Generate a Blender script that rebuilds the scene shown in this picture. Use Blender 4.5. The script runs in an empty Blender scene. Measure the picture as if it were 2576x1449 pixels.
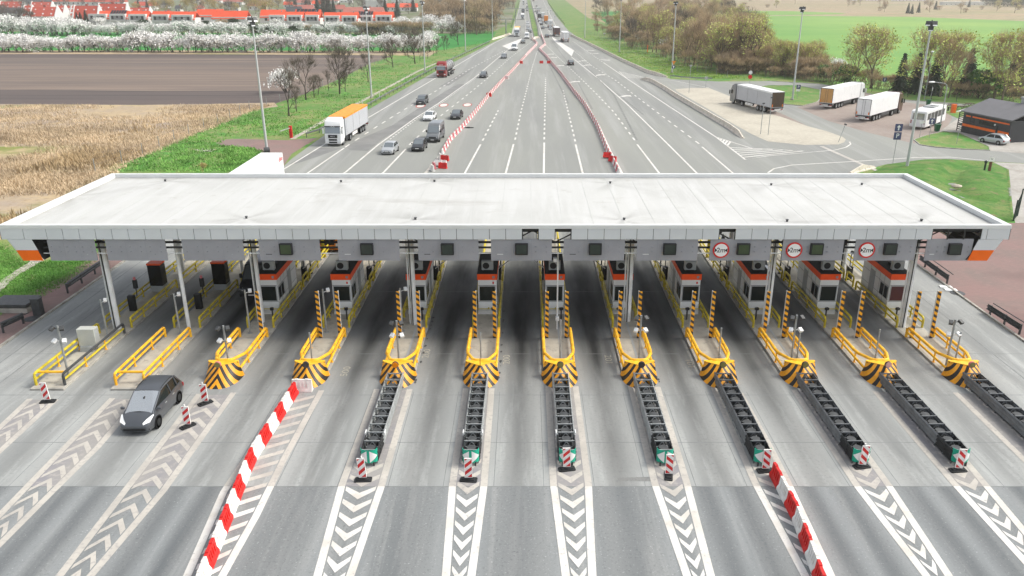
import bpy, bmesh, math, random
from mathutils import Vector, Matrix
rnd = random.Random(11)
S = bpy.context.scene
C = S.collection
PI = math.pi

# ---------------------------------------------------------------- camera model (drone, looking down 20.8 degrees)
FPX, CAMH, YH, PPX, PPY = 2003.0, 22.6, -38.0, 1322.0, 724.5
TH = math.atan((PPY - YH) / FPX)
CT, ST = math.cos(TH), math.sin(TH)
def at(px, py, z=0.0):
    """point at height z seen at photo pixel (2576 x 1449 scale)"""
    u = (px - PPX) / FPX; v = (py - PPY) / FPX
    t = (CAMH - z) / (ST + v * CT)
    return Vector((u * t, (CT - v * ST) * t, z))
K1 = 0.3055; K2 = 0.3241; K3 = 0.3519
def pa(c, x, y): return (644 * c + K1 * x, K1 * y)              # measurements from three rows of enlarged crops
def pb(c, x, y): return (644 * c + K2 * x, 536.7 + K2 * y)
def pc(c, x, y): return (644 * c + K3 * x, 939.2 + K3 * y)
def ga(c, x, y, z=0): return at(*pa(c, x, y), z)
def gb(c, x, y, z=0): return at(*pb(c, x, y), z)
def gc(c, x, y, z=0): return at(*pc(c, x, y), z)

# ---------------------------------------------------------------- materials
def srgb(h):
    h = h.lstrip('#'); o = []
    for i in (0, 2, 4):
        c = int(h[i:i+2], 16) / 255
        o.append(c / 12.92 if c <= .04045 else ((c + .055) / 1.055) ** 2.4)
    return tuple(o)
MATS = {}
def mat(name, col, rough=.6, var=.12, scale=3.0, metal=0.0, spec=.4, bump=0.0, col2=None, coat=0.0,
        stretch=(1, 1, 1), emit=None, detail=5.0, contrast=(.35, .65)):
    if name in MATS: return MATS[name]
    m = bpy.data.materials.new(name); m.use_nodes = True; MATS[name] = m
    nt = m.node_tree; N = nt.nodes; L = nt.links
    b = N['Principled BSDF']
    if isinstance(col, str): col = srgb(col)
    if isinstance(col2, str): col2 = srgb(col2)
    b.inputs['Roughness'].default_value = rough
    b.inputs['Metallic'].default_value = metal
    b.inputs['Specular IOR Level'].default_value = spec
    b.inputs['Coat Weight'].default_value = coat
    b.inputs['Coat Roughness'].default_value = .08
    if emit:
        b.inputs['Emission Color'].default_value = (*col, 1); b.inputs['Emission Strength'].default_value = emit
    if var <= 0 and col2 is None:
        b.inputs['Base Color'].default_value = (*col, 1); return m
    tc = N.new('ShaderNodeTexCoord'); mp = N.new('ShaderNodeMapping'); nz = N.new('ShaderNodeTexNoise')
    mp.inputs['Scale'].default_value = stretch
    nz.inputs['Scale'].default_value = scale; nz.inputs['Detail'].default_value = detail
    L.new(tc.outputs['Object'], mp.inputs[0]); L.new(mp.outputs[0], nz.inputs['Vector'])
    cr = N.new('ShaderNodeValToRGB')
    lo = tuple(c * (1 - var) for c in col); hi = tuple(min(1, c * (1 + var)) for c in (col2 or col))
    cr.color_ramp.elements[0].position = contrast[0]; cr.color_ramp.elements[1].position = contrast[1]
    cr.color_ramp.elements[0].color = (*lo, 1); cr.color_ramp.elements[1].color = (*hi, 1)
    L.new(nz.outputs['Fac'], cr.inputs[0]); L.new(cr.outputs[0], b.inputs['Base Color'])
    if bump > 0:
        bp = N.new('ShaderNodeBump'); bp.inputs['Strength'].default_value = bump
        L.new(nz.outputs['Fac'], bp.inputs['Height']); L.new(bp.outputs[0], b.inputs['Normal'])
    return m

def ground_mat(name, layers, rough=.95, bump=.0, speck=None, attr=None):
    """layers: (colour, scale, stretch, lo, hi) each mixed over the last by its own noise; attr: (name, colour, strength)"""
    m = bpy.data.materials.new(name); m.use_nodes = True
    nt = m.node_tree; N = nt.nodes; L = nt.links; b = N['Principled BSDF']
    b.inputs['Roughness'].default_value = rough; b.inputs['Specular IOR Level'].default_value = .25
    tc = N.new('ShaderNodeTexCoord'); prev = None; hgt = None
    for (col, sc, st, lo, hi) in layers:
        if isinstance(col, str): col = srgb(col)
        if prev is None:
            r = N.new('ShaderNodeRGB'); r.outputs[0].default_value = (*col, 1); prev = r.outputs[0]; continue
        mp = N.new('ShaderNodeMapping'); mp.inputs['Scale'].default_value = st
        mp.inputs['Location'].default_value = (sc * 3.1, sc * 1.7, 0)
        nz = N.new('ShaderNodeTexNoise'); nz.inputs['Scale'].default_value = sc; nz.inputs['Detail'].default_value = 6
        nz.inputs['Roughness'].default_value = .62
        L.new(tc.outputs['Object'], mp.inputs[0]); L.new(mp.outputs[0], nz.inputs['Vector'])
        mr = N.new('ShaderNodeMapRange'); mr.inputs[1].default_value = lo; mr.inputs[2].default_value = hi
        L.new(nz.outputs['Fac'], mr.inputs[0])
        mx = N.new('ShaderNodeMix'); mx.data_type = 'RGBA'
        L.new(mr.outputs[0], mx.inputs[0]); L.new(prev, mx.inputs[6]); mx.inputs[7].default_value = (*col, 1)
        prev = mx.outputs[2]; hgt = nz.outputs['Fac']
    if attr:
        for (an, col, k) in attr:
            if isinstance(col, str): col = srgb(col)
            a = N.new('ShaderNodeAttribute'); a.attribute_name = an
            mp = N.new('ShaderNodeMapping'); mp.inputs['Scale'].default_value = (.7, .13, 1)
            nz = N.new('ShaderNodeTexNoise'); nz.inputs['Scale'].default_value = 1.0; nz.inputs['Detail'].default_value = 6
            L.new(tc.outputs['Object'], mp.inputs[0]); L.new(mp.outputs[0], nz.inputs['Vector'])
            m1 = N.new('ShaderNodeMapRange'); m1.inputs[1].default_value = .25; m1.inputs[2].default_value = .7
            m1.inputs[3].default_value = .6; m1.inputs[4].default_value = 1.12
            L.new(nz.outputs['Fac'], m1.inputs[0])
            mu = N.new('ShaderNodeMath'); mu.operation = 'MULTIPLY'; mu.use_clamp = True
            L.new(a.outputs['Fac'], mu.inputs[0]); L.new(m1.outputs[0], mu.inputs[1])
            m2 = N.new('ShaderNodeMath'); m2.operation = 'MULTIPLY'; m2.use_clamp = True; m2.inputs[1].default_value = k
            L.new(mu.outputs[0], m2.inputs[0])
            mx = N.new('ShaderNodeMix'); mx.data_type = 'RGBA'
            L.new(m2.outputs[0], mx.inputs[0]); L.new(prev, mx.inputs[6]); mx.inputs[7].default_value = (*col, 1)
            prev = mx.outputs[2]
    L.new(prev, b.inputs['Base Color'])
    if bump and hgt is not None:
        bp = N.new('ShaderNodeBump'); bp.inputs['Strength'].default_value = bump; bp.inputs['Distance'].default_value = .05
        L.new(hgt, bp.inputs['Height']); L.new(bp.outputs[0], b.inputs['Normal'])
    return m

def stripe_mat(name, ca, cb, expr, duty=.5):
    """two-colour paint in bands of the part's own UV: bands of u*expr[0] + |v-.5|*expr[1] + v*expr[2]"""
    m = bpy.data.materials.new(name); m.use_nodes = True
    nt = m.node_tree; N = nt.nodes; L = nt.links; b = N['Principled BSDF']
    b.inputs['Roughness'].default_value = .5
    uv = N.new('ShaderNodeUVMap'); uv.uv_map = 'UVMap'; sp = N.new('ShaderNodeSeparateXYZ'); L.new(uv.outputs[0], sp.inputs[0])
    def mth(op, a, k):
        n = N.new('ShaderNodeMath'); n.operation = op
        L.new(a, n.inputs[0])
        if isinstance(k, (int, float)): n.inputs[1].default_value = k
        elif k is not None: L.new(k, n.inputs[1])
        return n.outputs[0]
    a = mth('MULTIPLY', sp.outputs[0], expr[0])
    c = mth('MULTIPLY', mth('ABSOLUTE', mth('SUBTRACT', sp.outputs[1], .5), None), expr[1])
    d = mth('MULTIPLY', sp.outputs[1], expr[2])
    t = mth('ADD', mth('ADD', a, c), d)
    f = mth('FRACT', mth('ADD', t, 40.0), None)
    g = mth('GREATER_THAN', f, duty)
    tc = N.new('ShaderNodeTexCoord'); nz = N.new('ShaderNodeTexNoise'); nz.inputs['Scale'].default_value = 2.5; nz.inputs['Detail'].default_value = 6
    L.new(tc.outputs['Object'], nz.inputs['Vector'])
    mx = N.new('ShaderNodeMix'); mx.data_type = 'RGBA'; L.new(g, mx.inputs[0])
    mx.inputs[6].default_value = (*ca, 1); mx.inputs[7].default_value = (*cb, 1)
    mr = N.new('ShaderNodeMapRange'); mr.inputs[1].default_value = .3; mr.inputs[2].default_value = .75; mr.inputs[3].default_value = .7; mr.inputs[4].default_value = 1.1
    L.new(nz.outputs['Fac'], mr.inputs[0])
    m2 = N.new('ShaderNodeVectorMath'); m2.operation = 'SCALE'; L.new(mx.outputs[2], m2.inputs[0]); L.new(mr.outputs[0], m2.inputs['Scale'])
    L.new(m2.outputs[0], b.inputs['Base Color'])
    return m

# ---------------------------------------------------------------- mesh builder
class MB:
    def __init__(s): s.v = []; s.f = []; s.m = []; s.uv = {}
    def add(s, vs, fs, mi=0):
        o = len(s.v); s.v += [tuple(p) for p in vs]
        for f in fs: s.f.append([i + o for i in f]); s.m.append(mi)
        return s
    def box(s, x0, x1, y0, y1, z0, z1, mi=0):
        return s.add([(x0,y0,z0),(x1,y0,z0),(x1,y1,z0),(x0,y1,z0),(x0,y0,z1),(x1,y0,z1),(x1,y1,z1),(x0,y1,z1)],
              [(0,3,2,1),(4,5,6,7),(0,1,5,4),(1,2,6,5),(2,3,7,6),(3,0,4,7)], mi)
    def cbox(s, c, size, rz=0.0, mi=0, rx=0.0):
        M = Matrix.Translation(Vector(c)) @ Matrix.Rotation(rz, 4, 'Z') @ Matrix.Rotation(rx, 4, 'X')
        a, b, d = size[0]/2, size[1]/2, size[2]/2
        vs = [M @ Vector(p) for p in ((-a,-b,-d),(a,-b,-d),(a,b,-d),(-a,b,-d),(-a,-b,d),(a,-b,d),(a,b,d),(-a,b,d))]
        return s.add(vs, [(0,3,2,1),(4,5,6,7),(0,1,5,4),(1,2,6,5),(2,3,7,6),(3,0,4,7)], mi)
    def poly(s, pts, mi=0): return s.add(pts, [tuple(range(len(pts)))], mi)
    def prism(s, pts, z0, z1, mi=0):
        n = len(pts)
        return s.add([(p[0],p[1],z0) for p in pts] + [(p[0],p[1],z1) for p in pts],
              [tuple(range(n))[::-1], tuple(range(n, 2*n))] + [(i,(i+1)%n,n+(i+1)%n,n+i) for i in range(n)], mi)
    def xprism(s, pts, x0, x1, mi=0, inset=0.0):
        n = len(pts)
        return s.add([(x0,p[0],p[1]) for p in pts] + [(x1,p[0],p[1]) for p in pts],
              [tuple(range(n)), tuple(range(n, 2*n))[::-1]] + [(i,n+i,n+(i+1)%n,(i+1)%n) for i in range(n)], mi)
    def tube(s, path, r, n=6, mi=0, r1=None):
        P = [Vector(p) for p in path]; rings = []; m = len(P)
        up = Vector((0,0,1))
        for i, p in enumerate(P):
            d = (P[min(i+1,m-1)] - P[max(i-1,0)])
            if d.length < 1e-9: d = Vector((0,0,1))
            d.normalize()
            a = d.cross(up) if abs(d.z) < .95 else d.cross(Vector((1,0,0)))
            a.normalize(); b = d.cross(a)
            rr = r if r1 is None else r + (r1 - r) * i / max(1, m-1)
            rings.append([p + (a*math.cos(2*PI*k/n) + b*math.sin(2*PI*k/n))*rr for k in range(n)])
        return s.loft(rings, mi=mi)
    def loft(s, rings, mi=0, caps=True, closed=True):
        n = len(rings[0]); vs = [q for r in rings for q in r]; fs = []
        for i in range(len(rings)-1):
            for k in range(n if closed else n-1):
                a = i*n+k; b = i*n+(k+1)%n
                fs.append((a, b, b+n, a+n))
        if caps: fs.append(tuple(range(n))[::-1]); fs.append(tuple(range((len(rings)-1)*n, len(rings)*n)))
        return s.add(vs, fs, mi)
    def sphere(s, c, r, nu=10, nv=6, mi=0, sc=(1,1,1)):
        rings = []
        for j in range(nv+1):
            t = PI*(j+.02)/(nv+.04)
            rings.append([(c[0]+r*sc[0]*math.sin(t)*math.cos(2*PI*k/nu), c[1]+r*sc[1]*math.sin(t)*math.sin(2*PI*k/nu), c[2]-r*sc[2]*math.cos(t)) for k in range(nu)])
        return s.loft(rings, mi)
    def cyl(s, c, r, axis, h, n=12, mi=0):
        d = {'x':Vector((1,0,0)),'y':Vector((0,1,0)),'z':Vector((0,0,1))}[axis] * (h/2)
        c = Vector(c); return s.tube([c-d, c+d], r, n, mi)
    def build(s, name, mats, parent=None, smooth=True, bevel=0.0, solid=True, uvs=None):
        me = bpy.data.meshes.new(name); me.from_pydata(s.v, [], s.f)
        if not isinstance(mats, (list, tuple)): mats = [mats]
        for m in mats: me.materials.append(m)
        for p, mi in zip(me.polygons, s.m): p.material_index = mi
        if uvs:
            l = me.uv_layers.new(name='UVMap')
            for lp in me.loops: l.data[lp.index].uv = uvs[lp.vertex_index]
        if solid or smooth:
            bm = bmesh.new(); bm.from_mesh(me)
            if solid: bmesh.ops.recalc_face_normals(bm, faces=bm.faces)
            if smooth:
                for f in bm.faces: f.smooth = True
                for e in bm.edges:
                    if len(e.link_faces) != 2 or e.calc_face_angle(9) > .7: e.smooth = False
            bm.to_mesh(me); bm.free()
        me.update()
        o = bpy.data.objects.new(name, me); C.objects.link(o)
        if parent is not None: o.parent = parent
        if bevel:
            bv = o.modifiers.new('bevel', 'BEVEL'); bv.width = bevel; bv.segments = 2; bv.limit_method = 'ANGLE'; bv.angle_limit = .6
        return o

def tag(o, label=None, cat=None, group=None, kind=None):
    if label: o['label'] = label
    if cat: o['category'] = cat
    if group: o['group'] = group
    if kind: o['kind'] = kind
    return o
def thing(name, label, cat, loc=(0,0,0), rz=0.0, group=None):
    o = bpy.data.objects.new(name, None); C.objects.link(o); o.empty_display_size = .2
    o.location = loc; o.rotation_euler = (0,0,rz)
    return tag(o, label, cat, group)
KIDS = {}
def copy_tree(o, parent=None, kids=None):
    c = o.copy(); C.objects.link(c)
    if parent is not None: c.parent = parent
    for ch in list(o.children): copy_tree(ch, c)
    return c
def dup(o, loc, rz=0.0, label=None, group=None, scale=None):
    c = copy_tree(o); c.location = loc; c.rotation_euler = (0,0,rz)
    if scale: c.scale = scale if isinstance(scale, (tuple, list)) else (scale,)*3
    if label: c['label'] = label
    if group: c['group'] = group
    return c
def heading(h): return math.atan2(h[0], -h[1])      # turns a thing built facing -Y towards h
def nth(i): return ['first','second','third','fourth','fifth','sixth','seventh','eighth','ninth','tenth','eleventh','twelfth','13th','14th','15th','16th','17th','18th','19th','20th'][i] if i < 20 else f"{i+1}{'st' if (i+1)%10==1 and (i+1)%100!=11 else 'nd' if (i+1)%10==2 and (i+1)%100!=12 else 'rd' if (i+1)%10==3 and (i+1)%100!=13 else 'th'}"
def text(name, txt, size, material, parent, loc, rot=(PI/2,0,0), scale=(1,1,1), thick=.004):
    cu = bpy.data.curves.new('t', 'FONT'); cu.body = txt; cu.size = size; cu.align_x = 'CENTER'; cu.align_y = 'CENTER'; cu.extrude = thick; cu.offset = .006*size if size < 1 else 0
    t = bpy.data.objects.new('t', cu); C.objects.link(t)
    dg = bpy.context.evaluated_depsgraph_get()
    me = bpy.data.meshes.new_from_object(t.evaluated_get(dg)); bpy.data.objects.remove(t)
    me.materials.clear(); me.materials.append(material); me.name = name
    o = bpy.data.objects.new(name, me); C.objects.link(o)
    if parent is not None: o.parent = parent
    o.location = loc; o.rotation_euler = rot; o.scale = scale
    return o
def resample(pts, step):
    out = [pts[0].copy()]; need = step
    for a, b in zip(pts, pts[1:]):
        d = (b-a).length; pos = 0.0
        while d - pos >= need:
            pos += need; out.append(a.lerp(b, pos/d)); need = step
        need -= d - pos
    return out
def inpoly(x, y, P):
    r = False; n = len(P)
    for i in range(n):
        x0,y0 = P[i][0],P[i][1]; x1,y1 = P[i-1][0],P[i-1][1]
        if (y0 > y) != (y1 > y) and x < (x1-x0)*(y-y0)/(y1-y0)+x0: r = not r
    return r
# ================================================================ SETTING
def struct(o, kind='structure'): o['kind'] = kind; return o
def sheet(name, pts, z, m, kind='structure'):
    mb = MB(); mb.poly([(p[0], p[1], z) for p in pts])
    return struct(mb.build(name, m, smooth=False, solid=False), kind)
def P2(*l): return [at(*p) for p in l]

m_grass = ground_mat('verge_grass', [('#5b7f3f',1,(1,1,1),0,1), ('#858d57',.09,(1,1,1),.42,.62), ('#4f8a3a',.35,(1,1,1),.5,.62), ('#968a66',.6,(1,1,1),.54,.68), ('#446d30',3.5,(1,1,1),.5,.7)], bump=.6)
m_dry = ground_mat('dry_meadow', [('#a8977d',1,(1,1,1),0,1), ('#9b8f85',.03,(1,1.6,1),.45,.6), ('#77823f',.03,(.5,1.6,1),.53,.62), ('#b5a180',.25,(1,1,1),.45,.65), ('#8f7d5f',1.4,(1,1,1),.5,.75)], bump=.6)
m_plough = ground_mat('ploughed_soil', [('#73675f',1,(1,1,1),0,1), ('#5f5855',.012,(.4,2.2,1),.45,.6), ('#87786c',.16,(.05,3.5,1),.45,.62), ('#4a4545',.5,(.06,4,1),.52,.7)], bump=.4)
m_plough2 = ground_mat('damp_soil', [('#5f5653',1,(1,1,1),0,1), ('#4c4847',.16,(.05,3.5,1),.45,.62), ('#6b615b',.5,(.06,4,1),.52,.7)], bump=.4)
m_wheat = ground_mat('young_wheat', [('#669349',1,(1,1,1),0,1), ('#86a552',.006,(1,1,1),.4,.65), ('#5f9048',.05,(.06,2.4,1),.56,.66), ('#66934a',.5,(.1,1,1),.5,.7)])
m_far = ground_mat('far_scrub_land', [('#a5957c',1,(1,1,1),0,1), ('#8f8d66',.012,(.5,1.6,1),.45,.6), ('#a48f6c',.02,(.3,2,1),.5,.65), ('#6f6152',.15,(1,1,1),.5,.7)])
m_village = ground_mat('village_ground', [('#6d7356',1,(1,1,1),0,1), ('#8a857b',.05,(1,1,1),.48,.58), ('#4f6a37',.03,(1,1,1),.5,.62)])
m_field = ground_mat('strip_field', [('#2f7a34',1,(1,1,1),0,1), ('#3f8a3a',.05,(.2,1,1),.45,.65)])
m_asph = ground_mat('asphalt', [('#8f918b',1,(1,1,1),0,1), ('#828482',.08,(1,.12,1),.4,.65), ('#9b9c99',.5,(1,.04,1),.5,.72), ('#808280',9,(1,1,1),.5,.75)], rough=.85, bump=.05)
m_asph_near = ground_mat('asphalt_near', [('#7f8282',1,(1,1,1),0,1), ('#727677',.5,(1,.1,1),.42,.68), ('#8d8f8e',1.6,(1,.05,1),.5,.7), ('#aeb0af',11,(1,1,1),.6,.72), ('#65696a',8,(1,1,1),.55,.72)], rough=.8, bump=.05, attr=[('wear_shade','#4d5256',.75),('pale','#979c9e',.55)])
m_conc = ground_mat('concrete_slab', [('#999b99',1,(1,1,1),0,1), ('#898c8b',.35,(1.4,.25,1),.4,.68), ('#adb0ae',.9,(2,.2,1),.5,.75), ('#888b8b',6,(1,1,1),.52,.75)], rough=.8, bump=.04, attr=[('pale','#b4b7b5',.5),('grime_shade','#4f5253',.76),('wear_shade','#151617',.9)])  # both dark attributes mix real dirt with painted canopy shade
m_brick = ground_mat('red_paving', [('#87706c',1,(1,1,1),0,1), ('#7c6f6a',.2,(1,1,1),.42,.65), ('#937a75',1.6,(1,6,1),.5,.7), ('#75625f',.09,(1,1,1),.52,.68)])
m_brick2 = ground_mat('bay_paving', [('#938a83',1,(1,1,1),0,1), ('#897e78',.15,(1,1,1),.42,.65), ('#a6958a',1.2,(1,4,1),.5,.7), ('#85776f',.3,(1,.3,1),.55,.72)])
m_sand = ground_mat('sand_paving', [('#b5b0a2',1,(1,1,1),0,1), ('#a7a194',.12,(1,1,1),.42,.65), ('#c0bbad',1.5,(1,1,1),.5,.7)])
m_pave = ground_mat('grey_paving', [('#a6a39d',1,(1,1,1),0,1), ('#949089',.3,(1,1,1),.45,.65), ('#b5b2ab',2,(1,1,1),.5,.7)])
m_kerb = mat('kerb_concrete', '#a09d95', .85, .2, 1.5)
m_patch = ground_mat('dark_asphalt', [('#777877',1,(1,1,1),0,1), ('#858684',.5,(.6,.6,1),.42,.65), ('#6b6c6c',8,(1,1,1),.5,.75)], rough=.85)
m_white = ground_mat('road_paint', [('#d2d1cd',1,(1,1,1),0,1), ('#c2beb6',.6,(1,1,1),.45,.65), ('#a3a29f',7,(1,1,1),.58,.72)], rough=.7)
m_cream = ground_mat('old_road_paint', [('#b9b5ad',1,(1,1,1),0,1), ('#aca8a1',.5,(1,1,1),.42,.62), ('#9d9a97',5,(1,1,1),.52,.7)], rough=.8)
m_redpaint = mat('red_road_paint', '#a5453f', .8, .2, 2)
m_joint = mat('joint_tar', '#737678', .9, .2, 2)
m_gutter = ground_mat('gutter_stone', [('#b9b4aa',1,(1,1,1),0,1), ('#9b9488',.8,(1,1,1),.45,.65), ('#7b7a66',2,(1,1,1),.58,.7)])
m_stain = ground_mat('oil_stain', [('#3c3d3e',1,(1,1,1),0,1), ('#55575a',2,(1,1,1),.45,.65)], rough=.6)

sheet('ground', [(-6000,-200),(6000,-200),(6000,9000),(-6000,9000)], 0.0, m_grass)
# left: fields and village ground
sheet('dry_meadow', P2((-900,262),(-400,262),(0,262),(350,264),(520,262),(690,258),(700,268),(640,276),(582,298),(553,311),(464,345),(348,397),(302,414),(180,478),(60,560),(-200,720),(-900,900)), .006, m_dry)
sheet('ploughed_field', P2((-1500,134),(0,134),(500,135),(960,137),(985,142),(930,160),(860,196),(770,236),(700,258),(690,264),(520,264),(0,264),(-1500,264)), .004, m_plough)
sheet('ploughed_field', P2((-1500,134.5),(0,134.5),(500,135.5),(958,138),(900,146),(500,145),(0,146),(-1500,146)), .0055, m_plough2)
sheet('ploughed_field', P2((-1500,226),(0,226),(400,229),(760,228),(720,246),(690,263),(520,264),(0,264),(-1500,264)), .0055, m_plough2)
sheet('hedge_strip', P2((-1500,127),(0,127),(500,127),(1100,129),(1080,142),(960,139),(500,136.5),(0,136),(-1500,136)), .010, m_dry)
sheet('strip_field', P2((-1500,76),(0,80),(600,84),(1130,86),(1250,80),(1230,106),(1110,126),(600,128.5),(0,128.5),(-1500,128.5)), .007, m_field)
sheet('village_ground', P2((-3500,-16),(1290,-16),(1300,0),(1285,60),(1250,76),(1130,84),(600,83),(0,79),(-3500,76)), .005, m_village)
# right: wheat field and far land
sheet('far_land', P2((1400,-16),(4500,-16),(4500,75),(2576,56),(2300,47),(1850,43),(1700,75),(1560,70),(1480,45)), .004, m_far)
sheet('wheat_field', P2((1845,41),(2000,39.5),(2300,42.5),(2576,53),(3800,90),(3800,330),(2600,272),(2470,262),(2170,226),(2066,205),(1900,160)), .008, m_wheat)
sheet('meadow_strip', P2((1770,26),(1990,28),(2130,33),(2110,36),(1850,39.5)), .010, m_wheat)
sheet('far_green_field', P2((1486,30),(1560,28),(1560,44),(1500,44)), .010, m_field)
sheet('far_green_field', P2((1510,47),(1560,46),(1560,66),(1530,62)), .010, m_field)

# asphalt: motorway + plaza
Lx, Rx = -35.0, 33.7
left_edge = [Vector((Lx,74)), at(640,437), at(700,431), at(733,400), at(812,343), at(926,276), at(1100,177), at(1240,107), at(1286,86), at(1293,60), at(1305,20), at(1311,-12)]
right_edge = [at(1372,-12), at(1379,10), at(1399,40), at(1428,75), at(1452,93), at(1565,156), at(1687,199), at(1809,205), at(1932,204), at(2066,212), at(2170,233), at(2262,251), at(2448,264), at(2700,280), at(2900,430), at(2576,411), at(2486,406), at(2380,400), at(2325,401), at(2226,414), at(2140,438), Vector((60,92)), Vector((Rx,74))]
sheet('road', [(Lx,74)] + left_edge[1:] + right_edge, .012, m_asph)

ISL = {1:-28.5, 2:-23.7, 3:-18.55, 4:-13.25, 5:-7.85, 6:-2.75, 7:2.1, 8:7.0, 9:11.9, 10:16.85, 11:21.85, 12:26.9}
xs = [ISL[i] for i in range(1,13)]
lanes = [(-31.9,.12),(-26.1,.5),(-21.1,.8)] + [((a+b)/2, k) for a,b,k in zip(xs[2:], xs[3:], [.75,.95,1.0,1.1,1.1,1.0,.85,.55,.45])] + [(30.3,.12)]
def wear_shade_at(x, y, near):
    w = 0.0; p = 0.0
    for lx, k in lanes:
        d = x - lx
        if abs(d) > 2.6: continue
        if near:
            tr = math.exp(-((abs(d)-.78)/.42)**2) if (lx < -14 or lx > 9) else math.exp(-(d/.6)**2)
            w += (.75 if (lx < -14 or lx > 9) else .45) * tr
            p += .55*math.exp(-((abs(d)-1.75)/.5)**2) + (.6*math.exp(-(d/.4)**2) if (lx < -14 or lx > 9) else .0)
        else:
            core = math.exp(-((y-56.5)/9.5)**2)  # oil and tyre wear plus canopy shade, painted darkest around the booths
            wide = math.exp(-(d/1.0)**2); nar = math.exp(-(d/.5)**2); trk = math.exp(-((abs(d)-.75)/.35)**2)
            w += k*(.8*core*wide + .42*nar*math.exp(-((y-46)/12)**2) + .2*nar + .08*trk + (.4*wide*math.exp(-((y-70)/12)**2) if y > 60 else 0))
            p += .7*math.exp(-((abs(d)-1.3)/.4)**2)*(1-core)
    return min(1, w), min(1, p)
def grime_shade_at(x, y):  # slab dirt and canopy shade in one tone, deepening towards the roof
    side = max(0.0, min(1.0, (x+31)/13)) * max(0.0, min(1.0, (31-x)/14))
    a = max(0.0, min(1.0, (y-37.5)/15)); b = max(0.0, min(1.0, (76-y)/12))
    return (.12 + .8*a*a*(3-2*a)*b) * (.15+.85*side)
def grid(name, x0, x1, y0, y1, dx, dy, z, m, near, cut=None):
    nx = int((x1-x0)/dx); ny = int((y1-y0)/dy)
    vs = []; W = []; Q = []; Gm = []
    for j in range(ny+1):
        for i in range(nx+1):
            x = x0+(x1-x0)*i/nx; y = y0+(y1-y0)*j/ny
            vs.append((x, y, z)); w, p = wear_shade_at(x, y, near); W.append(w); Q.append(p); Gm.append(grime_shade_at(x, y))
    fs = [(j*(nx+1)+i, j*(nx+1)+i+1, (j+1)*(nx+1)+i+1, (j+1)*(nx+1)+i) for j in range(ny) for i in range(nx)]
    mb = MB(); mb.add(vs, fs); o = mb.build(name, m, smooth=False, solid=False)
    for an, data in (('wear_shade', W), ('pale', Q), ('grime_shade', Gm)):
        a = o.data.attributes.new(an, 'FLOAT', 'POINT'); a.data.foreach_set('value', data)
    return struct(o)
YJ = 32.45
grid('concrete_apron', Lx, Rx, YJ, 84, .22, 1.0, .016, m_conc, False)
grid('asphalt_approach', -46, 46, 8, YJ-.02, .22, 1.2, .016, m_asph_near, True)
# joints in the slab
mb = MB()
for y in (YJ, 36.4, 41.6, 47.2, 58.5, 70.0):
    mb.poly([(Lx,y-.02,.019),(Rx,y-.02,.019),(Rx,y+.02,.019),(Lx,y+.02,.019)])
for x, y0 in [(-33.6,YJ),(-31.9,40.0),(30.6,YJ)]:
    mb.poly([(x-.03,y0,.021),(x+.03,y0,.021),(x+.03,80,.021),(x-.03,80,.021)])
for a, b in zip(xs[:-1], xs[1:]):
    for x in (a+1.22, b-1.22):
        mb.poly([(x-.012,YJ,.021),(x+.012,YJ,.021),(x+.012,42,.021),(x-.012,42,.021)])
struct(mb.build('slab_joint', m_joint, smooth=False, solid=False))

# paved shoulders, kerbs, gutter
sheet('left_paved_shoulder', [(Lx-.15,20),(Lx-.15,84),(-38.3,84),(-38.5,62),(-39.2,55),(-40.0,49),(-41.5,43),(-46,20)], .010, m_brick)
yb = at(2554,561)[1]
sheet('right_paved_yard', [(Rx+.15,15),(80,15),(80,yb+.6),(53,yb),(Rx+.15,yb)], .010, m_brick)
sheet('grey_drive', P2((2498,408),(2576,412),(2900,430),(2900,560),(2554,561),(2548,530),(2538,427)), .0185, m_pave)
for nm, x, s in (('left_kerb', Lx, -1), ('right_kerb', Rx, 1)):
    mb = MB()
    y = 15.0
    while y < 84:
        mb.box(min(x, x+.15*s), max(x, x+.15*s), y, y+.96, -.02, .13); y += 1.0
    struct(mb.build(nm, m_kerb, smooth=False))
mb = MB()
gp = [gb(0,-250,790), gb(0,-60,620), gb(0,80,500), gb(0,240,400), gb(0,370,320), gb(0,520,225), gb(0,700,110)]
for a, b in zip(gp, gp[1:]):
    d = (b-a).normalized(); n = Vector((-d.y, d.x, 0))*.45
    k = max(2, int((b-a).length/.6))
    for i in range(k):
        p = a.lerp(b, i/k); q = a.lerp(b, (i+.93)/k); j = n*rnd.uniform(.75,1.1)
        mb.prism([p+j, p-j, q-j, q+j], -.01, .05+rnd.uniform(0,.03))
struct(mb.build('drainage_gutter', m_gutter, smooth=False))

# parking area right
sheet('sand_paving', P2((1699,224.5),(1740,221.5),(1783,221.5),(1853,249),(1932,286),(1962,293),(2033,318),(2079,330),(2120,345),(2127.5,351),(2124,358),(2109,363.5),(2024,365),(1932,356),(1891,337.6),(1841,310),(1798,284),(1761.5,262.7),(1702,229)), .022, m_sand)
sheet('truck_bay_paving', P2((2005,270),(2063,254),(2170,232),(2240,252),(2370,270),(2392,285),(2395,300),(2375,330),(2300,350),(2303,362),(2192,336),(2085,305)), .0185, m_brick2)
sheet('truck_bay_paving', P2((1853,249),(1880,250),(1975,290),(2033,318),(1962,293),(1932,286)), .024, m_brick2)
isl_g = P2((1915,218),(1932,215.4),(2002,215.4),(2063,226),(2062,250),(2056,257),(2020,267),(1975,263),(1940,243),(1915,228))
lawn = P2((2298.6,352),(2330,341),(2372,331.5),(2411.7,334.5),(2488,369.7),(2489.5,378.8),(2420,376),(2353.6,371),(2314,365))
sheet('green_island', isl_g, .06, m_grass); sheet('lawn', lawn, .06, m_grass)
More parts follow.
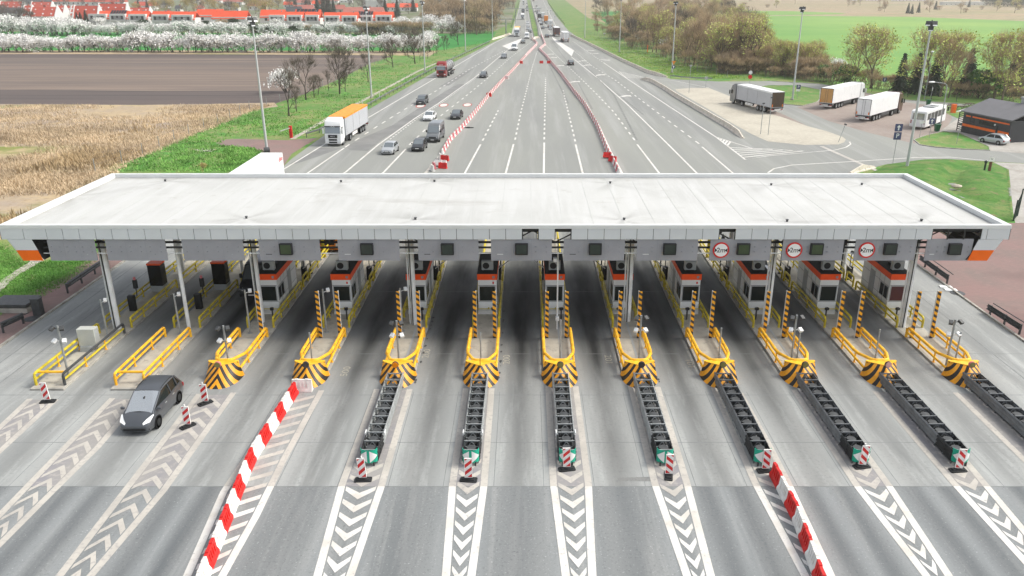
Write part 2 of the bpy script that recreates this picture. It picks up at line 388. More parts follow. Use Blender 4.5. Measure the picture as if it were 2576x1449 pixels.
sheet('grey_paving', P2((2360,333),(2409,299),(2440,280),(2700,285),(2700,392),(2576,386),(2491,379.5),(2488,369),(2411,333),(2372,330)), .020, m_pave)
def kerb_loop(name, pts, w=.14, h=.12, closed=True, m=m_kerb):
    mb = MB(); n = len(pts)
    for i in range(n if closed else n-1):
        a, b = pts[i], pts[(i+1)%n]; d = Vector((b[0]-a[0], b[1]-a[1], 0)); 
        if d.length < .01: continue
        d.normalize(); q = Vector((-d.y, d.x, 0))*w/2
        A = Vector((a[0],a[1],0)); B = Vector((b[0],b[1],0))
        mb.prism([A-q, B-q, B+q, A+q], 0.0, h + .0007*i)
    return struct(mb.build(name, m, smooth=False))
kerb_loop('island_kerb', isl_g); kerb_loop('lawn_kerb', lawn)
kerb_loop('parking_kerb', right_edge[8:14], closed=False)

# ---------------------------------------------------------------- painted markings (one sheet, 4 mm proud)
mk = {}
def mkb(k): return mk.setdefault(k, MB())
ZM = .027
_zc = [0]
def zz():
    _zc[0] = (_zc[0]+1) % 5
    return ZM + _zc[0]*.0006
def stroke(pts, w, key='white', z=None):
    z = zz() if z is None else z
    b = mkb(key)
    pts = [Vector((p[0],p[1],0)) for p in pts]
    L = []; Rr = []
    for i, p in enumerate(pts):
        d = (pts[min(i+1,len(pts)-1)]-pts[max(i-1,0)]).normalized(); n = Vector((-d.y,d.x,0))*w/2
        L.append(p+n); Rr.append(p-n)
    for i in range(len(pts)-1):
        b.poly([(Rr[i].x,Rr[i].y,z),(Rr[i+1].x,Rr[i+1].y,z),(L[i+1].x,L[i+1].y,z),(L[i].x,L[i].y,z)])
def dashes(pts, on, off, w, key='white', start=0.0):
    pts = [Vector((p[0],p[1],0)) for p in pts]
    pos = start; acc = [0.0]
    for a, b in zip(pts, pts[1:]): acc.append(acc[-1]+(b-a).length)
    def pt(t):
        for i in range(len(pts)-1):
            if t <= acc[i+1]+1e-6: return pts[i].lerp(pts[i+1], (t-acc[i])/max(1e-6, acc[i+1]-acc[i]))
        return pts[-1]
    while pos < acc[-1]:
        e = min(pos+on, acc[-1]); stroke([pt(pos), pt(e)], w, key); pos += on+off
A1 = lambda *l: [ga(*p) for p in l]
LW = .26
# carriageway towards the camera
stroke(P2((640,470),(714,426),(813.5,365),(923.5,298),(1098,195.5),(1243,108.5),(1288,85.5),(1300,45),(1312,0),(1315,-10)), LW)
stroke(P2((725,468),(778,433),(865.5,373)), LW)
dashes(P2((868,371),(913,341),(1000,286),(1102,226),(1182,174),(1273,125)), 2.3, 3.2, LW)
stroke(P2((815,468),(870,433),(952.5,363.5),(1044,298),(1102,261),(1194,195.5),(1252,146.6),(1282,122)), LW)
dashes([p+Vector((.5,0,0)) for p in P2((966,356),(1044,298),(1102,261),(1194,195.5))], .9, .9, .2)
stroke(P2((926,468),(966,433),(1021,375)), LW)
dashes(P2((1030,365),(1075,321),(1116,285.6),(1169.5,244),(1221,201.6),(1285.5,143.6),(1338,104)), 2.3, 3.4, LW)
stroke(P2((1045,468),(1073,433),(1108,391),(1135,352)), .4, 'cream')
# closed lanes in the middle
stroke(P2((1155,468),(1171,433),(1209,363.5)), LW); dashes(P2((1214,354),(1253.5,278)), 2.0, 2.3, LW)
stroke(P2((1265,468),(1273,433),(1292,363)), LW); dashes(P2((1295.6,352),(1311,279.5),(1328,214),(1340,165),(1352,128)), 2.0, 2.6, LW)
stroke(P2((1368,468),(1368,433),(1369,359)), LW); dashes(P2((1369,351),(1372.6,195.5)), 2.0, 2.4, LW)
stroke(P2((1478,468),(1465,433),(1448,363.5)), LW); dashes(P2((1447,356),(1416,226)), 2.0, 2.4, LW)
# carriageway away from the camera
stroke(P2((1580,468),(1563,433),(1535,380),(1507,318),(1475,262),(1445,226)), .32)
stroke(P2((1682,468),(1656,433),(1602.7,363.5)), LW); dashes(P2((1596.6,353),(1544.6,282.6),(1502,238),(1459,195.5),(1410,149.7),(1373.5,114.6)), 2.2, 2.8, LW)
stroke(P2((1785,468),(1752,435),(1680.6,363.5),(1578,263),(1502,195.5),(1437.7,143.6)), LW)
stroke(P2((1880,468),(1842.5,435),(1766,369.7)), LW); dashes(P2((1758.5,362),(1624,261),(1547.7,201.6),(1489.6,166.5),(1444,128)), 2.2, 2.8, LW)
stroke(P2((1875,402),(1801,345),(1685,269),(1578,198.6),(1520,159)), LW); dashes(P2((1520,159),(1441,104)), 2.2, 2.8, LW)
# far motorway
stroke(P2((1342,104),(1335,70),(1328,30),(1322,-10)), .3)
dashes(P2((1322,98),(1322.5,60),(1322,10),(1321,-10)), 6, 8, .3)
stroke(P2((1373,114),(1360,75),(1348,40),(1340,10),(1336,-10)), .3)
dashes(P2((1395,104),(1377,70),(1362,40)), 6, 8, .3); stroke(P2((1418,100),(1395,60),(1370,10),(1362,-10)), .3)
mkb('white').poly([(p.x,p.y,ZM+.004) for p in P2((1263,116),(1314,96),(1313,100),(1300,114),(1282,124))])
mkb('white').poly([(p.x,p.y,ZM+.004) for p in P2((1387,92),(1444,127),(1438,142),(1395,104))])
# merging arrows on the asphalt
for (c, x0, y0, x1, y1) in [(2,890,800,975,785),(2,685,625,762,612),(2,475,680,558,668),(2,585,542,650,533),(2,545,507,610,498),(2,730,490,812,498),(2,360,545,430,538),(2,305,478,370,472),(2,285,450,345,444),(2,610,415,690,418),(2,640,438,720,443)]:
    p, q = ga(c,x0,y0), ga(c,x1,y1); d = (q-p); n = Vector((-d.y,d.x,0)).normalized()
    s = p + d*.55; z = zz(); b = mkb('white')
    b.poly([(v.x,v.y,z) for v in (p-n*.42, s-n*.42, s+n*.42, p+n*.42)]); b.poly([(v.x,v.y,z) for v in (s-n*1.5, q, s+n*1.5)])
mkb('patch').poly([(v.x,v.y,ZM-.004) for v in P2((1553,1203),(1640,1200),(1643,1212),(1556,1210))])
# painted speed discs
for (x, y) in ((1058,266.7),(1116,265),(1175.6,264)):
    c = at(x,y)
    for key, r, z in (('red',1.0,.030),('white',.78,.034)):
        mkb(key).poly([(c.x+r*.95*math.cos(2*PI*k/20), c.y+r*2.6*math.sin(2*PI*k/20), z) for k in range(20)])
# hatched gores at the parking exit
gore = P2((1801,345),(1893,374),(1932,374.3),(2054,382),(1932,392.6),(1874.5,401.7))
stroke(gore+[gore[0]], .22)
for k in range(11):
    t = (k+1)/12
    a = gore[0].lerp(gore[5], t)
    b0 = gore[0].lerp(gore[1], t*1.0) if t < .5 else gore[1].lerp(gore[3], (t-.5)*2*.95)
    stroke([a, b0], .34)
g2 = P2((1557,180),(1600,190),(1640,199),(1578,198))
stroke(g2+[g2[0]], .2)
for k in range(7):
    t = (k+1)/8; stroke([g2[0].lerp(g2[3], t), g2[0].lerp(g2[2], t)], .5)
# access road lines
stroke(P2((1932,435),(1947,424.6),(1993,415.5),(2152,406.3),(2298.6,397),(2390,395.6),(2485,404.8)), .26)
stroke(P2((2054,382),(2100,378),(2128,371),(2140,363),(2137,357)), .22)
stroke(P2((2066,368),(2222,437)), .6, 'cream')
stroke(P2((1640,199),(1700,204),(1783,221)), .2)
# patched dark lanes
for pl in [((965,331),(1010,300),(1110,236),(1150,212),(1178,212),(1120,250),(1040,303),(985,340)), ((870,370),(905,350),(1000,310),(1060,283),(1030,306),(960,352),(925,380),(880,378)), ((728,413),(800,372),(860,372),(800,394),(745,412)), ((1105,218),(1160,185),(1195,170),(1180,182),(1130,215))]:
    z = zz()-.012; mkb('patch').poly([(v.x,v.y,z) for v in P2(*pl)])
for pl in [((1585,262),(1600,262),(1600,275),(1475,150),(1470,142)), ]:
    pass
for a, b in [((1355,112),(1430,260)), ((1385,100),(1458,195)), ((1452,143),(1545,240)), ((1545,240),(1602,352)), ((1450,200),(1490,275)), ((1552,235),(1620,290))]:
    dashes([at(*a), at(*b)], 1.6, .5, .3, 'patch')

# lane-divider strips in front of the islands
def strip(k, lp, rp, style, n=16, y_top=None, cream=1.0):
    lw = .34
    Lp = [at(*p) for p in lp]; Rp = [at(*p) for p in rp]
    def ext(P):
        d = (P[-1]-P[-2]).normalized(); return P + [P[-1]+d*8]
    Lp, Rp = ext(Lp), ext(Rp)
    def xat(P, y):
        for a, b in zip(P, P[1:]):
            if min(a.y,b.y) <= y <= max(a.y,b.y) and abs(a.y-b.y) > 1e-6:
                return a.x + (b.x-a.x)*(y-a.y)/(b.y-a.y)
        a, b = (P[0], P[1]) if y > P[0].y else (P[-2], P[-1])
        return a.x + (b.x-a.x)*(y-a.y)/(b.y-a.y)
    for P in (Lp, Rp):
        hi = [p for p in P if p.y > YJ] ; lo = [p for p in P if p.y <= YJ]
        j = Vector((xat(P, YJ), YJ, 0))
        if hi: stroke(hi+[j], lw, 'cream')
        stroke([j]+lo, lw, 'white' if cream < 1.5 else 'cream')
    if k not in (4, 9):
        z = .0222; ya, yb_ = Lp[0].y-.1, YJ
        mkb('bed').poly([(xat(Lp,ya),ya,z),(xat(Lp,yb_),yb_,z),(xat(Rp,yb_),yb_,z),(xat(Rp,ya),ya,z)])  # darker grey bed between the edge lines of a divider strip
    y = y_top
    while y > 20:
        key = 'cream' if (y > YJ-.5 or cream > 1.2) else 'white'
        w = .34; z = zz(); b = mkb(key)
        def pt(t, yy):
            xl, xr = xat(Lp, yy)+lw*.5+.06, xat(Rp, yy)-lw*.5-.06
            return (xl+(xr-xl)*t, yy, z)
        if style == 'V':
            hh = .55
            b.poly([pt(0,y+hh), pt(0,y+hh-w), pt(.5,y-w-.15), pt(.5,y+.02)]); b.poly([pt(1,y+hh), pt(.5,y+.02), pt(.5,y-w-.15), pt(1,y+hh-w)]); y -= 1.0
        elif style == 'A':
            hh = .75
            b.poly([pt(0,y-hh), pt(.52,y+.0), pt(.52,y+.42), pt(0,y-hh+.32)]); b.poly([pt(.52,y+.42), pt(.52,y), pt(1,y-hh*1.05), pt(1,y-hh*1.05+.42)]); y -= 1.12
        elif style == '/':
            b.poly([pt(0,y-.7), pt(1,y+.25), pt(1,y+.6), pt(0,y-.35)]); y -= .98
        elif style == '\\':
            b.poly([pt(0,y+.25), pt(0,y+.6), pt(1,y-.35), pt(1,y-.7)]); y -= .98
strip(1, [(76,1004),(0,1076)], [(141,1006),(0,1136)], 'A', y_top=40.6, cream=2)
strip(2, [(283,1002.5),(0,1296)], [(345,1010),(246,1126),(130,1240),(0,1370)], 'A', y_top=40.6, cream=2)
strip(3, [(501.5,992),(151,1449)], [(587.7,988.5),(411.7,1235),(229,1449)], 'A', y_top=40.8, cream=2)
strip(4, [(726.7,985),(644,1115),(563,1238),(471.5,1449)], [(809,983),(714,1157),(644,1300),(560,1449)], '/', y_top=41.0, cream=1)
strip(5, [(948.4,979.7),(860.5,1220.7),(799,1449)], [(1031,979.7),(960.7,1220.7),(881.5,1449)], 'V', y_top=33.9)
strip(6, [(1172,978),(1138.4,1220.7),(1122,1449)], [(1237,978),(1217.6,1220.7),(1186,1449)], 'V', y_top=34.3)
strip(7, [(1379,972.6),(1392,1217),(1423.5,1449)], [(1448,972.6),(1480,1217),(1490,1449)], 'V', y_top=34.2)
strip(8, [(1586.4,971),(1647,1217),(1728,1449)], [(1654,974),(1728,1217),(1787.7,1449)], 'V', y_top=34.1)
strip(9, [(1794.7,976),(1900,1217),(2025,1449)], [(1862,990),(1932,1115),(1984.8,1220.7),(2090,1449)], '\\', y_top=33.6)
strip(10, [(1997,981),(2153.7,1220.7),(2329.6,1449)], [(2068,985),(2178,1143),(2234.6,1220.7),(2386,1449)], 'V', y_top=33.7)
strip(11, [(2201,985),(2396.5,1213.7),(2576,1410.7)], [(2285,995),(2431.7,1164.4),(2576,1336.8)], 'V', y_top=33.6)
strip(12, [(2403.5,988.5),(2576,1157)], [(2490,1000),(2680,1180)], 'V', y_top=33.6)
# dark stains beside the noses and cushions
rs = random.Random(5)
for k in (5,6,8):
    for q in range(12):
        x = ISL[k] + rs.choice((-1,1))*rs.uniform(.55,1.25); y = rs.uniform(43, 55)
        if y > 42: x = ISL[k] + 1.15
        r = rs.uniform(.03,.09)
        mkb('stain').poly([(x+r*math.cos(t*PI/4)*rs.uniform(.7,1.3), y+r*2.0*math.sin(t*PI/4)*rs.uniform(.7,1.3), .0235+.0004*(q%3)) for t in range(8)])
NAMES = {'bed':('strip_bed',ground_mat('strip_bed_concrete', [('#94928f',1,(1,1,1),0,1), ('#87868a',.6,(1,.3,1),.42,.65), ('#a09d99',3,(1,1,1),.5,.7)], rough=.85)),'white':('lane_marking',m_white),'cream':('worn_lane_marking',m_cream),'red':('speed_disc_ring',m_redpaint),'patch':('asphalt_patch',m_patch),'stain':('oil_stain',m_stain)}
for k, b in mk.items(): struct(b.build(NAMES[k][0], NAMES[k][1], smooth=False, solid=False))
m_chalk = mat('yellow_chalk', '#98968a', .9, .2, 3)
for (txt, x, y, rz) in (('200',1073,890,PI/2),('201',1530,905,-PI/2),('101',1735,915,-PI/2),('200',1275,905,PI/2),('500',870,935,PI/2)):
    o = text('chalk_number', txt, 1.5, m_chalk, None, at(x,y)+Vector((0,0,.0215)), (0,0,rz), (.62,.42,1), .0005); struct(o)

# lawn on the right: a low mound cut by a curved ditch
LW_ = P2((2226,414),(2325,402),(2380,400.5),(2486,406),(2497,408.5),(2538,427),(2548,530),(2553,558),(2400,560),(2180,520),(2130,470))
dit = P2((2484,411),(2440,420),(2405,432),(2392,452),(2400,476),(2430,500),(2480,508),(2530,512))
def segd(p, a, b):
    ab = b-a; t = max(0, min(1, (p-a).dot(ab)/ab.dot(ab))); return (p-(a+ab*t)).length
xs_ = [p.x for p in LW_]; ys_ = [p.y for p in LW_]
nx, ny = 70, 110; vs = []; fs = []; idx = {}
from mathutils import noise as _mn
for j in range(ny+1):
    for i in range(nx+1):
        p = Vector((min(xs_)+(max(xs_)-min(xs_))*i/nx, min(ys_)+(max(ys_)-min(ys_))*j/ny, 0))
        if not inpoly(p.x, p.y, LW_): continue
        e = min(segd(p, LW_[q-1], LW_[q]) for q in range(len(LW_)))
        dd = min(segd(p, dit[q], dit[q+1]) for q in range(len(dit)-1))
        z = .85*min(1, e/6.0)**.8 * min(1, max(0, (dd-.6)/2.6))**.7
        idx[(i,j)] = len(vs); vs.append((p.x, p.y, .02 + z + .08*_mn.noise(Vector((p.x*.7, p.y*.7, 0)))*min(1,e)))
for j in range(ny):
    for i in range(nx):
        q = [idx.get(k_) for k_ in ((i,j),(i+1,j),(i+1,j+1),(i,j+1))]
        if None not in q: fs.append(q)
mb = MB(); mb.add(vs, fs); struct(mb.build('lawn_mound', ground_mat('lawn_grass_soil', [('#547c36',1,(1,1,1),0,1), ('#6f7d46',.15,(1,1,1),.45,.62), ('#3f6f2a',.5,(1,1,1),.48,.62), ('#7c7452',.7,(1,1,1),.56,.68), ('#3f6129',4,(1,1,1),.5,.7)], bump=.6), solid=False))
# ================================================================ TOLL PLAZA
M = {}
M['yel'] = mat('yellow_rail_paint', '#f2ac20', .5, .12, 2.2, col2='#ecbc34')
M['yelg'] = mat('faded_yellow_paint', '#c6b330', .6, .22, 1.8)
M['galv'] = mat('galvanised_steel', '#9b9f9f', .5, .15, 3, metal=.35)
M['galvd'] = mat('weathered_steel', '#4b4d4e', .55, .2, 3, metal=.3)
M['galvr'] = mat('darker_galvanised_steel', '#707375', .55, .15, 3, metal=.3)
M['dark'] = mat('dark_plastic', '#1d1f21', .6, .15, 4)
M['black'] = mat('black_rubber', '#232527', .8, .2, 5)
M['white'] = mat('white_paint', '#dcdedd', .45, .05, 1.5)
M['offw'] = mat('grey_white_panel', '#dde0e0', .5, .05, 1.2)
M['grey'] = mat('light_grey_metal', '#a2a6a7', .5, .08, 2)
M['midg'] = mat('mid_grey_panel', '#8b8d91', .55, .06, 1.2)
M['board'] = mat('sign_board_back', '#96979c', .6, .05, 1.0)
M['orange'] = mat('orange_panel', '#ee6a0a', .45, .04, 1.5)
M['oran2'] = mat('orange_red_band', '#f2520f', .5, .06, 1.5)
M['roofd'] = mat('bitumen_roof', '#33322f', .9, .25, 2)
M['glass'] = mat('dark_window_glass', '#1a2222', .2, 0, 1, spec=.35)
M['red'] = mat('red_plastic', '#cf2420', .5, .2, 1.6)
M['redold'] = mat('faded_red_plastic', '#cc7379', .5, .12, 2)
M['whp'] = mat('white_plastic', '#dad7d0', .5, .06, 1.6, col2='#ecebe8')
M['green'] = mat('teal_green_sheet', '#12a184', .4, .05, 2)
M['isl'] = ground_mat('island_concrete', [('#b5b1a5',1,(1,1,1),0,1), ('#a29e94',.5,(1,1,1),.42,.65), ('#8e8b84',2.5,(1,1,1),.55,.72)], rough=.85)
M['screen'] = mat('display_screen', '#2f3833', .35, .12, 3)
M['screeng'] = mat('green_display_screen', '#3c4a31', .35, .12, 3)
M['maroon'] = mat('maroon_blind', '#4e2429', .3, .06, 2)
M['wrap'] = mat('black_film_wrap', '#141516', .25, .3, 4)
M['galvw'] = mat('white_steel_pipe', '#dfe1e0', .45, .08, 2)
M['chev'] = stripe_mat('black_yellow_chevron', srgb('#1f1f1c'), srgb('#f2a519'), (2.15, 6.6, 0.0), .48)
M['post'] = stripe_mat('black_yellow_bands', srgb('#34363a'), srgb('#f5ae1e'), (8.5, 0.0, .34), .47)
M['beac'] = stripe_mat('red_white_bands', srgb('#cf1c20'), srgb('#e8e6e3'), (2.55, 0.0, .75), .5)
M['signred'] = mat('sign_red', '#cc1a14', .45, .03, 2)
M['signwht'] = mat('sign_white', '#e6e6e4', .45, .03, 2)
M['ink'] = mat('sign_black', '#15161a', .5, 0)
M['blue'] = mat('sign_blue', '#454c70', .45, .05, 2)
M['amber'] = mat('amber_lens', '#ee8a12', .3, .05, 2)
M['olive'] = mat('grey_amber_lens', '#7d7646', .3, .1, 2)
M['dlens'] = mat('dark_lens', '#3c3a3a', .3, .1, 2)
M['pink'] = mat('pale_pink_lens', '#d9a7a0', .3, .05, 2)
M['roof'] = ground_mat('roof_membrane', [('#bbbcb9',1,(1,1,1),0,1), ('#b2b3b0',.12,(1,1,1),.45,.65), ('#bfc0be',.5,(2.5,.2,1),.45,.65), ('#a3a29d',.22,(.5,1.6,1),.6,.78), ('#aaa9a4',1.2,(.6,.6,1),.6,.78)], rough=.6, bump=.05, attr=[('dirt','#6f6e69',.8)])
M['panel'] = mat('fascia_panel', '#cdd1d3', .4, .03, .6)
M['void'] = mat('dark_steel_truss', '#2d2e2e', .7, .2, 3)

# ---------------------------------------------------------------- canopy
X0, X1, Y0, Y1, ZT = -34.33, 31.66, 49.85, 65.1, 8.0
can = thing('toll_canopy', 'long flat white canopy roof on tall columns spanning all the toll lanes', 'canopy', (0,0,0))
OUT = [at(px, py, 7.72) for px, py in ((180,493),(416,455),(620,548),(858,457),(1045,551),(1093,456),(1570,552),(1535,460),(1980,556),(1940,465),(2318,555),(2168,464))]
mb = MB(); nx_, ny_ = 260, 60; vs = []; D_ = []
from mathutils import noise as _n3
for j in range(ny_+1):
    for i in range(nx_+1):
        x = X0+.3+(X1-X0-.6)*i/nx_; y = Y0+.3+(Y1-Y0-.6)*j/ny_; vs.append((x,y,7.68))
        e = min(x-X0-.3, X1-.3-x, y-Y0-.3, Y1-.3-y); v = .75*math.exp(-e/.35)
        for o_ in OUT:
            dx, dy = x-o_.x, y-o_.y; r_ = math.hypot(dx, dy)
            if r_ < 5: v += max(0, _n3.noise(Vector((math.atan2(dy,dx)*2.2, r_*.25, o_.x)))+.12)*1.3*math.exp(-r_/1.9)
        D_.append(min(1, v))
mb.add(vs, [(j*(nx_+1)+i, j*(nx_+1)+i+1, (j+1)*(nx_+1)+i+1, (j+1)*(nx_+1)+i) for j in range(ny_) for i in range(nx_)])
o = mb.build('roof', M['roof'], can, smooth=False, solid=False); a_ = o.data.attributes.new('dirt', 'FLOAT', 'POINT'); a_.data.foreach_set('value', D_)
mb = MB(); mb.box(X0+.3, X1-.3, Y0+.3, Y1-.3, 7.5, 7.67); mb.build('roof_deck', M['void'], can, smooth=False)
mb = MB()
mb.box(X0, X1, Y0, Y0+.3, 7.74, ZT); mb.box(X0, X1, Y1-.3, Y1, 7.5, ZT); mb.box(X0, X0+.42, Y0+.302, Y1-.302, 7.5, ZT-.003); mb.box(X1-.42, X1, Y0+.302, Y1-.302, 7.5, ZT-.003)
mb.build('parapet', mat('white_coping', '#d6d8d7', .45, .03, 1), can, smooth=False, bevel=.02)
# seams of the membrane
mb = MB(); x = X0+1.6
while x < X1-1:
    mb.box(x, x+.05, Y0+.4, Y1-.4, 7.681, 7.688); x += 2.07
mb.build('roof_seam', mat('seam_strip', '#b3b5b2', .6, .05, 1), can, smooth=False)
gaps = [(at(a,575,7.75).x, at(b,575,7.75).x) for a, b in ((1312,1349),(1391,1430),(1800,1838),(2366,2407),(2408.5,2449))]
mb = MB(); edges = [X0+.0]
lw = at(59,568,7.9).x
pw = 1.072; pos = [X0+.02, X0+1.52, X0+3.02]
while pos[-1]+pw < X1-1.6: pos.append(pos[-1]+pw)
pos += [X1-1.5, X1-.02]
for a, b in zip(pos, pos[1:]):
    c = (a+b)/2
    if any(g0-.45 < c < g1+.45 and abs(c-(g0+g1)/2) < .6 for g0, g1 in gaps): continue
    mb = MB(); mb.box(a+.016, b-.016, Y0+.02, Y0+.06, 7.02, 7.738); mb.build('fascia_panel', M['panel'], can, smooth=False)
for s, xe in ((1, X0), (-1, X1)):           # slanting wings at both ends
    for (z0, z1) in ((6.28, 7.005),):
        o0 = .46*(8-z1); o1 = .46*(8-z0)
        mb = MB(); mb.add([(xe+s*o0,Y0+.02,z1),(xe+s*(o0+1.5),Y0+.02,z1),(xe+s*(o1+1.42),Y0+.02,z0),(xe+s*o1,Y0+.02,z0),(xe+s*o0,Y0+.06,z1),(xe+s*(o0+1.5),Y0+.06,z1),(xe+s*(o1+1.42),Y0+.06,z0),(xe+s*o1,Y0+.06,z0)],
               [(0,1,2,3),(4,7,6,5),(0,4,5,1),(1,5,6,2),(2,6,7,3),(3,7,4,0)])
        mb.build('wing_panel', M['panel'], can, smooth=False)
for s, xe in ((1, X0), (-1, X1)):
    z1, z0 = 6.265, 5.55; o0 = .46*(8-z1); o1 = .46*(8-z0)
    w = MB(); w.add([(xe+s*o0,Y0+.02,z1),(xe+s*(o0+1.4),Y0+.02,z1),(xe+s*(o1+1.3),Y0+.02,z0),(xe+s*o1,Y0+.02,z0),(xe+s*o0,Y0+.06,z1),(xe+s*(o0+1.4),Y0+.06,z1),(xe+s*(o1+1.3),Y0+.06,z0),(xe+s*o1,Y0+.06,z0)],
               [(0,1,2,3),(4,7,6,5),(0,4,5,1),(1,5,6,2),(2,6,7,3),(3,7,4,0)])
    w.build('orange_tip', M['orange'], can, smooth=False)
    e = MB(); zt, zb = 7.49, 5.6
    p = [(xe+s*.06, zt), (xe+s*(.46*(8-zb)+.02), zb), (xe+s*(.46*(8-zb)+.08), zb), (xe+s*.14, zt)]
    e.add([(q[0], yy, q[1]) for yy in (Y0+.07, Y1-.02) for q in p], [(0,1,2,3),(4,7,6,5),(0,4,5,1),(1,5,6,2),(2,6,7,3),(3,7,4,0)])
    e.build('end_cladding', M['panel'], can, smooth=False)
    e = MB(); xo = xe+s*(.46*(8-zb)+1.36)
    e.add([(q[0], yy, q[1]) for yy in (Y0+.07, Y0+3.4) for q in [(xe+s*1.56, 7.0),(xo, zb),(xo+s*.05, zb),(xe+s*1.61, 7.0)]], [(0,1,2,3),(4,7,6,5),(0,4,5,1),(1,5,6,2),(2,6,7,3),(3,7,4,0)])
    e.build('wing_lining', M['void'], can, smooth=False)
mb = MB()
for y in (50.55, 57.4, 64.2):
    mb.tube([(X0+1.2,y,7.42),(X1-1.2,y,7.42)], .09, 6); mb.tube([(X0+1.6,y,6.62),(X1-1.6,y,6.62)], .08, 6)
    x = X0+1.8; up = False
    while x < X1-3.0:
        mb.tube([(x,y,6.62 if up else 7.42),(x+1.5,y,7.42 if up else 6.62)], .045, 4); x += 1.5; up = not up
for x in [X0+2.2+i*5.62 for i in range(12)]:
    mb.tube([(x,Y0+.3,7.40),(x,Y1-.4,7.40)], .08, 6); mb.tube([(x,Y0+.5,6.7),(x,Y1-.6,6.7)], .06, 6)
    for j in range(7): mb.tube([(x,Y0+.5+2*j,6.7 if j%2 else 7.4),(x,Y0+2.5+2*j,7.4 if j%2 else 6.7)], .04, 4)
for x in pos: mb.box(x-.045, x+.045, Y0+.065, Y0+.12, 7.0, 7.73)
mb.tube([(X0+2.4,50.25,6.35),(X1-2.4,50.25,6.35)], .07, 6)
mb.build('truss', M['void'], can)
mb = MB(); mb.tube([(X0+2.4,50.15,5.98),(X1-2.4,50.15,5.98)], .035, 5); mb.build('sign_pipe', M['galvw'], can)
cols = [(-28.45,51.0,.2),(-23.5,51.0,.13),(-18.75,52.2,.19),(-7.85,51.8,.2),(7.3,52.4,.22),(17.05,51.8,.19),(26.5,51.4,.2)]
for (x, y, r) in cols:
    mb = MB(); mb.tube([(x,y,.14),(x,y,.5)], r*1.02, 14); mb.tube([(x,y,.48),(x,y,7.5)], r, 14)
    for z in (1.4,2.6,3.8,5.0,6.2): mb.tube([(x,y,z),(x,y,z+.03)], r+.012, 14)
    c = mb.build('column', M['galvw'], can)
    if r < .15: continue
    mb = MB(); mb.tube([(x-r*.4,y-r-.02,.16),(x-r*.4,y-r-.02,7.3)], .035, 5); mb.build('cable', M['dark'], c)
    mb = MB(); mb.tube([(x-r-.1,y,.16),(x-r-.1,y,7.3)], .05, 6); mb.build('downpipe', M['galvw'], c)
for (x, y, r) in cols:
    mb = MB(); mb.tube([(x,y+11.3,.14),(x,y+11.3,7.5)], r, 12); mb.build('column', M['galvw'], can)
for (px, py) in ((180,493),(416,455),(620,548),(858,457),(1045,551),(1093,456),(1570,552),(1535,460),(1980,556),(1940,465),(2318,555),(2168,464)):
    p = at(px, py, 7.72); mb = MB(); mb.tube([(p.x,p.y,7.685),(p.x,p.y,7.78)], .08, 8, r1=.07); mb.tube([(p.x,p.y,7.78),(p.x,p.y,7.84)], .1, 8); mb.build('roof_outlet', M['galvd'], can)

# ---------------------------------------------------------------- boards hung under the canopy front
bx = [(115,234),(261,412),(454,608),(648,802),(847.5,1003),(1050,1203),(1234.5,1388.5),(1418.6,1572.6),(1604,1758),(1789,1942),(1972.5,2126),(2156,2310),(2335.5,2452)]
dispx = {3:724,4:926,5:1127,6:1312,7:1496,8:1682,9:1866,10:2049,11:2233,12:2394}
signx = {9:1814,10:1998,11:2181}
for i, (a, b) in enumerate(bx):
    xa, xb = at(a,602,7.02).x, at(b,602,7.02).x; xm = (xa+xb)/2; w = (xb-xa)/2
    sg = i in signx; dp = i in dispx
    lab = ('grey board with a round 2m width sign and a display, ' + {9:'leftmost',10:'middle',11:'rightmost'}[i] + ' of the three' if sg else
           'blank grey board without a display, ' + nth(i) + ' from the left under the canopy' if not dp else
           'narrow grey board with one lane display beside the right orange canopy tip' if i == 12 else
           'grey board with a square lane display, ' + nth(i) + ' board from the left under the canopy')
    t = thing('overhead_board', lab, 'sign board', (xm, Y0+.16, 5.52), 0, 'boards hung along the canopy front')
    mb = MB(); mb.box(-w, w, -.03, .03, 0, 1.5)
    n = 3
    for q in range(1, n): mb.box(-w+2*w*q/n-.008, -w+2*w*q/n+.008, -.033, -.0305, .01, 1.49, 1)
    for q in range(2*n):
        for z in (.62, .95): mb.cyl((-w+2*w*(q+.5)/(2*n)+(.0 if q%2 else -.05), -.06, z), .035, 'y', .06, 8, 1)
    mb.build('panel', [M['board'], M['midg']], t, smooth=False)
    mb = MB(); mb.box(-w*.8,-w*.6,-.036,-.031,.42,.46) if i > 2 else mb.box(w*.6,w*.62,-.036,-.031,.42,.44); mb.build('slot', M['dark'] if i%2 else M['offw'], t, smooth=False)
    if dp:
        dx = at(dispx[i],628,6.2).x - xm
        mb = MB(); mb.box(dx-.42, dx+.42, -.26, -.04, .45, 1.22); d = mb.build('lane_display', M['dark'], t, bevel=.02)
        mb = MB(); mb.box(dx-.34, dx+.34, -.268, -.261, .53, 1.14); mb.build('screen', M['screeng'] if i in (3,9,10) else M['screen'], d, smooth=False)
    if sg:
        dx = at(signx[i],632,6.2).x - xm
        mb = MB(); mb.cyl((dx,-.07,.74), .54, 'y', .04, 36); s = mb.build('width_sign', M['signred'], t)
        mb = MB(); mb.cyl((dx,-.093,.74), .44, 'y', .006, 36); mb.build('sign_face', M['signwht'], s)
        mb = MB()
        for q in (-1,1): mb.add([(dx+q*.24,-.099,.74),(dx+q*.42,-.099,.88),(dx+q*.42,-.099,.60)], [(0,1,2)])
        mb.build('arrow', M['ink'], s, smooth=False, solid=False)
        text('lettering', '2m', .46, M['ink'], s, (dx,-.1,.735))

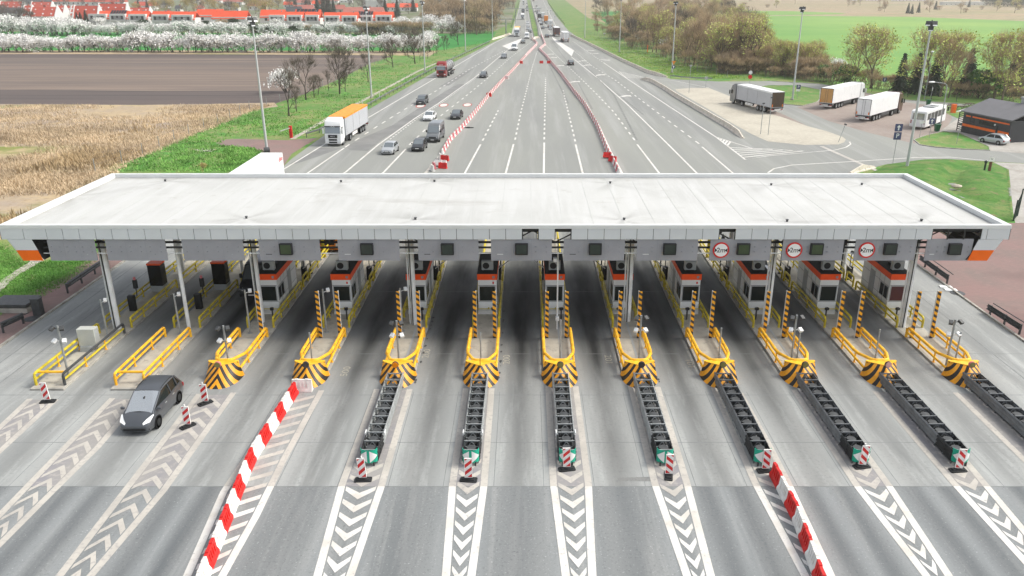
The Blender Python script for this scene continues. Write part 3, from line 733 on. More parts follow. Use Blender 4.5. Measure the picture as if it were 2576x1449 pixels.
# ---------------------------------------------------------------- islands
def rail_u(mb, x, y0, y1, zt, zl, r, drop0=True, drop1=True, zb=.12):
    p = []
    if drop0: p += [(x,y0,zb),(x,y0,zt-.16),(x,y0+.06,zt-.05),(x,y0+.18,zt)]
    else: p += [(x,y0,zt)]
    if drop1: p += [(x,y1-.18,zt),(x,y1-.06,zt-.05),(x,y1,zt-.16),(x,y1,zb)]
    else: p += [(x,y1,zt)]
    mb.tube(p, r, 7)
for k in range(1, 13):
    x = ISL[k]; yf = 42.15 if k < 3 else 43.4; yr = 84.0
    t = thing('toll_island', f'raised concrete toll island between lanes, {nth(k-1)} from the left' + (' and without a booth' if k < 3 else ''), 'toll island', (x, 0, 0), 0, 'toll islands under the canopy')
    mb = MB(); mb.prism([(-1.0,yf),(1.0,yf),(1.0,yr),(-1.0,yr)], 0.0, .15); mb.build('kerb', m_kerb, t, smooth=False, bevel=.02)
    mb = MB(); mb.prism([(-.86,yf+.14),(.86,yf+.14),(.86,yr-.2),(-.86,yr-.2)], .151, .158); mb.build('paving', M['isl'], t, smooth=False)
    mb = MB()
    for yy in (49.3, 53.6): mb.box(-.86,.86,yy-.02,yy+.02,.1581,.160)
    if k in (3,5,7,8,10): mb.box(.12,.26,yf+1.0,52,.1585,.175)
    mb.build('cable_cover', M['grey'], t, smooth=False)
    if k >= 3:
        nx, nz = 36, 14; vs = []; uv = []
        for j in range(nz+1):
            for i in range(nx+1):
                a = -1.0 + 2.0*i/nx; h = j/nz
                bx_, by_ = 1.13*math.copysign(abs(math.sin(a*PI/2))**.9, a), 44.25 - 1.95*max(0.0, math.cos(a*PI/2))**.8      # rounded foot
                tx_, ty_ = .9*a, 44.05 - .6*(1-abs(a))                                                                        # pointed top edge
                vs.append((bx_+(tx_-bx_)*h, by_+(ty_-by_)*h, 1.02*h)); uv.append((h, .5 + .5*(.5*(bx_+(tx_-bx_)*h)/1.02 + .5*a)))
        fs = [(j*(nx+1)+i, j*(nx+1)+i+1, (j+1)*(nx+1)+i+1, (j+1)*(nx+1)+i) for j in range(nz) for i in range(nx)]
        mb = MB(); mb.add(vs, fs); mb.build('nose_shield', M['chev'], t, solid=False, uvs=uv)
        mb = MB(); mb.prism([(-.92,44.05),(0,43.43),(.92,44.05)], 1.0, 1.04); mb.prism([(-.92,44.055),(.92,44.055),(.92,44.2),(-.92,44.2)], 0.0, 1.04); mb.build('nose_top', M['yel'], t, smooth=False)
        if k != 6:
            lm = {3:'olive',4:'dlens',5:'amber',7:'olive',8:'dlens',9:'olive',10:'olive',11:'pink',12:'olive'}[k]
            mb = MB(); mb.cyl((0,43.2,1.22), .2, 'y', .12, 16); mb.tube([(0,43.25,.98),(0,43.25,1.1)], .05, 6); lp_ = mb.build('warning_lamp', M['redold'] if k in (3,12) else M['galvd'], t)
            mb = MB(); mb.cyl((0,43.125,1.22), .175, 'y', .05, 16); mb.build('lens', M[lm], lp_)
        else:
            mb = MB(); mb.tube([(0,43.45,1.0),(0,43.45,1.5)], .025, 5); mb.build('lamp_stem', M['dark'], t)
# the chevron bands need height in u, position around the nose in v
# ---------------------------------------------------------------- guard rails on the islands
def guard(k, name_label, build, m, loc):
    t = thing('guard_rail', name_label, 'guard rail', loc, 0, 'yellow tube rails on the toll islands'); build(t, m); return t
def posts(t, m, pts, zt, r=.055):
    for (x, y) in pts:
        mb = MB(); mb.tube([(x,y,0),(x,y,zt)], r, 6); mb.box(x-.08,x+.08,y-.08,y+.08,0,.02); mb.build('post', m, t)
for k in range(1, 13):
    x = ISL[k]; m = M['yel']
    if k >= 3:
        t = thing('guard_rail', f'yellow rail looping behind the striped nose of the {nth(k-1)} island from the left', 'guard rail', (x,0,.155), 0, 'front tube rails of the toll islands')
        up = [(-.93,49.6,0),(-.93,49.6,.62),(-.93,49.4,.72),(-.93,46.0,.74),(-.88,45.4,.76),(-.5,44.35,.86),(-.3,44.2,.88),(.3,44.2,.88),(.5,44.35,.86),(.88,45.4,.76),(.93,46.0,.74),(.93,49.4,.72),(.93,49.6,.62),(.93,49.6,0)]
        mb = MB(); mb.tube(up, .1, 8); mb.build('upper_rail', m, t)
        for s in (-1,1):
            mb = MB(); mb.tube([(s*.93,49.6,.36),(s*.93,44.4,.34),(s*.9,44.15,.3)], .078, 7); mb.build('lower_rail', m, t)
            posts(t, m, [(s*.93,47.8),(s*.93,45.7)], .72)
    else:
        t = thing('guard_rail', f'yellow rails joined by a crossbar at the front of the {nth(k-1)} island from the left', 'guard rail', (x,0,.155), 0, 'front tube rails of the toll islands')
        y1 = 50.2 if k == 1 else 49.6
        for s in (-1,1):
            mm = M['galvd'] if (k == 1 and s == 1) else (M['yelg'] if k == 1 else m)
            mb = MB(); rail_u(mb, s*.86, 42.6, y1, .74, .36, .085, zb=0); mb.build('upper_rail', mm, t)
            mb = MB(); mb.tube([(s*.86,42.6,.36),(s*.86,y1,.36)], .07, 7); mb.build('lower_rail', m if k == 2 else M['yelg'], t)
            posts(t, m, [(s*.86,45.1),(s*.86,47.6)], .72)
        mb = MB(); mb.tube([(-.86,42.95,.7),(.86,42.95,.7)], .08, 7); mb.build('crossbar', m, t)
    segs = [(51.2, 58.6, 'beside the booth'), (59.2, 60.6, 'short loop'), (61.2, 83.0, 'rear')] if k >= 3 else [(51.2, 59.0, 'middle'), (60.0, 83.0, 'rear')]
    for (ya, yb_, w) in segs:
        for s, sn in ((-1,'left'),(1,'right')):
            if w == 'short loop' and ((s > 0) if k >= 7 else (s < 0)): continue
            t = thing('guard_rail', {'beside the booth':'yellow-green rail beside the booth','short loop':'short yellow-green hoop behind the booth','middle':'yellow-green rail by the dark machine','rear':'long rear yellow-green rail'}[w] + f' on the {sn} kerb, {nth(k-1)} island from the left', 'guard rail', (x+s*.9,0,.155), 0, 'side tube rails of the toll islands')
            mb = MB(); rail_u(mb, 0, ya, yb_, .74 if w != 'short loop' else .85, .36, .08, zb=0); mb.build('upper_rail', M['yelg'], t)
            mb = MB(); mb.tube([(0,ya,.36),(0,yb_,.36)], .065, 7); mb.build('lower_rail', M['yelg'], t)
            if yb_-ya > 3:
                n = 3 if yb_-ya < 10 else 7
                posts(t, M['yelg'], [(0, ya+(yb_-ya)*(q+1)/(n+1)) for q in range(n)], .72)
# ---------------------------------------------------------------- striped height posts
def stripe_post(x, y, lab):
    t = thing('striped_post', lab, 'post', (x, y, .155), 0, 'tall black and yellow posts on the toll islands')
    mb = MB(); w, d, h = .115, .03, 3.4
    vs = [(-w,-d,0),(w,-d,0),(w,-d,h),(-w,-d,h),(-w,0,0),(w,0,0),(w,0,h),(-w,0,h)]
    mb.add(vs, [(0,1,2,3),(4,7,6,5),(0,4,5,1),(1,5,6,2),(2,6,7,3),(3,7,4,0)])
    mb.build('striped_board', M['post'], t, smooth=False, uvs=[(v[2]/h, .5+v[0]/(2*w)*.5*2) for v in vs])
    mb = MB(); s = 1 if x < 0 else -1
    mb.box(s*.1-.03, s*.1+.03, .002, .12, 0, 3.42); mb.build('steel_channel', M['galvw'], t, smooth=False)
for k in range(3, 13):
    for s, sn in ((-1,'left'),(1,'right')):
        if k == 3 and s < 0: continue
        stripe_post(ISL[k]+s*.66, 49.4, f'black and yellow striped post, {sn} one of the {nth(k-1)} toll island from the left')

# ---------------------------------------------------------------- booths
def booth(k, side):
    x = ISL[k]
    t = thing('toll_booth', (f'white toll booth with an orange-red roof band on the {nth(k-1)} island from the left' if k < 12 else 'rightmost toll booth, with a maroon front window'), 'toll booth', (x,53.6,.155), 0, 'toll booths in a row under the canopy')
    W, Ln = .67, 4.8
    mb = MB(); mb.box(-W, W, 0.0, Ln, .28, 2.66)
    bd = mb.build('body', M['offw'], t, smooth=False, bevel=.015)
    mb = MB()
    for xx in (-W-.004, W+.004):
        for yy in (.95,1.75,2.55,3.4): mb.box(xx-.006, xx+.006, yy-.012, yy+.012, .3, 2.64)
        for zz_ in (1.12,2.1): mb.box(xx-.006, xx+.006, .02, Ln-.02, zz_-.012, zz_+.012)
    for zz_ in (1.0, 2.24): mb.box(-W+.02, W-.02, -.008, .001, zz_-.02, zz_+.02)
    mb.build('panel_joint', M['midg'], bd, smooth=False)
    mb = MB(); mb.box(-W-.02, W+.02, -.02, Ln+.02, .0, .27); mb.build('plinth', M['white'], t, smooth=False)
    mb = MB(); mb.box(-W-.05, W+.05, -.05, Ln+.05, 2.67, 3.12); bnd = mb.build('roof_band', M['oran2'], t, smooth=False, bevel=.01)
    mb = MB(); mb.box(W*.55, W*.8, -.062, -.051, 2.8, 2.98); mb.build('number_plate', M['midg'], bnd, smooth=False)
    mb = MB(); mb.box(-W+.02, W-.02, .02, Ln-.02, 3.121, 3.16); mb.box(-W-.05, W+.05, -.05, Ln+.05, 3.122, 3.14); mb.build('roof', M['roofd'], t, smooth=False)
    # front window with frame
    mb = MB(); mb.box(-W+.06, W-.06, -.03, -.001, 1.02, 2.22); f = mb.build('front_window', M['grey'], t, smooth=False)
    mb = MB(); mb.box(-W+.12, W-.12, -.036, -.031, 1.08, 2.16); mb.build('pane', M['maroon'] if k == 12 else M['glass'], f, smooth=False)
    for s in (-1, 1):
        mb = MB(); a, b = (W+.001, W+.03) if s > 0 else (-W-.03, -W-.001)
        mb.box(a, b, .12, 1.5, 1.08, 2.06); f = mb.build('side_window', M['grey'], t, smooth=False)
        mb = MB(); c = W+.034 if s > 0 else -W-.034
        for (ya, yb2) in ((.18,.74),(.86,1.44)): mb.box(min(c-.003,c+.003), max(c-.003,c+.003), ya, yb2, 1.14, 2.0)
        mb.build('pane', M['glass'], f, smooth=False)
    mb = MB(); a = side*(W+.001); b = side*(W+.02); mb.box(min(a,b), max(a,b), 2.6, 3.4, .3, 2.4); mb.build('door', M['grey'], t, smooth=False)
    if k in (4, 6, 8, 9): 
        mb = MB(); mb.box(W*.55, W*.72, -.008, -.001, 2.36, 2.52); mb.build('info_sticker', M['signred'], t, smooth=False)
    mb = MB(); mb.box(-.42, .42, .6, .95, 3.2, 3.86); mb.box(-.36,-.3,.65,.9,3.16,3.2); mb.box(.3,.36,.65,.9,3.16,3.2)
    ac = mb.build('air_conditioner', M['grey'], t, bevel=.015)
    mb = MB(); mb.cyl((-.1,.585,3.53), .24, 'y', .02, 18); mb.build('fan_grille', M['dark'], ac)
    mb = MB(); mb.box(-.1,.25,1.7,2.1,3.16,3.35); mb.build('roof_box', M['dark'], t, smooth=False)
    return t
for k in range(3, 13): booth(k, 1 if k < 7 else -1)
# yellow crossbars in front of the booths, ticket boxes, barrier arms
for k in range(3, 13):
    x = ISL[k]
    t = thing('booth_crossbar', f'thin yellow bars crossing in front of the booth on the {nth(k-1)} island from the left', 'rail', (x,53.4,.155), 0, 'thin yellow bars before the booths')
    mb = MB(); mb.tube([(-.86,0,.5),(.86,0,.5)], .03, 5); mb.build('bar', M['yelg'], t)
    mb = MB(); mb.tube([(-.86,.6,.6),(.86,.6,.6)], .03, 5); mb.build('bar', M['yelg'], t)
    mb = MB(); mb.tube([(.05,0,.5),(.15,.6,.6)], .025, 5); mb.build('brace', M['yelg'], t)
    sd = 1 if k < 7 else -1
    t = thing('ticket_reader', f'small dark reader head on a stub post before the {nth(k-1)} island booth', 'reader', (x+(.45 if k < 8 else -.35),52.6,.155), 0, 'reader posts before the booths')
    mb = MB(); mb.tube([(0,0,0),(0,0,.75)], .06, 7); mb.build('stub_post', M['galvd'], t)
    mb = MB(); mb.cbox((0,-.05,.85), (.26,.2,.18), .3); mb.build('reader_head', M['dark'], t, bevel=.02)
    t = thing('lane_barrier', f'dark barrier cabinet with a lifting arm behind the {nth(k-1)} island booth from the left', 'barrier', (x+sd*.55,61.0,.155), 0, 'lane barriers behind the booths')
    mb = MB(); mb.box(-.2,.2,-.2,.2,0,1.1); mb.build('cabinet', M['dark'], t, bevel=.02)
    mb = MB(); mb.tube([(0,-.25,1.0),(sd*1.1,-.25,1.9)], .045, 6); mb.build('arm', M['white'], t)
    mb = MB(); mb.tube([(0,.1,1.1),(0,.1,2.3)], .035, 6); s = mb.build('signal_stem', M['dark'], t)
    mb = MB(); mb.cyl((0,-.02,2.3), .13, 'y', .2, 12); mb.build('signal_head', M['dark'], s)
# traffic-light posts, rear booths of the far side
for k in range(3, 13):
    t = thing('signal_pole', f'thin dark signal pole at the back of the {nth(k-1)} island from the left', 'pole', (ISL[k]+(.7 if k<7 else -.7),62.4,.155), 0, 'dark signal poles at the canopy rear')
    mb = MB(); mb.tube([(0,0,0),(0,0,3.4)], .06, 7); mb.cyl((0,0,.03), .16, 'z', .06, 10); mb.build('pole', M['dark'], t)
    mb = MB(); mb.box(-.13,.13,-.2,-.06,2.5,3.2); mb.build('signal_box', M['dark'], t, bevel=.02)
    t = thing('striped_post', f'yellow-green and black post at the rear of the {nth(k-1)} island from the left', 'post', (ISL[k]+(.8 if k<7 else -.8),66.5,.155), 0, 'rear posts of the toll islands')
    mb = MB(); mb.box(-.12,.12,-.04,.04,0,3.2); mb.build('striped_board', M['yelg'], t, smooth=False)
# ---------------------------------------------------------------- equipment on the two left islands
for k, (bp, mp) in {1:((402,735),(337,786)), 2:((560,731),(503,781))}.items():
    p = at(*bp); q = at(*mp); sn = nth(k-1)
    t = thing('payment_terminal', f'dark film-wrapped terminal with an orange top on the {sn} island from the left', 'terminal', (p.x,p.y,.155), 0, 'wrapped terminals on the left islands')
    mb = MB(); mb.box(-.5,.5,-.3,.6,0,.5); mb.build('base', M['grey'], t, smooth=False, bevel=.02)
    mb = MB(); mb.loft([[(a*.5,b*.42+.1,z) for a,b in ((-1,-1),(0,-1.05),(1,-1),(1.03,0),(1,1),(-1,1),(-1.03,0))] for z in (.5,.8,1.1,1.5,1.9,2.2)]); mb.build('wrapped_body', M['wrap'], t)
    mb = MB(); mb.box(-.53,.53,-.35,.55,2.2,2.32); mb.build('top', M['oran2'], t, smooth=False)
    t = thing('card_machine', f'waist-high dark card machine with a beacon on the {sn} island from the left', 'machine', (q.x,q.y,.155), 0, 'dark card machines on the left islands')
    mb = MB(); mb.box(-.23,.23,-.18,.18,0,1.2); mb.build('body', M['dark'], t, bevel=.03)
    mb = MB(); mb.tube([(.2,.1,.95),(.38,.15,1.1),(.4,.15,1.9)], .035, 6); mb.build('stem', M['dark'], t)
    mb = MB(); mb.box(.26,.54,.04,.26,1.7,2.35); mb.build('signal_box', M['dark'], t, bevel=.02)
    mb = MB(); mb.cyl((.4,.15,2.46), .09, 'z', .2, 10); mb.build('beacon', M['redold'], t)
p = gb(0, 710, 1075)
t = thing('control_cabinet', 'pale grey control cabinet standing on the leftmost toll island', 'cabinet', (p.x,p.y,.155))
mb = MB(); mb.box(-.5,.3,-.35,.35,0,.35); mb.build('base', M['grey'], t, smooth=False)
mb = MB(); mb.box(-.58,.55,-.22,.35,.35,1.55); mb.build('body', mat('cabinet_grey', '#b9bcb6', .5, .05, 2), t, smooth=False, bevel=.02)
mb = MB(); mb.box(.552,.556,-.15,.3,.42,1.48); mb.build('door', M['grey'], t, smooth=False)
# ---------------------------------------------------------------- camera poles and plain poles
def cam_pole(px, py, h, lab, full=True):
    p = at(px, py, .155)
    t = thing('camera_pole', lab, 'camera pole', (p.x,p.y,.155), 0, 'camera poles on the islands')
    mb = MB(); mb.tube([(0,0,0),(0,0,h)], .065, 8); mb.box(-.15,.15,-.15,.15,0,.03); mb.build('pole', M['galv'], t)
    if full:
        for (dx, z, m, n) in ((-.3,h-.15,'galvd','floodlight'),(.3,h-.12,'galvd','floodlight'),(-.3,h-.95,'white','camera'),(.3,h-.95,'white','camera')):
            mb = MB(); mb.cbox((dx,-.12,z), (.24,.3,.17), -.4 if dx < 0 else .4, rx=.5); mb.tube([(0,0,z-.05),(dx,-.02,z-.05)], .03, 5); mb.build(n, M[m], t, bevel=.015)
    else:
        mb = MB(); mb.tube([(0,0,h-.25),(.3,-.05,h-.1)], .03, 5); mb.cbox((.38,-.1,h-.02), (.22,.3,.16), .4, rx=.3); mb.build('camera', M['white'], t, bevel=.015)
for (px, py, h, f, lab) in [(172,943,3.3,1,'camera pole at the front of the leftmost island'),(271,845,2.7,0,'short single-camera pole by the left column'),(454,840,3.0,0,'single-camera pole on the second island from the left'),
    (577,926,2.9,1,'camera pole behind the third striped nose from the cabinet side, first nose from the left'),(630,838,3.2,0,'single-camera pole before the leftmost booth'),(822,836,3.2,0,'single-camera pole before the second booth from the left'),
    (1004,916,3.0,1,'camera pole behind the nose with the orange lamp'),(1013,833,3.2,0,'single-camera pole between the striped posts of the third booth from the left'),(1607,906,3.1,1,'camera pole before the sixth booth from the left'),
    (1989,913,3.3,1,'camera pole before the third booth from the right'),(2379,921,3.2,1,'camera pole on the rightmost toll island')]:
    cam_pole(px, py, h, lab, bool(f))
p = at(1401, 828, .155)
t = thing('camera_pole', 'tall thin pole with cameras rising to the canopy from the middle island', 'camera pole', (p.x,p.y,.155), 0, 'camera poles on the islands')
mb = MB(); mb.tube([(0,0,0),(0,0,6.6)], .05, 8); mb.build('pole', M['galvw'], t)
for (dz, dx) in ((.9,0),(5.2,-.2)): mb = MB(); mb.cbox((dx,-.2,dz), (.25,.35,.25)); mb.build('camera', M['white'], t, bevel=.02)
for (px, py, h, lab) in [(787,922,2.3,'fourth'),(1210,913,2.1,'sixth'),(1409,903,2.7,'seventh'),(1807,909,2.3,'ninth'),(2003,913,2.3,'tenth'),(2199,917,2.4,'eleventh'),(2399,924,2.4,'rightmost')]:
    p = at(px, py, .155); mb = MB(); mb.tube([(0,0,0),(0,0,h)], .05, 8); mb.tube([(0,0,0),(0,0,.04)], .13, 8); mb.tube([(0,0,h),(0,0,h+.03)], .06, 8)
    o = mb.build('steel_pole', M['galv']); o.location = (p.x,p.y,.155); tag(o, f'plain thin grey pole on the {lab} toll island' + ('' if lab == 'rightmost' else ' from the left'), 'pole', 'plain poles on the islands')

# ---------------------------------------------------------------- crash cushions before the noses
def cushion_side(s, y0, y1, w, m, zo=0.0):
    mb = MB(); prof = [(0,.14),(.05,.19),(.05,.27),(0,.33),(0,.36),(.05,.41),(.05,.49),(0,.55),(0,.58),(.05,.63),(.05,.71),(0,.76)]
    pr = [(s*(w+a), z+zo) for a, z in prof]; pi = [(q[0]-s*.015, q[1]) for q in pr][::-1]
    loop = pr + pi
    mb.loft([[(q[0], y, q[1]) for q in loop] for y in (y0, y1)])
    return mb
CUS = {}
def cushion(k):
    x = ISL[k]
    dk = k >= 9
    t = thing('crash_cushion', f'long steel crash cushion with a green nose before the {nth(k-1)} island from the left' if k < 12 else 'long steel crash cushion running out of the frame at the right edge', 'crash cushion', (x, 34.05, .02), 0, 'steel crash cushions before the toll islands')
    Ln = 8.6; pm_ = M['galvr'] if dk else M['galv']  # right-hand cushions: shade of their unlit side put into a darker steel
    for s in (-1,1):
        for q in range(5): 
            mb = cushion_side(s, 1.9+q*1.42, 1.9+q*1.42+1.5, .43+.006*q, None); mb.build('rail_panel', pm_, t)
        mb = cushion_side(s, .35, 1.1, .40, None); mb.build('plastic_panel', M['dark'], t)
        mb = cushion_side(s, 1.0, 1.92, .415, None); mb.build('plastic_panel', M['dark'], t)
        if k < 9 and k != 8: mb = MB(); mb.box(s*.5-.03 if s > 0 else s*.5-.03, s*.5+.03, 2.0, 2.35, .6, .8); mb.build('reflector', M['white'], t, bevel=.01)
    for q in range(11):
        y = .4 + q*.84; w = .4 if q < 2 else .43
        mb = MB(); mb.box(-w, w, y-.03, y+.03, .74, .8); mb.box(-w, w, y-.03, y+.03, .4, .45)
        mb.tube([(-w,y,.12),(0,y,.74)], .03, 4); mb.tube([(w,y,.12),(0,y,.74)], .03, 4); mb.box(-w,-w+.06,y-.03,y+.03,.0,.78); mb.box(w-.06,w,y-.03,y+.03,.0,.78)
        mb.build('frame', pm_, t)
    mb = MB(); mb.box(-.36,.36,.45,Ln,.05,.09)
    for xx in (-.2,0,.2): mb.box(xx-.05, xx+.05, .5, Ln-.1, .2, .26)
    mb.build('floor_rail', M['galvd'], t)
    for q in range(9): mb = MB(); mb.cyl((0,.82+q*.84,.42), .24, 'z', .5, 10); mb.build('absorber', M['galvd'], t)
    # green nose
    n = 16; R_ = .42
    mb = MB(); out = []; inn = []
    prof = [(-1+2*i/n) for i in range(n+1)]
    def P_(u, z, r): 
        a = u*PI*.5; return (r*math.sin(a)*1.0, .38 - (r*.72)*math.cos(a), z)
    mb.loft([[P_(u, .2, R_) for u in prof] + [P_(u, .2, R_-.02) for u in prof[::-1]], [P_(u, .92, R_) for u in prof] + [P_(u, .92, R_-.02) for u in prof[::-1]]])
    ns = mb.build('green_nose', M['green'], t)
    for s in (-1,1):
        mb = MB(); st = 8; rr = R_+.006
        for i in range(st):
            ua, ub = .1+.72*i/st, .1+.72*(i+1)/st; ha, hb = .33*(1-i/st), .33*(1-(i+1)/st)
            mb.add([P_(s*ua,.56-ha,rr),P_(s*ub,.56-hb,rr),P_(s*ub,.56+hb,rr),P_(s*ua,.56+ha,rr)], [(0,1,2,3)])
        mb.build('white_arrow', M['signwht'], ns, solid=False, smooth=False)
    mb = MB(); mb.box(-.28,-.2,.12,.2,0,.25); mb.box(.2,.28,.12,.2,0,.25); mb.build('foot', M['galvd'], t)
    return t
for k in range(5, 13): cushion(k)

# ---------------------------------------------------------------- delineator boards
def beacon(px, py, rzb, lab, lamp=False, faded=False, lean=0.0, bx=0.0):
    p = at(px, py)
    t = thing('delineator', lab, 'delineator', (p.x,p.y,.02), rzb, 'red and white delineator boards')
    mb = MB(); mb.prism([(-.42,-.16),(-.36,-.2),(.36,-.2),(.42,-.16),(.42,.16),(.36,.2),(-.36,.2),(-.42,.16)], 0, .07); mb.box(-.3,.3,-.13,.13,.07,.12); mb.box(-.1,.1,-.1,.1,.12,.17)
    mb.build('rubber_foot', M['black'], t, bevel=.01)
    w, h, z0 = .17, 1.02, .2
    rz = -rzb
    vs = [(-w,-.025,z0),(w,-.025,z0),(w,-.025,z0+h),(-w,-.025,z0+h),(-w,.025,z0),(w,.025,z0),(w,.025,z0+h),(-w,.025,z0+h)]
    mb = MB(); mb.add(vs, [(0,1,2,3),(4,7,6,5),(0,4,5,1),(1,5,6,2),(2,6,7,3),(3,7,4,0)])
    d = mb.build('striped_board', M['beac'], t, smooth=False, uvs=[((v[2]-z0)/h, (.5+v[0]/(2*w)) * (1 if px > 1500 else -1) + (0 if px > 1500 else 1)) for v in vs])
    d.rotation_euler = (0, lean, rz)
    mb = MB(); mb.box(-w-.02,-w-.001,-.03,.03,z0-.02,z0+h+.02); mb.box(w+.001,w+.02,-.03,.03,z0-.02,z0+h+.02); mb.box(-w-.02,w+.02,-.029,.029,z0+h+.001,z0+h+.03); mb.box(-w-.02,w+.02,-.029,.029,z0-.03,z0-.001)
    e = mb.build('board_frame', M['whp'], t, smooth=False); e.rotation_euler = (0, lean, rz)
    if lamp:
        mb = MB(); mb.cyl((0,0,z0+h+.09), .035, 'z', .14, 8); mb.build('top_peg', M['whp'], t)
for a in [(121,1012,.15,'red and white board leaning at the front of the leftmost island',False,False,-.06),(517,1016,.8,'red and white board standing close by the first striped nose from the left',True),(473,1074,.85,'red and white board between the dark car and the chevrons',True),
          (914,1209,.05,'red and white board left of the first green cushion nose from the left',True,False,-.05),(1179,1209,-.1,'red and white board before the second green cushion nose from the left'),(1426,1182,.2,'red and white board before the third green cushion nose from the left',False,False,-.03),
          (1682,1199,1.4,'faded red and white board before the fourth green cushion nose from the left',False,True),(1925,1186,.1,'red and white board at the head of the right barrier row'),(2167,1176,.2,'red and white board before the second green cushion nose from the right',True,False,.06),(2409,1185,.1,'red and white board before the rightmost green cushion nose',False,False,.05)]:
    beacon(*a)

# ---------------------------------------------------------------- red and white plastic barriers
def barrier_mesh(name, m):
    mb = MB(); Ln = 1.16; h = .76
    sec = [(-.2,0),(-.2,.14),(-.105,.3),(-.065,h),(.065,h),(.105,.3),(.2,.14),(.2,0)]
    mb.loft([[(a, y, z) for a, z in sec] for y in (-Ln/2, -Ln/2+.08, Ln/2-.08, Ln/2)])
    for s in (-1,1):
        for q in (-.33,-.11,.11,.33):
            mb.add([(s*.1,q-.03,.32),(s*.1,q+.03,.32),(s*.08,q+.03,.66),(s*.08,q-.03,.66),(s*.15,q-.03,.28),(s*.15,q+.03,.28),(s*.105,q+.03,.64),(s*.105,q-.03,.64)], [(4,5,6,7),(0,4,7,3),(1,2,6,5),(3,7,6,2),(0,1,5,4)])
    mb.box(-.07,.07,-.4,-.2,h,h+.03); mb.box(-.07,.07,.2,.4,h,h+.03)
    o = mb.build(name, m, None, bevel=.012); me = o.data; bpy.data.objects.remove(o); return me
BM = {'red':barrier_mesh('plastic_barrier', M['red']), 'white':barrier_mesh('plastic_barrier', M['whp']), 'old':barrier_mesh('plastic_barrier', M['redold'])}
def bar(loc, d, col, lab, group, roll=0.0):
    o = bpy.data.objects.new('plastic_barrier', BM[col]); C.objects.link(o)
    o.location = (loc[0], loc[1], .024); o.rotation_euler = (0, roll, heading((d[0], d[1])))
    if roll: o.location.z = .024 + .26*abs(math.sin(roll)) if abs(roll) < 1.2 else .13
    return tag(o, lab, 'barrier', group)
CN = {'red':'red','white':'white','old':'faded red'}
def row(pts, pitch, cols, where, group, count=None):
    R_ = resample([Vector((p[0],p[1],0)) for p in pts], pitch); n = 0
    for i in range(len(R_)-1):
        d = (R_[i+1]-R_[i]); c = cols[i % 2]
        bar((R_[i]+R_[i+1])/2, d, c, f'{CN[c]} plastic barrier, {nth(i)} {where}', group); n += 1
        if count and n >= count: break
    return n
row(P2((744,990),(633,1164),(521,1442),(495,1510)), 1.18, ('red','white'), 'from the island nose in the left foreground row', 'left foreground barrier row')
p = at(762, 984); bar((p.x, p.y), (1,0), 'white', 'white plastic barrier lying across the second striped nose from the left', 'left foreground barrier row')
row(P2((1944,1196),(2003,1310),(2052,1442),(2078,1520)), 1.18, ('red','white'), 'from the delineator in the right foreground row', 'right foreground barrier row')
LN = P2((1112,390),(1133,354),(1163,324),(1194,287),(1230.6,241),(1267,201.6),(1288,180),(1306,160),(1328,136),(1349,114.6),(1351,110),(1338,98))
RN = P2((1557,440),(1543,410),(1529,385),(1502,318),(1471,266),(1441,229),(1410,186),(1389,162),(1376.6,145),(1357,125),(1372,113),(1361,88.6))
NL = row(LN, 1.4, ('white','old'), 'from the overturned ones in the left motorway row', 'left motorway barrier row', 118)
NR = row(RN, 1.4, ('white','old'), 'from the canopy in the right motorway row', 'right motorway barrier row', 118)
for nm, pts, n, z in (('left', LN, NL, 0), ('right', RN, NR, 0)):
    R_ = resample([Vector((p[0],p[1],0)) for p in pts], 1.4)[n:]
    mb = MB()
    for i in range(len(R_)-1):
        d = (R_[i+1]-R_[i]).normalized(); q = Vector((-d.y,d.x,0)); a, b = R_[i]+d*.08, R_[i+1]-d*.08
        vs = []
        for e in (a, b):
            for s_, z_ in ((-.26,.02),(-.1,.84),(.1,.84),(.26,.02)): vs.append((e.x+q.x*s_, e.y+q.y*s_, z_))
        mb.add(vs, [(0,1,2,3),(7,6,5,4),(0,4,5,1),(1,5,6,2),(2,6,7,3)], i % 2)
    if len(R_) > 2:
        o = mb.build('plastic_barriers', [M['whp'], M['redold']]); tag(o, f'far end of the {nm} red and white motorway barrier row', 'barriers', None, 'stuff')
for (px, py, a, c, lab, roll) in [(1107,400,.2,'white','white plastic barrier standing askew beside the overturned red one',.0),(1119,405,1.3,'red','bright red plastic barrier turned across the left motorway row',0),(1112,419,1.15,'white','white plastic barrier tipped over on a red one',.35),(1114,424,1.25,'red','red plastic barrier under the tipped white one',0),(1099,419,.9,'white','white plastic barrier thrown out of line near the canopy edge',.5),
        (1092,424,.35,'old','faded red plastic barrier nearest the canopy left of the closed lanes',0),(1088,430,.4,'white','white plastic barrier at the canopy edge left of the closed lanes',0),(1527,399,1.2,'red','bright red plastic barrier knocked out of the right motorway row',.4),(1540,408,.9,'red','bright red plastic barrier leaning on the right motorway row near the canopy',.2),
        (1230,243,1.2,'red','red plastic barrier set back from the left motorway row',0),(1275,199,1.0,'white','white plastic barrier askew at the bend of the left motorway row',0),(1311,160,.8,'red','red plastic barrier at the far kink of the left motorway row',0),
        (1362,159.5,1.57,'red','red plastic barrier, left end of the short cross row in the closed lanes',0),(1371,159.5,1.57,'white','white plastic barrier in the middle of the short cross row',0),(1380,159.5,1.57,'red','red plastic barrier, right end of the short cross row in the closed lanes',0)]:
    p = at(px, py); bar((p.x,p.y), (math.sin(a), -math.cos(a)), c, lab, 'stray plastic barriers on the motorway', roll)
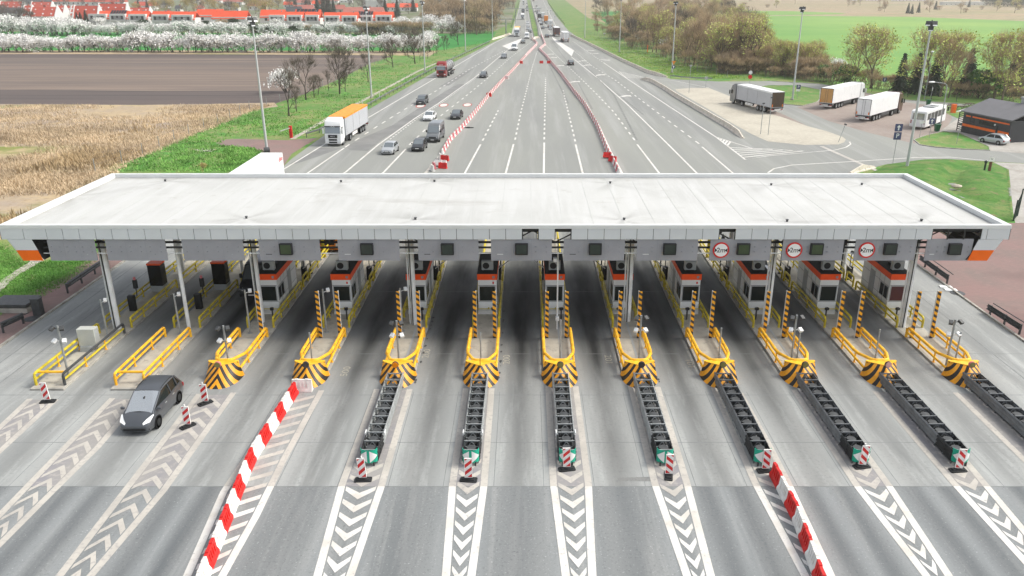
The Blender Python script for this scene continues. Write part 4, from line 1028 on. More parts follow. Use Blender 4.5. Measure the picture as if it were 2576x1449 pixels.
p = at(1178,322); mb = MB(); mb.box(-.9,.9,-.2,.2,0,.1); mb.box(-.3,.3,-.3,.3,0,.14); o = mb.build('fallen_foot', M['black'], None, bevel=.02); o.location = (p.x,p.y,.02); tag(o, 'dark rubber sign foot lying beside the left motorway barrier row', 'sign foot')

# ---------------------------------------------------------------- shoulder furniture left and right
def wbeam(a, b, lab, post_sp=2.0, h=.72, m=None, side=1, group=None, curve=None, z=.0, double=False):
    """steel guard rail from a to b (or along curve) with separate posts"""
    pts = curve or [a, b]; pts = [Vector((p[0],p[1],0)) for p in pts]
    m = m or M['galv']; o0 = pts[0].copy()
    t = thing('guardrail', lab, 'guardrail', (o0.x,o0.y,z), 0, group)
    mb = MB(); k_ = 1.5 if double else 1.0
    prof = [(0,h-.3*k_),(.07*k_,h-.25*k_),(.07*k_,h-.2*k_),(.0,h-.15*k_),(.07*k_,h-.1*k_),(.07*k_,h-.05*k_),(0,h)]
    rings = []
    for i, p in enumerate(pts):
        d = (pts[min(i+1,len(pts)-1)]-pts[max(i-1,0)]).normalized(); n = Vector((-d.y,d.x,0))*side
        q = p-o0; rings.append([(q.x+n.x*u, q.y+n.y*u, w) for u, w in prof] + [(q.x+n.x*(u-.02), q.y+n.y*(u-.02), w) for u, w in prof[::-1]])
    mb.loft(rings); mb.build('beam', m, t)
    if double:
        mb = MB(); mb.tube([(p-o0-Vector((0,0,0)))+Vector((-.45*side*1,0,h-.02)) for p in pts], .035, 5); mb.build('rear_bar', m, t)
    R_ = resample(pts, post_sp)[:100]
    for i, p in enumerate(R_):
        q = p-o0; mb = MB(); mb.box(q.x-.05-.08*side, q.x+.05-.08*side, q.y-.06, q.y+.06, 0, h-.02); mb.build('post', m, t, smooth=False)
    return t
wbeam(gb(0,520,620), gb(0,880,370), 'dark guardrail on the left paved shoulder beside the canopy', 2.2, .8, M['galvd'], -1, 'guardrails on the paved shoulders', double=True)
wbeam(gb(0,20,930), gb(0,190,850), 'short dark guardrail at the left edge near the manhole block', 1.7, .8, M['galvd'], -1, 'guardrails on the paved shoulders', double=True)
wbeam(gb(3,1380,545), gb(3,1165,385), 'dark guardrail on the red paving behind the right column', 2.0, .8, M['galvd'], -1, 'guardrails on the paved shoulders', double=True)
wbeam(gb(3,1940,940), gb(3,1685,775), 'dark guardrail on the red paving near the right edge', 1.7, .8, M['galvd'], -1, 'guardrails on the paved shoulders', double=True)
p = gb(0, 135, 745)
t = thing('chamber_block', 'low concrete chamber with a dark slab lid beside the left kerb', 'chamber', (p.x,p.y,0))
mb = MB(); mb.box(-1.4,1.25,-.8,1.0,0,.4); mb.build('base', m_kerb, t, smooth=False, bevel=.02)
mb = MB(); mb.box(-1.5,1.3,-.9,1.1,.5,.72); mb.box(-1.2,1.0,-.6,.8,.4,.5); mb.build('lid', M['galvd'], t, smooth=False, bevel=.02)
p = gb(0, 305, 785)
t = thing('bin_post', 'square dark bin standing beside the concrete chamber', 'bin', (p.x,p.y,0))
mb = MB(); mb.box(-.3,.3,-.25,.25,0,1.25); mb.build('body', M['galvd'], t, smooth=False, bevel=.02)
mb = MB(); mb.box(-.33,.33,-.28,.28,1.25,1.3); mb.build('lid', M['galvd'], t, smooth=False)
for (px, py, lab) in ((gb(0,250,820), 0, 'round manhole cover on the left shoulder'), (gb(3,1470,620), 0, 'round manhole cover on the right red paving')):
    mb = MB(); mb.cyl((0,0,.02), .55, 'z', .04, 24); mb.cyl((0,0,.045), .35, 'z', .02, 24); o = mb.build('manhole_cover', M['galvd']); o.location = (px.x,px.y,0); tag(o, lab, 'manhole')
for (px, lab) in ((gb(3,1415,598), 'larger white slab on the right kerb paving'), (gb(3,1377,575), 'smaller white slab on the right kerb paving')):
    mb = MB(); mb.prism([(-.5,-.25),(.45,-.3),(.5,.2),(-.4,.28)], .01, .09); o = mb.build('loose_slab', M['white']); o.location = (px.x,px.y,0); tag(o, lab, 'slab')
p = at(2549, 556); t = thing('mesh_gate', 'dark green mesh gate panel standing at the right edge of the lawn', 'gate', (p.x,p.y,0), .9)
gm = mat('dark_green_metal', '#22352c', .6, .2, 4)
mb = MB()
for q in range(9): mb.tube([(q*.3,0,.05),(q*.3,0,1.9+.1*q)], .03, 4)
for z in (.15,1.0,1.85): mb.tube([(0,0,z),(2.4,0,z)], .03, 4)
mb.build('mesh_panel', gm, t)
for xx in (0,2.4): mb = MB(); mb.box(xx-.06,xx+.06,-.06,.06,0,2.2+xx*.3); mb.build('post', gm, t, smooth=False)
# ================================================================ VEHICLES
M['tyre'] = mat('tyre_rubber', '#17181a', .85, .15, 6)
M['rim'] = mat('wheel_rim', '#8d9092', .4, .05, 4, metal=.5)
M['rimd'] = mat('dark_wheel_rim', '#2a2c2e', .4, .05, 4, metal=.4)
M['wind'] = mat('windscreen_glass', '#8b9396', .08, 0, 1, spec=.8, metal=.55)
M['windl'] = mat('sky_bright_windscreen_glass', '#cdd2d4', .12, 0, 1, spec=.8, metal=.75)  # reflection of a bright sky put into the pale glass colour
M['head'] = mat('headlight_lens', '#e9ecec', .15, 0, 1, spec=.6)
M['tail'] = mat('tail_light_lens', '#8e1414', .3, 0, 1)
M['plate'] = mat('licence_plate', '#dfe0dc', .5, 0, 1)
M['orl'] = mat('orange_lens', '#e8801a', .35, 0, 1)
def paint(name, h, metal=0.2): return mat('car_paint_' + name, h, .35, .03, 2, metal=metal, coat=.6)
PT = {'silver':paint('silver','#b4b8ba',.35),'black':paint('black','#232629'),'dark':paint('anthracite','#3d4043',.3),'mpv':paint('dark_grey','#575b60',.45),'white':paint('white','#dfe1e1',0),'grey':paint('mid_grey','#74787b',.3),'olive':paint('dark_olive','#3a382c'),'red':paint('red','#8f1f1f'),'brown':paint('brown','#5a4038'),'blue':paint('blue_grey','#5b6470')}
def wheel(t, x, y, r, w, rim, n=14):
    mb = MB(); mb.cyl((x,y,r), r, 'x', w, n); wh = mb.build('wheel', M['tyre'], t)
    s = 1 if x > 0 else -1
    mb = MB(); mb.cyl((x+s*(w/2+.003),y,r), r*.66, 'x', .012, 12)
    rm = mb.build('rim', rim, wh)
    return wh
SH = {
 'hatch': dict(L=4.15,W=1.76,H=1.48,body=[(0,.36,.56,.3),(.06,.44,.68,.22),(.45,.49,.78,.2),(1.0,.5,.93,.2),(2.2,.5,.97,.2),(3.5,.5,1.0,.2),(3.95,.48,.98,.22),(4.1,.45,.82,.28),(4.15,.42,.6,.32)], gh=(.98,1.75,3.35,4.0), wy=(.8,3.35), r=.31),
 'estate':dict(L=4.6,W=1.78,H=1.52,body=[(0,.36,.56,.3),(.06,.44,.68,.22),(.45,.49,.8,.2),(1.1,.5,.93,.2),(2.4,.5,.97,.2),(4.0,.5,1.0,.2),(4.4,.48,.98,.22),(4.55,.45,.82,.28),(4.6,.42,.6,.32)], gh=(1.1,1.85,3.9,4.5), wy=(.85,3.65), r=.32),
 'sedan': dict(L=4.65,W=1.8,H=1.43,body=[(0,.36,.52,.3),(.06,.44,.64,.22),(.5,.49,.76,.2),(1.25,.5,.9,.2),(2.5,.5,.94,.2),(3.8,.5,.98,.2),(4.4,.49,.98,.22),(4.6,.46,.86,.28),(4.65,.42,.6,.32)], gh=(1.2,2.0,3.15,3.95), wy=(.85,3.6), r=.32),
 'suv':   dict(L=4.55,W=1.84,H=1.68,body=[(0,.38,.66,.36),(.06,.46,.82,.28),(.45,.49,.95,.26),(1.15,.5,1.04,.26),(2.4,.5,1.06,.26),(3.9,.5,1.08,.26),(4.35,.48,1.06,.28),(4.5,.46,.9,.32),(4.55,.42,.66,.36)], gh=(1.15,1.75,3.9,4.4), wy=(.85,3.55), r=.36),
 'mpv':   dict(L=4.6,W=1.83,H=1.66,body=[(0,.33,.5,.26),(.05,.40,.62,.2),(.22,.455,.74,.19),(.55,.485,.88,.19),(.95,.5,1.0,.19),(1.3,.5,1.04,.19),(2.4,.5,1.04,.19),(3.8,.5,1.06,.19),(4.3,.485,1.05,.22),(4.53,.455,.9,.28),(4.6,.42,.62,.32)], gh=(.72,2.0,3.85,4.45), wy=(.9,3.65), r=.33),
}
def car(kind, col, loc, h, lab, group=None, lights=True, detail=True, cat='car'):
    d = SH[kind]; W = d['W']; L = d['L']; H = d['H']; pm = PT[col]
    t = thing(cat.replace(' ','_'), lab, cat, (loc[0],loc[1],.03), heading(h), group)
    hw = W/2
    mb = MB(); rings = []
    for (y, f, zt, zb) in d['body']:
        w = W*f; b = zt - .05 if zt > .7 else zt-.03
        rings.append([(-w*.9,y,zb),(-w*.985,y,zb+.08),(-w,y,(zb+b)/2),(-w*.985,y,b-.08),(-w*.93,y,zt-.02),(-w*.6,y,zt+.015),(0,y,zt+.03),(w*.6,y,zt+.015),(w*.93,y,zt-.02),(w*.985,y,b-.08),(w,y,(zb+b)/2),(w*.985,y,zb+.08),(w*.9,y,zb)])
    mb.loft(rings)
    for wy in d['wy']:
        for s in (-1,1): mb.cyl((s*(hw-.055),wy,d['r']+.01), d['r']+.06, 'x', .13, 16, 1)
    bd = mb.build('body', [pm, M['tyre']], t)
    y0, y1, y2, y3 = d['gh']
    def bz(y):
        B = d['body']
        for a, b in zip(B, B[1:]):
            if a[0] <= y <= b[0]: return a[2]+(b[2]-a[2])*(y-a[0])/(b[0]-a[0])
        return B[-1][2]
    zb0, zb3 = bz(y0)-.02, bz(y3)-.03; bw = hw*.93; tw = hw*.74
    mb = MB()
    zm = max(zb0, .9)
    base = [(-bw*.86,y0,zb0),(bw*.86,y0,zb0)]
    rg = []
    n = 7
    for i in range(n+1):                                   # roof skin: lengthwise rings
        u = i/n; y = y1+(y2-y1)*u; cr = .05*math.sin(PI*u) if kind != 'mpv' else .07*math.sin(PI*min(1,u*.9+.1))
        rg.append([(-tw-.04,y,H-.1+cr),(-tw,y,H-.03+cr),(-tw*.5,y,H+cr),(tw*.5,y,H+cr),(tw,y,H-.03+cr),(tw+.04,y,H-.1+cr)])
    mb.loft(rg, closed=False, caps=False)
    def rod(p, q, r): mb.tube([p, q], r, 5)
    for s in (-1,1):
        rod((s*bw*.88,y0,zb0),(s*(tw+.02),y1,H-.06),.045); rod((s*bw*.9,y3,zb3),(s*(tw+.02),y2,H-.06),.06)
        mid = [y1+.15+(y2-y1)*.42] + ([y1+.15+(y2-y1)*.88] if kind in ('mpv','estate','suv') else [])
        for ym in mid: rod((s*bw*1.0,ym,bz(ym)-.02),(s*(tw+.03),ym-.05,H-.05),.04)
    mb.build('roof', pm, t)
    e = .0
    mb = MB(); mb.add([(-bw*.85,y0,zb0+.01),(bw*.85,y0,zb0+.01),(tw,y1,H-.03),(tw*.5,y1,H+.0),(-tw*.5,y1,H+.0),(-tw,y1,H-.03)], [(0,1,2,3,4,5)]); mb.build('windscreen', M['windl'] if kind == 'mpv' else M['wind'], t, solid=False, smooth=False)
    mb = MB(); mb.add([(-bw*.86,y3,zb3),(bw*.86,y3,zb3),(tw,y2,H-.03),(-tw,y2,H-.03)], [(3,2,1,0)]); mb.build('rear_window', M['wind'], t, solid=False, smooth=False)
    for s in (-1,1):
        mb = MB(); mb.add([(s*bw*.9,y0+.08,bz(y0+.08)-.02),(s*bw*.99,(y0+y3)/2,bz((y0+y3)/2)-.02),(s*bw*.93,y3-.05,bz(y3-.05)-.02),(s*(tw+.03),y2-.02,H-.07),(s*(tw+.03),(y1+y2)/2,H-.06),(s*(tw+.03),y1+.02,H-.07)], [(0,1,4,5),(1,2,3,4)]); mb.build('side_window', M['glass'], t, solid=False, smooth=False)
    for wy in d['wy']:
        for s in (-1,1): wheel(t, s*(hw-.09), wy, d['r'], .2, M['rimd'] if kind == 'mpv' else M['rim'])
    B = d['body']
    for s in (-1,1):
        if kind == 'mpv':
            P0 = [(s*.50,.035,.60),(s*.80,.2,.69),(s*.875,.62,.9),(s*.83,.66,.915),(s*.62,.32,.815),(s*.46,.1,.665)]
            mb = MB(); mb.loft([[(x,y,z) for x,y,z in P0], [(x-s*.0,y-.015,z+.03) for x,y,z in P0]]); mb.build('headlight', M['head'], t)
        else:
            w1 = W*B[1][1]; mb = MB(); mb.loft([[(s*(w1-.32),-.005,B[1][2]-.2),(s*(w1-.01),.06,B[1][2]-.17),(s*(w1+.02),.26,B[1][2]+.0),(s*(w1-.30),.05,B[1][2]-.03)], [(s*(w1-.32),.08,B[1][2]-.2),(s*(w1-.04),.16,B[1][2]-.17),(s*(w1-.02),.3,B[1][2]-.02),(s*(w1-.3),.16,B[1][2]-.03)]]); mb.build('headlight', M['head'], t)
        w2 = W*B[-2][1]; zt = B[-2][2]
        mb = MB(); mb.box(min(s*(w2-.22),s*(w2+.02)), max(s*(w2-.22),s*(w2+.02)), L-.12, L+.0, zt-.28, zt-.06); mb.build('tail_light', M['tail'], t, bevel=.01)
        yy = y0+.35; mb = MB(); mb.cbox((s*(hw+.09),yy,bz(yy)+.06), (.2,.12,.14)); mb.build('wing_mirror', pm, t, bevel=.03)
    mb = MB()
    if kind == 'mpv':
        mb.loft([[(-.6,.04,.26),(.6,.04,.26),(.63,.05,.42),(-.63,.05,.42)],[(-.56,-.03,.28),(.56,-.03,.28),(.58,-.03,.41),(-.58,-.03,.41)]])
        for s in (-1,1): mb.cbox((s*.66,.1,.34), (.2,.12,.09), s*.5)
    else:
        mb.box(-.34,.34,-.015,.03,B[1][2]-.2,B[1][2]-.09); mb.box(-.5,.5,-.012,.03,.32,.42)
    mb.build('grille', M['dark'], t)
    if kind != 'mpv':
        mb = MB(); mb.box(-.26,.26,-.025,-.016,.44,.55); mb.build('licence_plate', M['plate'], t, smooth=False)
    mb = MB(); mb.box(-.26,.26,L+.001,L+.015,.62,.73); mb.build('licence_plate', M['plate'], t, smooth=False)
    if kind == 'mpv':
        mb = MB(); mb.tube([(-.62,.86,.955),(-.1,.80,.985),(.1,.82,.99)], .018, 5); mb.tube([(.05,.8,.985),(.62,.86,.96)], .018, 5); mb.build('wiper', M['dark'], t)
        for s in (-1,1): mb = MB(); mb.tube([(s*(tw+.0),y1+.2,H-.0),(s*(tw-.0),y1+.5,H+.06),(s*(tw),y2-.5,H+.06),(s*(tw),y2-.1,H-.0)], .022, 5); mb.build('roof_rail', M['dark'], t)
        for s in (-1,1):
            for yy in (2.05,3.05): mb = MB(); mb.cbox((s*(hw+.005),yy,.9), (.03,.2,.035)); mb.build('door_handle', M['grey'], t)
        mb = MB(); mb.cbox((0,1.62,1.42), (.07,.16,.1)); mb.build('toll_tag', M['dark'], t, bevel=.01)
    return t
down = lambda *l: (at(*l[1]) - at(*l[0]))
LD = (at(865,373) - at(1000,286)).normalized()        # direction of the lanes towards the camera on the flare
car('mpv', 'mpv', at(341,1097), Vector((0,-1,0)), 'dark grey people carrier driving out of the second lane from the left', None)
car('suv', 'dark', at(1057,265), LD, 'dark grey estate driving over the leftmost painted speed disc')
car('sedan', 'white', at(1075,306), LD, 'white saloon beside the dark saloon, ahead of the grey van')
car('sedan', 'black', at(1144,302), LD, 'black saloon closest to the left motorway barrier row')
car('hatch', 'black', at(1049,383), (at(1021,375)-at(1116,285.6)), 'black hatchback right in front of the grey van')
car('hatch', 'silver', at(973,391), (at(952,363.5)-at(1044,298)), 'silver hatchback nearest the canopy on the oncoming side')
car('hatch', 'dark', at(1214,197), (at(1167,230)-at(1250,160)), 'dark grey hatchback level with the red tanker lorry')
car('hatch', 'grey', at(1266,148), (at(1220,185)-at(1290,130)), 'grey hatchback behind the white painted wedge on the oncoming side')
car('sedan', 'olive', at(1315,110), (at(1300,125)-at(1335,80)), 'dark saloon beside the first far white van')
RD = (at(1437,143)-at(1500,195)).normalized()
def away(px, py, kind, col, lab, hd=RD, group=None, L=None):
    p = at(px, py); h = Vector(hd).normalized(); c = p + h*SH[kind]['L']; return car(kind, col, c, h, lab, group)
away(1437,165,'hatch','black','black hatchback driving away alone near the white painted area')
away(1376,95,'estate','dark','dark car driving away left of the brown lorry', (at(1372,80)-at(1382,110)))
# small far cars
FD = Vector((-.005,1,0))
farc = [(1333,83,'hatch','black',-1),(1328,75.5,'hatch','silver',-1),(1328,66.5,'sedan','white',-1),(1327,59.5,'hatch','white',-1),(1326,28.5,'hatch','black',-1),(1324.5,23,'sedan','grey',-1),(1326,19,'hatch','black',-1),(1316,18.5,'hatch','white',-1),(1317,12,'hatch','black',-1),(1325,10,'hatch','grey',-1),(1324,4,'hatch','white',-1),
        (1384.5,75,'estate','silver',1),(1366,73.5,'hatch','grey',1),(1362.5,64,'hatch','black',1),(1359,60,'hatch','white',1),(1361.5,56,'sedan','silver',1),(1356.5,56,'hatch','dark',1),(1357,51,'hatch','white',1),(1375,60.5,'hatch','grey',1),(1360,39,'hatch','silver',1),(1356,33,'hatch','white',1),(1351,35.5,'hatch','grey',1),(1347,31,'hatch','grey',1),(1350,17,'hatch','dark',1)]
proto = {}
for i, (x, y, kd, cl, dr) in enumerate(farc):
    p = at(x, y); h = FD*dr; key = (kd, cl)
    if dr > 0: p = p + FD*4.3
    lab = f'{ {"silver":"silver","black":"black","white":"white","grey":"grey","dark":"dark"}[cl]} ' + {'hatch':'hatchback','sedan':'saloon','estate':'estate car'}[kd] + (' coming closer' if dr < 0 else ' driving away') + f' far up the motorway, {nth(i if dr < 0 else i-11)} small car of its carriageway'
    if key in proto: dup(proto[key], (p.x,p.y,.03), heading(h), lab, 'far cars on the motorway')
    else: proto[key] = car(kd, cl, p, h, lab, 'far cars on the motorway')
p = at(2496,362)
car('hatch', 'silver', at(2467,355), (at(2467,353)-at(2524,363)), 'silver hatchback parked before the grey and orange building')
p = at(1945,720)                     # car waiting under the canopy at the right
car('hatch', 'silver', Vector((19.3,61.2,0)), Vector((0,-1,0)), 'silver car waiting under the canopy between two booths at right')

# ---------------------------------------------------------------- vans and lorries
def van(loc, h, col, lab, L=5.9, W=2.0, H=2.65, group=None, dark_bumper=True):
    t = thing('van', lab, 'van', (loc[0],loc[1],.03), heading(h), group); pm = PT[col]
    mb = MB(); side = [(.06,.3),(0,.55),(.03,.9),(.25,1.12),(.95,1.3),(1.75,2.3),(2.15,H-.06),(2.6,H),(L-.15,H-.02),(L-.02,H-.2),(L,.9),(L-.02,.35)]
    n = len(side)
    def sec(s, ins): 
        r = []
        for y, z in side:
            w = W/2*(1.0 if z < 1.3 else 1.0-.11*(z-1.3)/(H-1.3)); w *= (.93 if y < .1 else 1)
            r.append((s*(w-ins), y, z))
        return r
    a, b = sec(-1,0), sec(1,0)
    mb.add(a+b, [tuple(range(n)), tuple(range(n,2*n))[::-1]] + [(i,n+i,n+(i+1)%n,(i+1)%n) for i in range(n)])
    mb.build('body', pm, t, bevel=.07)
    mb = MB(); mb.add([(-.84,.97,1.36),(.84,.97,1.36),(.76,1.72,2.25),(-.76,1.72,2.25)], [(0,1,2,3)]); o = mb.build('windscreen', M['wind'], t, solid=False, smooth=False); o.location = (0,-.025,.02)
    for s in (-1,1):
        mb = MB(); mb.add([(s*(W/2+.006),1.25,1.4),(s*(W/2+.006),2.2,1.4),(s*(W/2-.075),2.2,2.1),(s*(W/2-.075),1.85,2.1)], [(0,1,2,3)]); mb.build('side_window', M['glass'], t, solid=False, smooth=False)
        if L > 5.5 and col == 'grey':
            for yy in (2.7,4.0): mb = MB(); mb.add([(s*(W/2+.004),yy,1.4),(s*(W/2+.004),yy+1.1,1.4),(s*(W/2-.075),yy+1.1,2.1),(s*(W/2-.075),yy,2.1)], [(0,1,2,3)]); mb.build('side_window', M['glass'], t, solid=False, smooth=False)
        for wy in (1.0,L-1.2): wheel(t, s*(W/2-.1), wy, .35, .22, M['rim'])
        mb = MB(); mb.loft([[(s*.62,-.01,.78),(s*.94,.06,.8),(s*.95,.3,1.08),(s*.66,.12,1.0)],[(s*.62,.12,.78),(s*.9,.16,.8),(s*.9,.34,1.05),(s*.66,.2,1.0)]]); mb.build('headlight', M['head'], t)
        mb = MB(); mb.box(s*1.1-.1,s*1.1+.1,1.15,1.3,1.4,1.75); mb.build('wing_mirror', M['dark'], t, bevel=.03)
        mb = MB(); mb.box(s*.88-.08,s*.88+.08,L-.05,L+.02,.8,1.4); mb.build('tail_light', M['tail'], t, smooth=False)
    mb = MB(); mb.box(-.55,.55,-.01,.1,.66,.9); mb.build('grille', M['dark'], t, bevel=.02)
    mb = MB(); mb.box(-W/2+.06,W/2-.06,-.02,.2,.3,.56); mb.build('bumper', M['dark'], t, bevel=.04)
    mb = MB(); mb.box(-.26,.26,-.03,-.022,.4,.51); mb.build('licence_plate', M['plate'], t, smooth=False)
    return t
van(at(1088,360), (at(1000,400)-at(1095,312)), 'grey', 'grey passenger van with dark bumper next to the left motorway barrier row')
van(at(1293,128), (at(1240,172)-at(1315,108)), 'white', 'white van driving by the white painted wedge on the oncoming side')
van(at(1325,98), (at(1312,112)-at(1335,78)), 'white', 'white van farther up beside the yellow-topped lorry')
van(Vector((-20.9,56.6,0)), Vector((0,-1,0)), 'dark', 'dark van waiting under the canopy left of the first booth', L=5.4, H=2.45)
def lorry(loc, h, lab, cab='white', trailer='white', top=None, rear=None, L=16.3, text_=None, tank=False, group=None, strip=None, cabH=3.75, detail=True, mark=None):
    """articulated lorry; loc = middle of the front bumper on the ground, built facing -Y"""
    t = thing('lorry', lab, 'lorry', (loc[0],loc[1],.03), heading(h), group); pm = PT[cab] if cab in PT else M[cab]
    W = 1.24
    mb = MB(); side = [(.05,.35),(.0,.6),(.0,1.35),(.06,1.9),(.32,3.0),(.62,cabH-.15),(.95,cabH),(2.2,cabH),(2.25,.9),(1.95,.9),(1.75,.55),(.95,.45)]
    mb.xprism(side, -W, W); mb.build('cab', pm, t, bevel=.09)
    mb = MB(); mb.xprism([(.95,cabH-.02),(1.25,cabH+.22),(2.2,cabH+.3),(2.2,cabH-.02)], -W+.12, W-.12); mb.build('wind_deflector', pm, t, bevel=.05)
    mb = MB(); mb.add([(-W+.1,.055,1.92),(W-.1,.055,1.92),(W-.12,.27,2.85),(-W+.12,.27,2.85)], [(0,1,2,3)]); o = mb.build('windscreen', M['wind'], t, solid=False, smooth=False); o.location = (0,-.022,.0)
    mb = MB(); mb.box(-W+.05,W-.05,.12,.34,2.86,2.98); mb.build('sun_visor', M['dark'] if cab != 'red' else M['whp'], t, bevel=.02)
    mb = MB(); mb.box(-.7,.7,-.02,.06,1.25,1.72); mb.box(-.62,.62,-.02,.06,.85,1.12); mb.box(-.6,.6,-.02,.06,.5,.72); mb.build('grille', M['dark'], t, bevel=.02)
    for s in (-1,1):
        mb = MB(); mb.box(s*.93-.2,s*.93+.2,-.03,.06,.72,.98); mb.build('headlight', M['head'], t, bevel=.03)
        mb = MB(); mb.add([(s*(W+.006),.3,1.95),(s*(W+.006),1.25,1.95),(s*(W+.006),1.25,2.75),(s*(W+.006),.5,2.75)], [(0,1,2,3)]); mb.build('side_window', M['glass'], t, solid=False, smooth=False)
        mb = MB(); mb.box(s*(W+.2)-.11,s*(W+.2)+.11,.12,.26,1.85,2.65); mb.tube([(s*W,.3,2.6),(s*(W+.2),.2,2.6)], .03, 4); mb.build('wing_mirror', pm if cab == 'white' else M['dark'], t, bevel=.03)
        wheel(t, s*(W-.16), 1.4, .5, .3, M['rim'])
        wheel(t, s*(W-.2), 5.1, .5, .45, M['rim'])
        for wy in (L-4.9, L-3.6, L-2.3): wheel(t, s*(W-.18), wy, .5, .36, M['rim'])
    mb = MB(); mb.box(-.5,.5,2.0,6.4,.55,1.0); mb.box(-W+.05,-.5,2.5,4.2,.4,1.0); mb.box(.5,W-.05,2.5,4.2,.4,1.0); mb.box(-.6,.6,6.4,L-.2,.9,1.15); mb.build('chassis', M['dark'], t, smooth=False)
    tm = PT[trailer] if trailer in PT else M[trailer]
    if tank:
        mb = MB(); rg = []
        for (y, r) in ((3.3,.5),(3.45,1.0),(3.8,1.2),(8,1.22),(L-.6,1.2),(L-.25,1.0),(L-.1,.5)): rg.append([(1.2/1.2*r*math.cos(2*PI*k/20), y, 2.35+r*math.sin(2*PI*k/20)) for k in range(20)])
        mb.loft(rg); tr = mb.build('tank', tm, t)
        mb = MB()
        for y in (5,7.5,10,12.5): mb.tube([(1.235*math.cos(2*PI*k/20), y, 2.35+1.245*math.sin(2*PI*k/20)) for k in range(21)], .03, 4)
        mb.build('tank_band', M['galvd'], tr)
        mb = MB(); mb.tube([(-.5,4,3.75),(-.5,L-1,3.75)], .03, 4); mb.tube([(.5,4,3.75),(.5,L-1,3.75)], .03, 4); mb.tube([(.7,4,3.3),(.7,4,3.8)], .03, 4); mb.build('roof_walkway', M['galvd'], tr)
    else:
        y0 = 2.75
        mb = MB(); mb.box(-1.275,1.275,y0,L,1.15,3.98 if not top else 3.72); tr = mb.build('trailer', tm, t, bevel=.03)
        if top:
            mb = MB(); mb.box(-1.29,1.29,y0-.01,L+.01,3.722,4.02); mb.build('tarpaulin_top', top, tr, bevel=.03)
        mb = MB()
        for yy in (y0+.5, y0+4.3, y0+8.0, L-.45):
            for s in (-1,1): mb.box(s*1.279-.004,s*1.279+.004,yy-.02,yy+.02,1.2,3.7)
        mb.build('panel_joint', M['galvd'] if top else M['offw'], tr, smooth=False)
        for s in (-1,1):
            mb = MB(); mb.box(s*1.2-.03,s*1.2+.03,6.6,L-5.6,.5,1.12) if not top else mb.box(s*1.2-.03,s*1.2+.03,6.4,9.2,.55,1.0); mb.build('side_skirt', M['galvd'] if not top else M['whp'], t, smooth=False)
        rm = rear or tm
        for s in (-1,1):
            mb = MB(); mb.box(min(s*.01,s*1.18),max(s*.01,s*1.18),L+.001,L+.03,1.25,3.85); dd = mb.build('rear_door', rm, tr, smooth=False)
            mb = MB(); mb.tube([(s*.2,L+.05,1.25),(s*.2,L+.05,3.85)], .02, 4); mb.build('lock_rod', M['galvd'], dd)
        mb = MB(); mb.box(-1.27,-1.19,L+.001,L+.04,1.16,3.97); mb.box(1.19,1.27,L+.001,L+.04,1.16,3.97); mb.box(-1.19,1.19,L+.001,L+.04,3.86,3.97); mb.box(-1.27,1.27,L-.1,L+.05,.98,1.15); mb.build('rear_frame', M['galvd'], tr, smooth=False)
    for s in (-1,1):
        mb = MB(); mb.box(s*1.0-.2,s*1.0+.2,L-.05,L+.02,.72,.9); mb.build('tail_light', M['tail'], t, smooth=False)
        if not tank: mb = MB(); mb.box(s*1.05-.09,s*1.05+.09,L+.032,L+.05,1.3,1.75); mb.build('warning_plate', M['orl'], t, smooth=False)
    mb = MB(); mb.box(-1.2,1.2,L-.1,L-.02,.48,.7); mb.build('underrun_bar', M['whp'], t, smooth=False)
    mb = MB(); mb.box(-.5,.5,L-.018,L+.0,.74,.92); mb.build('licence_plate', M['plate'], t, smooth=False)
    return t
LD2 = (at(778,433)-at(865,373)).normalized()
M['tarp'] = mat('orange_tarpaulin', '#ee8612', .5, .05, 1.5, col2='#f09a2c')
M['tarpy'] = mat('yellow_tarpaulin', '#d8b34a', .5, .05, 1.5)
M['tan'] = mat('tan_doors', '#c79a5c', .5, .05, 2)
M['brownd'] = mat('dark_brown_doors', '#4a3c2c', .5, .1, 2)
M['purple'] = mat('dark_plum_curtain', '#5d4a4c', .6, .08, 2)
M['tank'] = mat('grey_tank', '#8f9090', .4, .08, 1.2, metal=.3)
M['whitebox'] = mat('white_trailer_skin', '#e4e5e5', .4, .03, .8)
M['silvbox'] = mat('silver_trailer_skin', '#b4b7bb', .4, .04, .8)
l1 = lorry(at(839,369), LD2, 'white articulated lorry with an orange tarpaulin top driving towards the toll lanes', trailer='silvbox', top=M['tarp'])
text('lettering', 'M A N', .22, M['galvw'], l1, (0,-.045,1.5)); text('lettering', '~oCA', .3, M['galvw'], l1, (0,.09,2.92), (PI/2-.1,0,0))
l2 = lorry(at(1110,196), (at(1000,286)-at(1182,174)), 'red cab tanker lorry with a grey tank in the left lane', cab='red', trailer='tank', tank=True, L=13.5)
text('lettering', 'HOYER', .32, M['whp'], l2, (0,.18,3.2), (PI/2-.25,0,0))
lorry(at(1300,93), (at(1290,100)-at(1309,60)), 'white lorry with a yellow tarpaulin top far up the oncoming lanes', trailer='purple', top=M['tarpy'])
lorry(at(1314.5,49.5), -FD, 'white lorry, nearest of the distant oncoming lorries', trailer='whitebox', L=14)
lorry(at(1316,34), -FD, 'white lorry, behind the nearest distant oncoming lorry', trailer='whitebox', cab='dark', L=14)
lorry(at(1317,8), -FD, 'orange lorry farthest up the oncoming lanes', cab='white', trailer='tarp', L=12)
def away_l(px, py, hd, lab, L=14.5, **k):
    p = at(px, py); h = Vector(hd).normalized(); return lorry(p+h*L, h, lab, L=L, **k)
away_l(1424,107,(at(1390,80)-at(1424,107)),'white box lorry nearest on the outgoing lanes', trailer='whitebox')
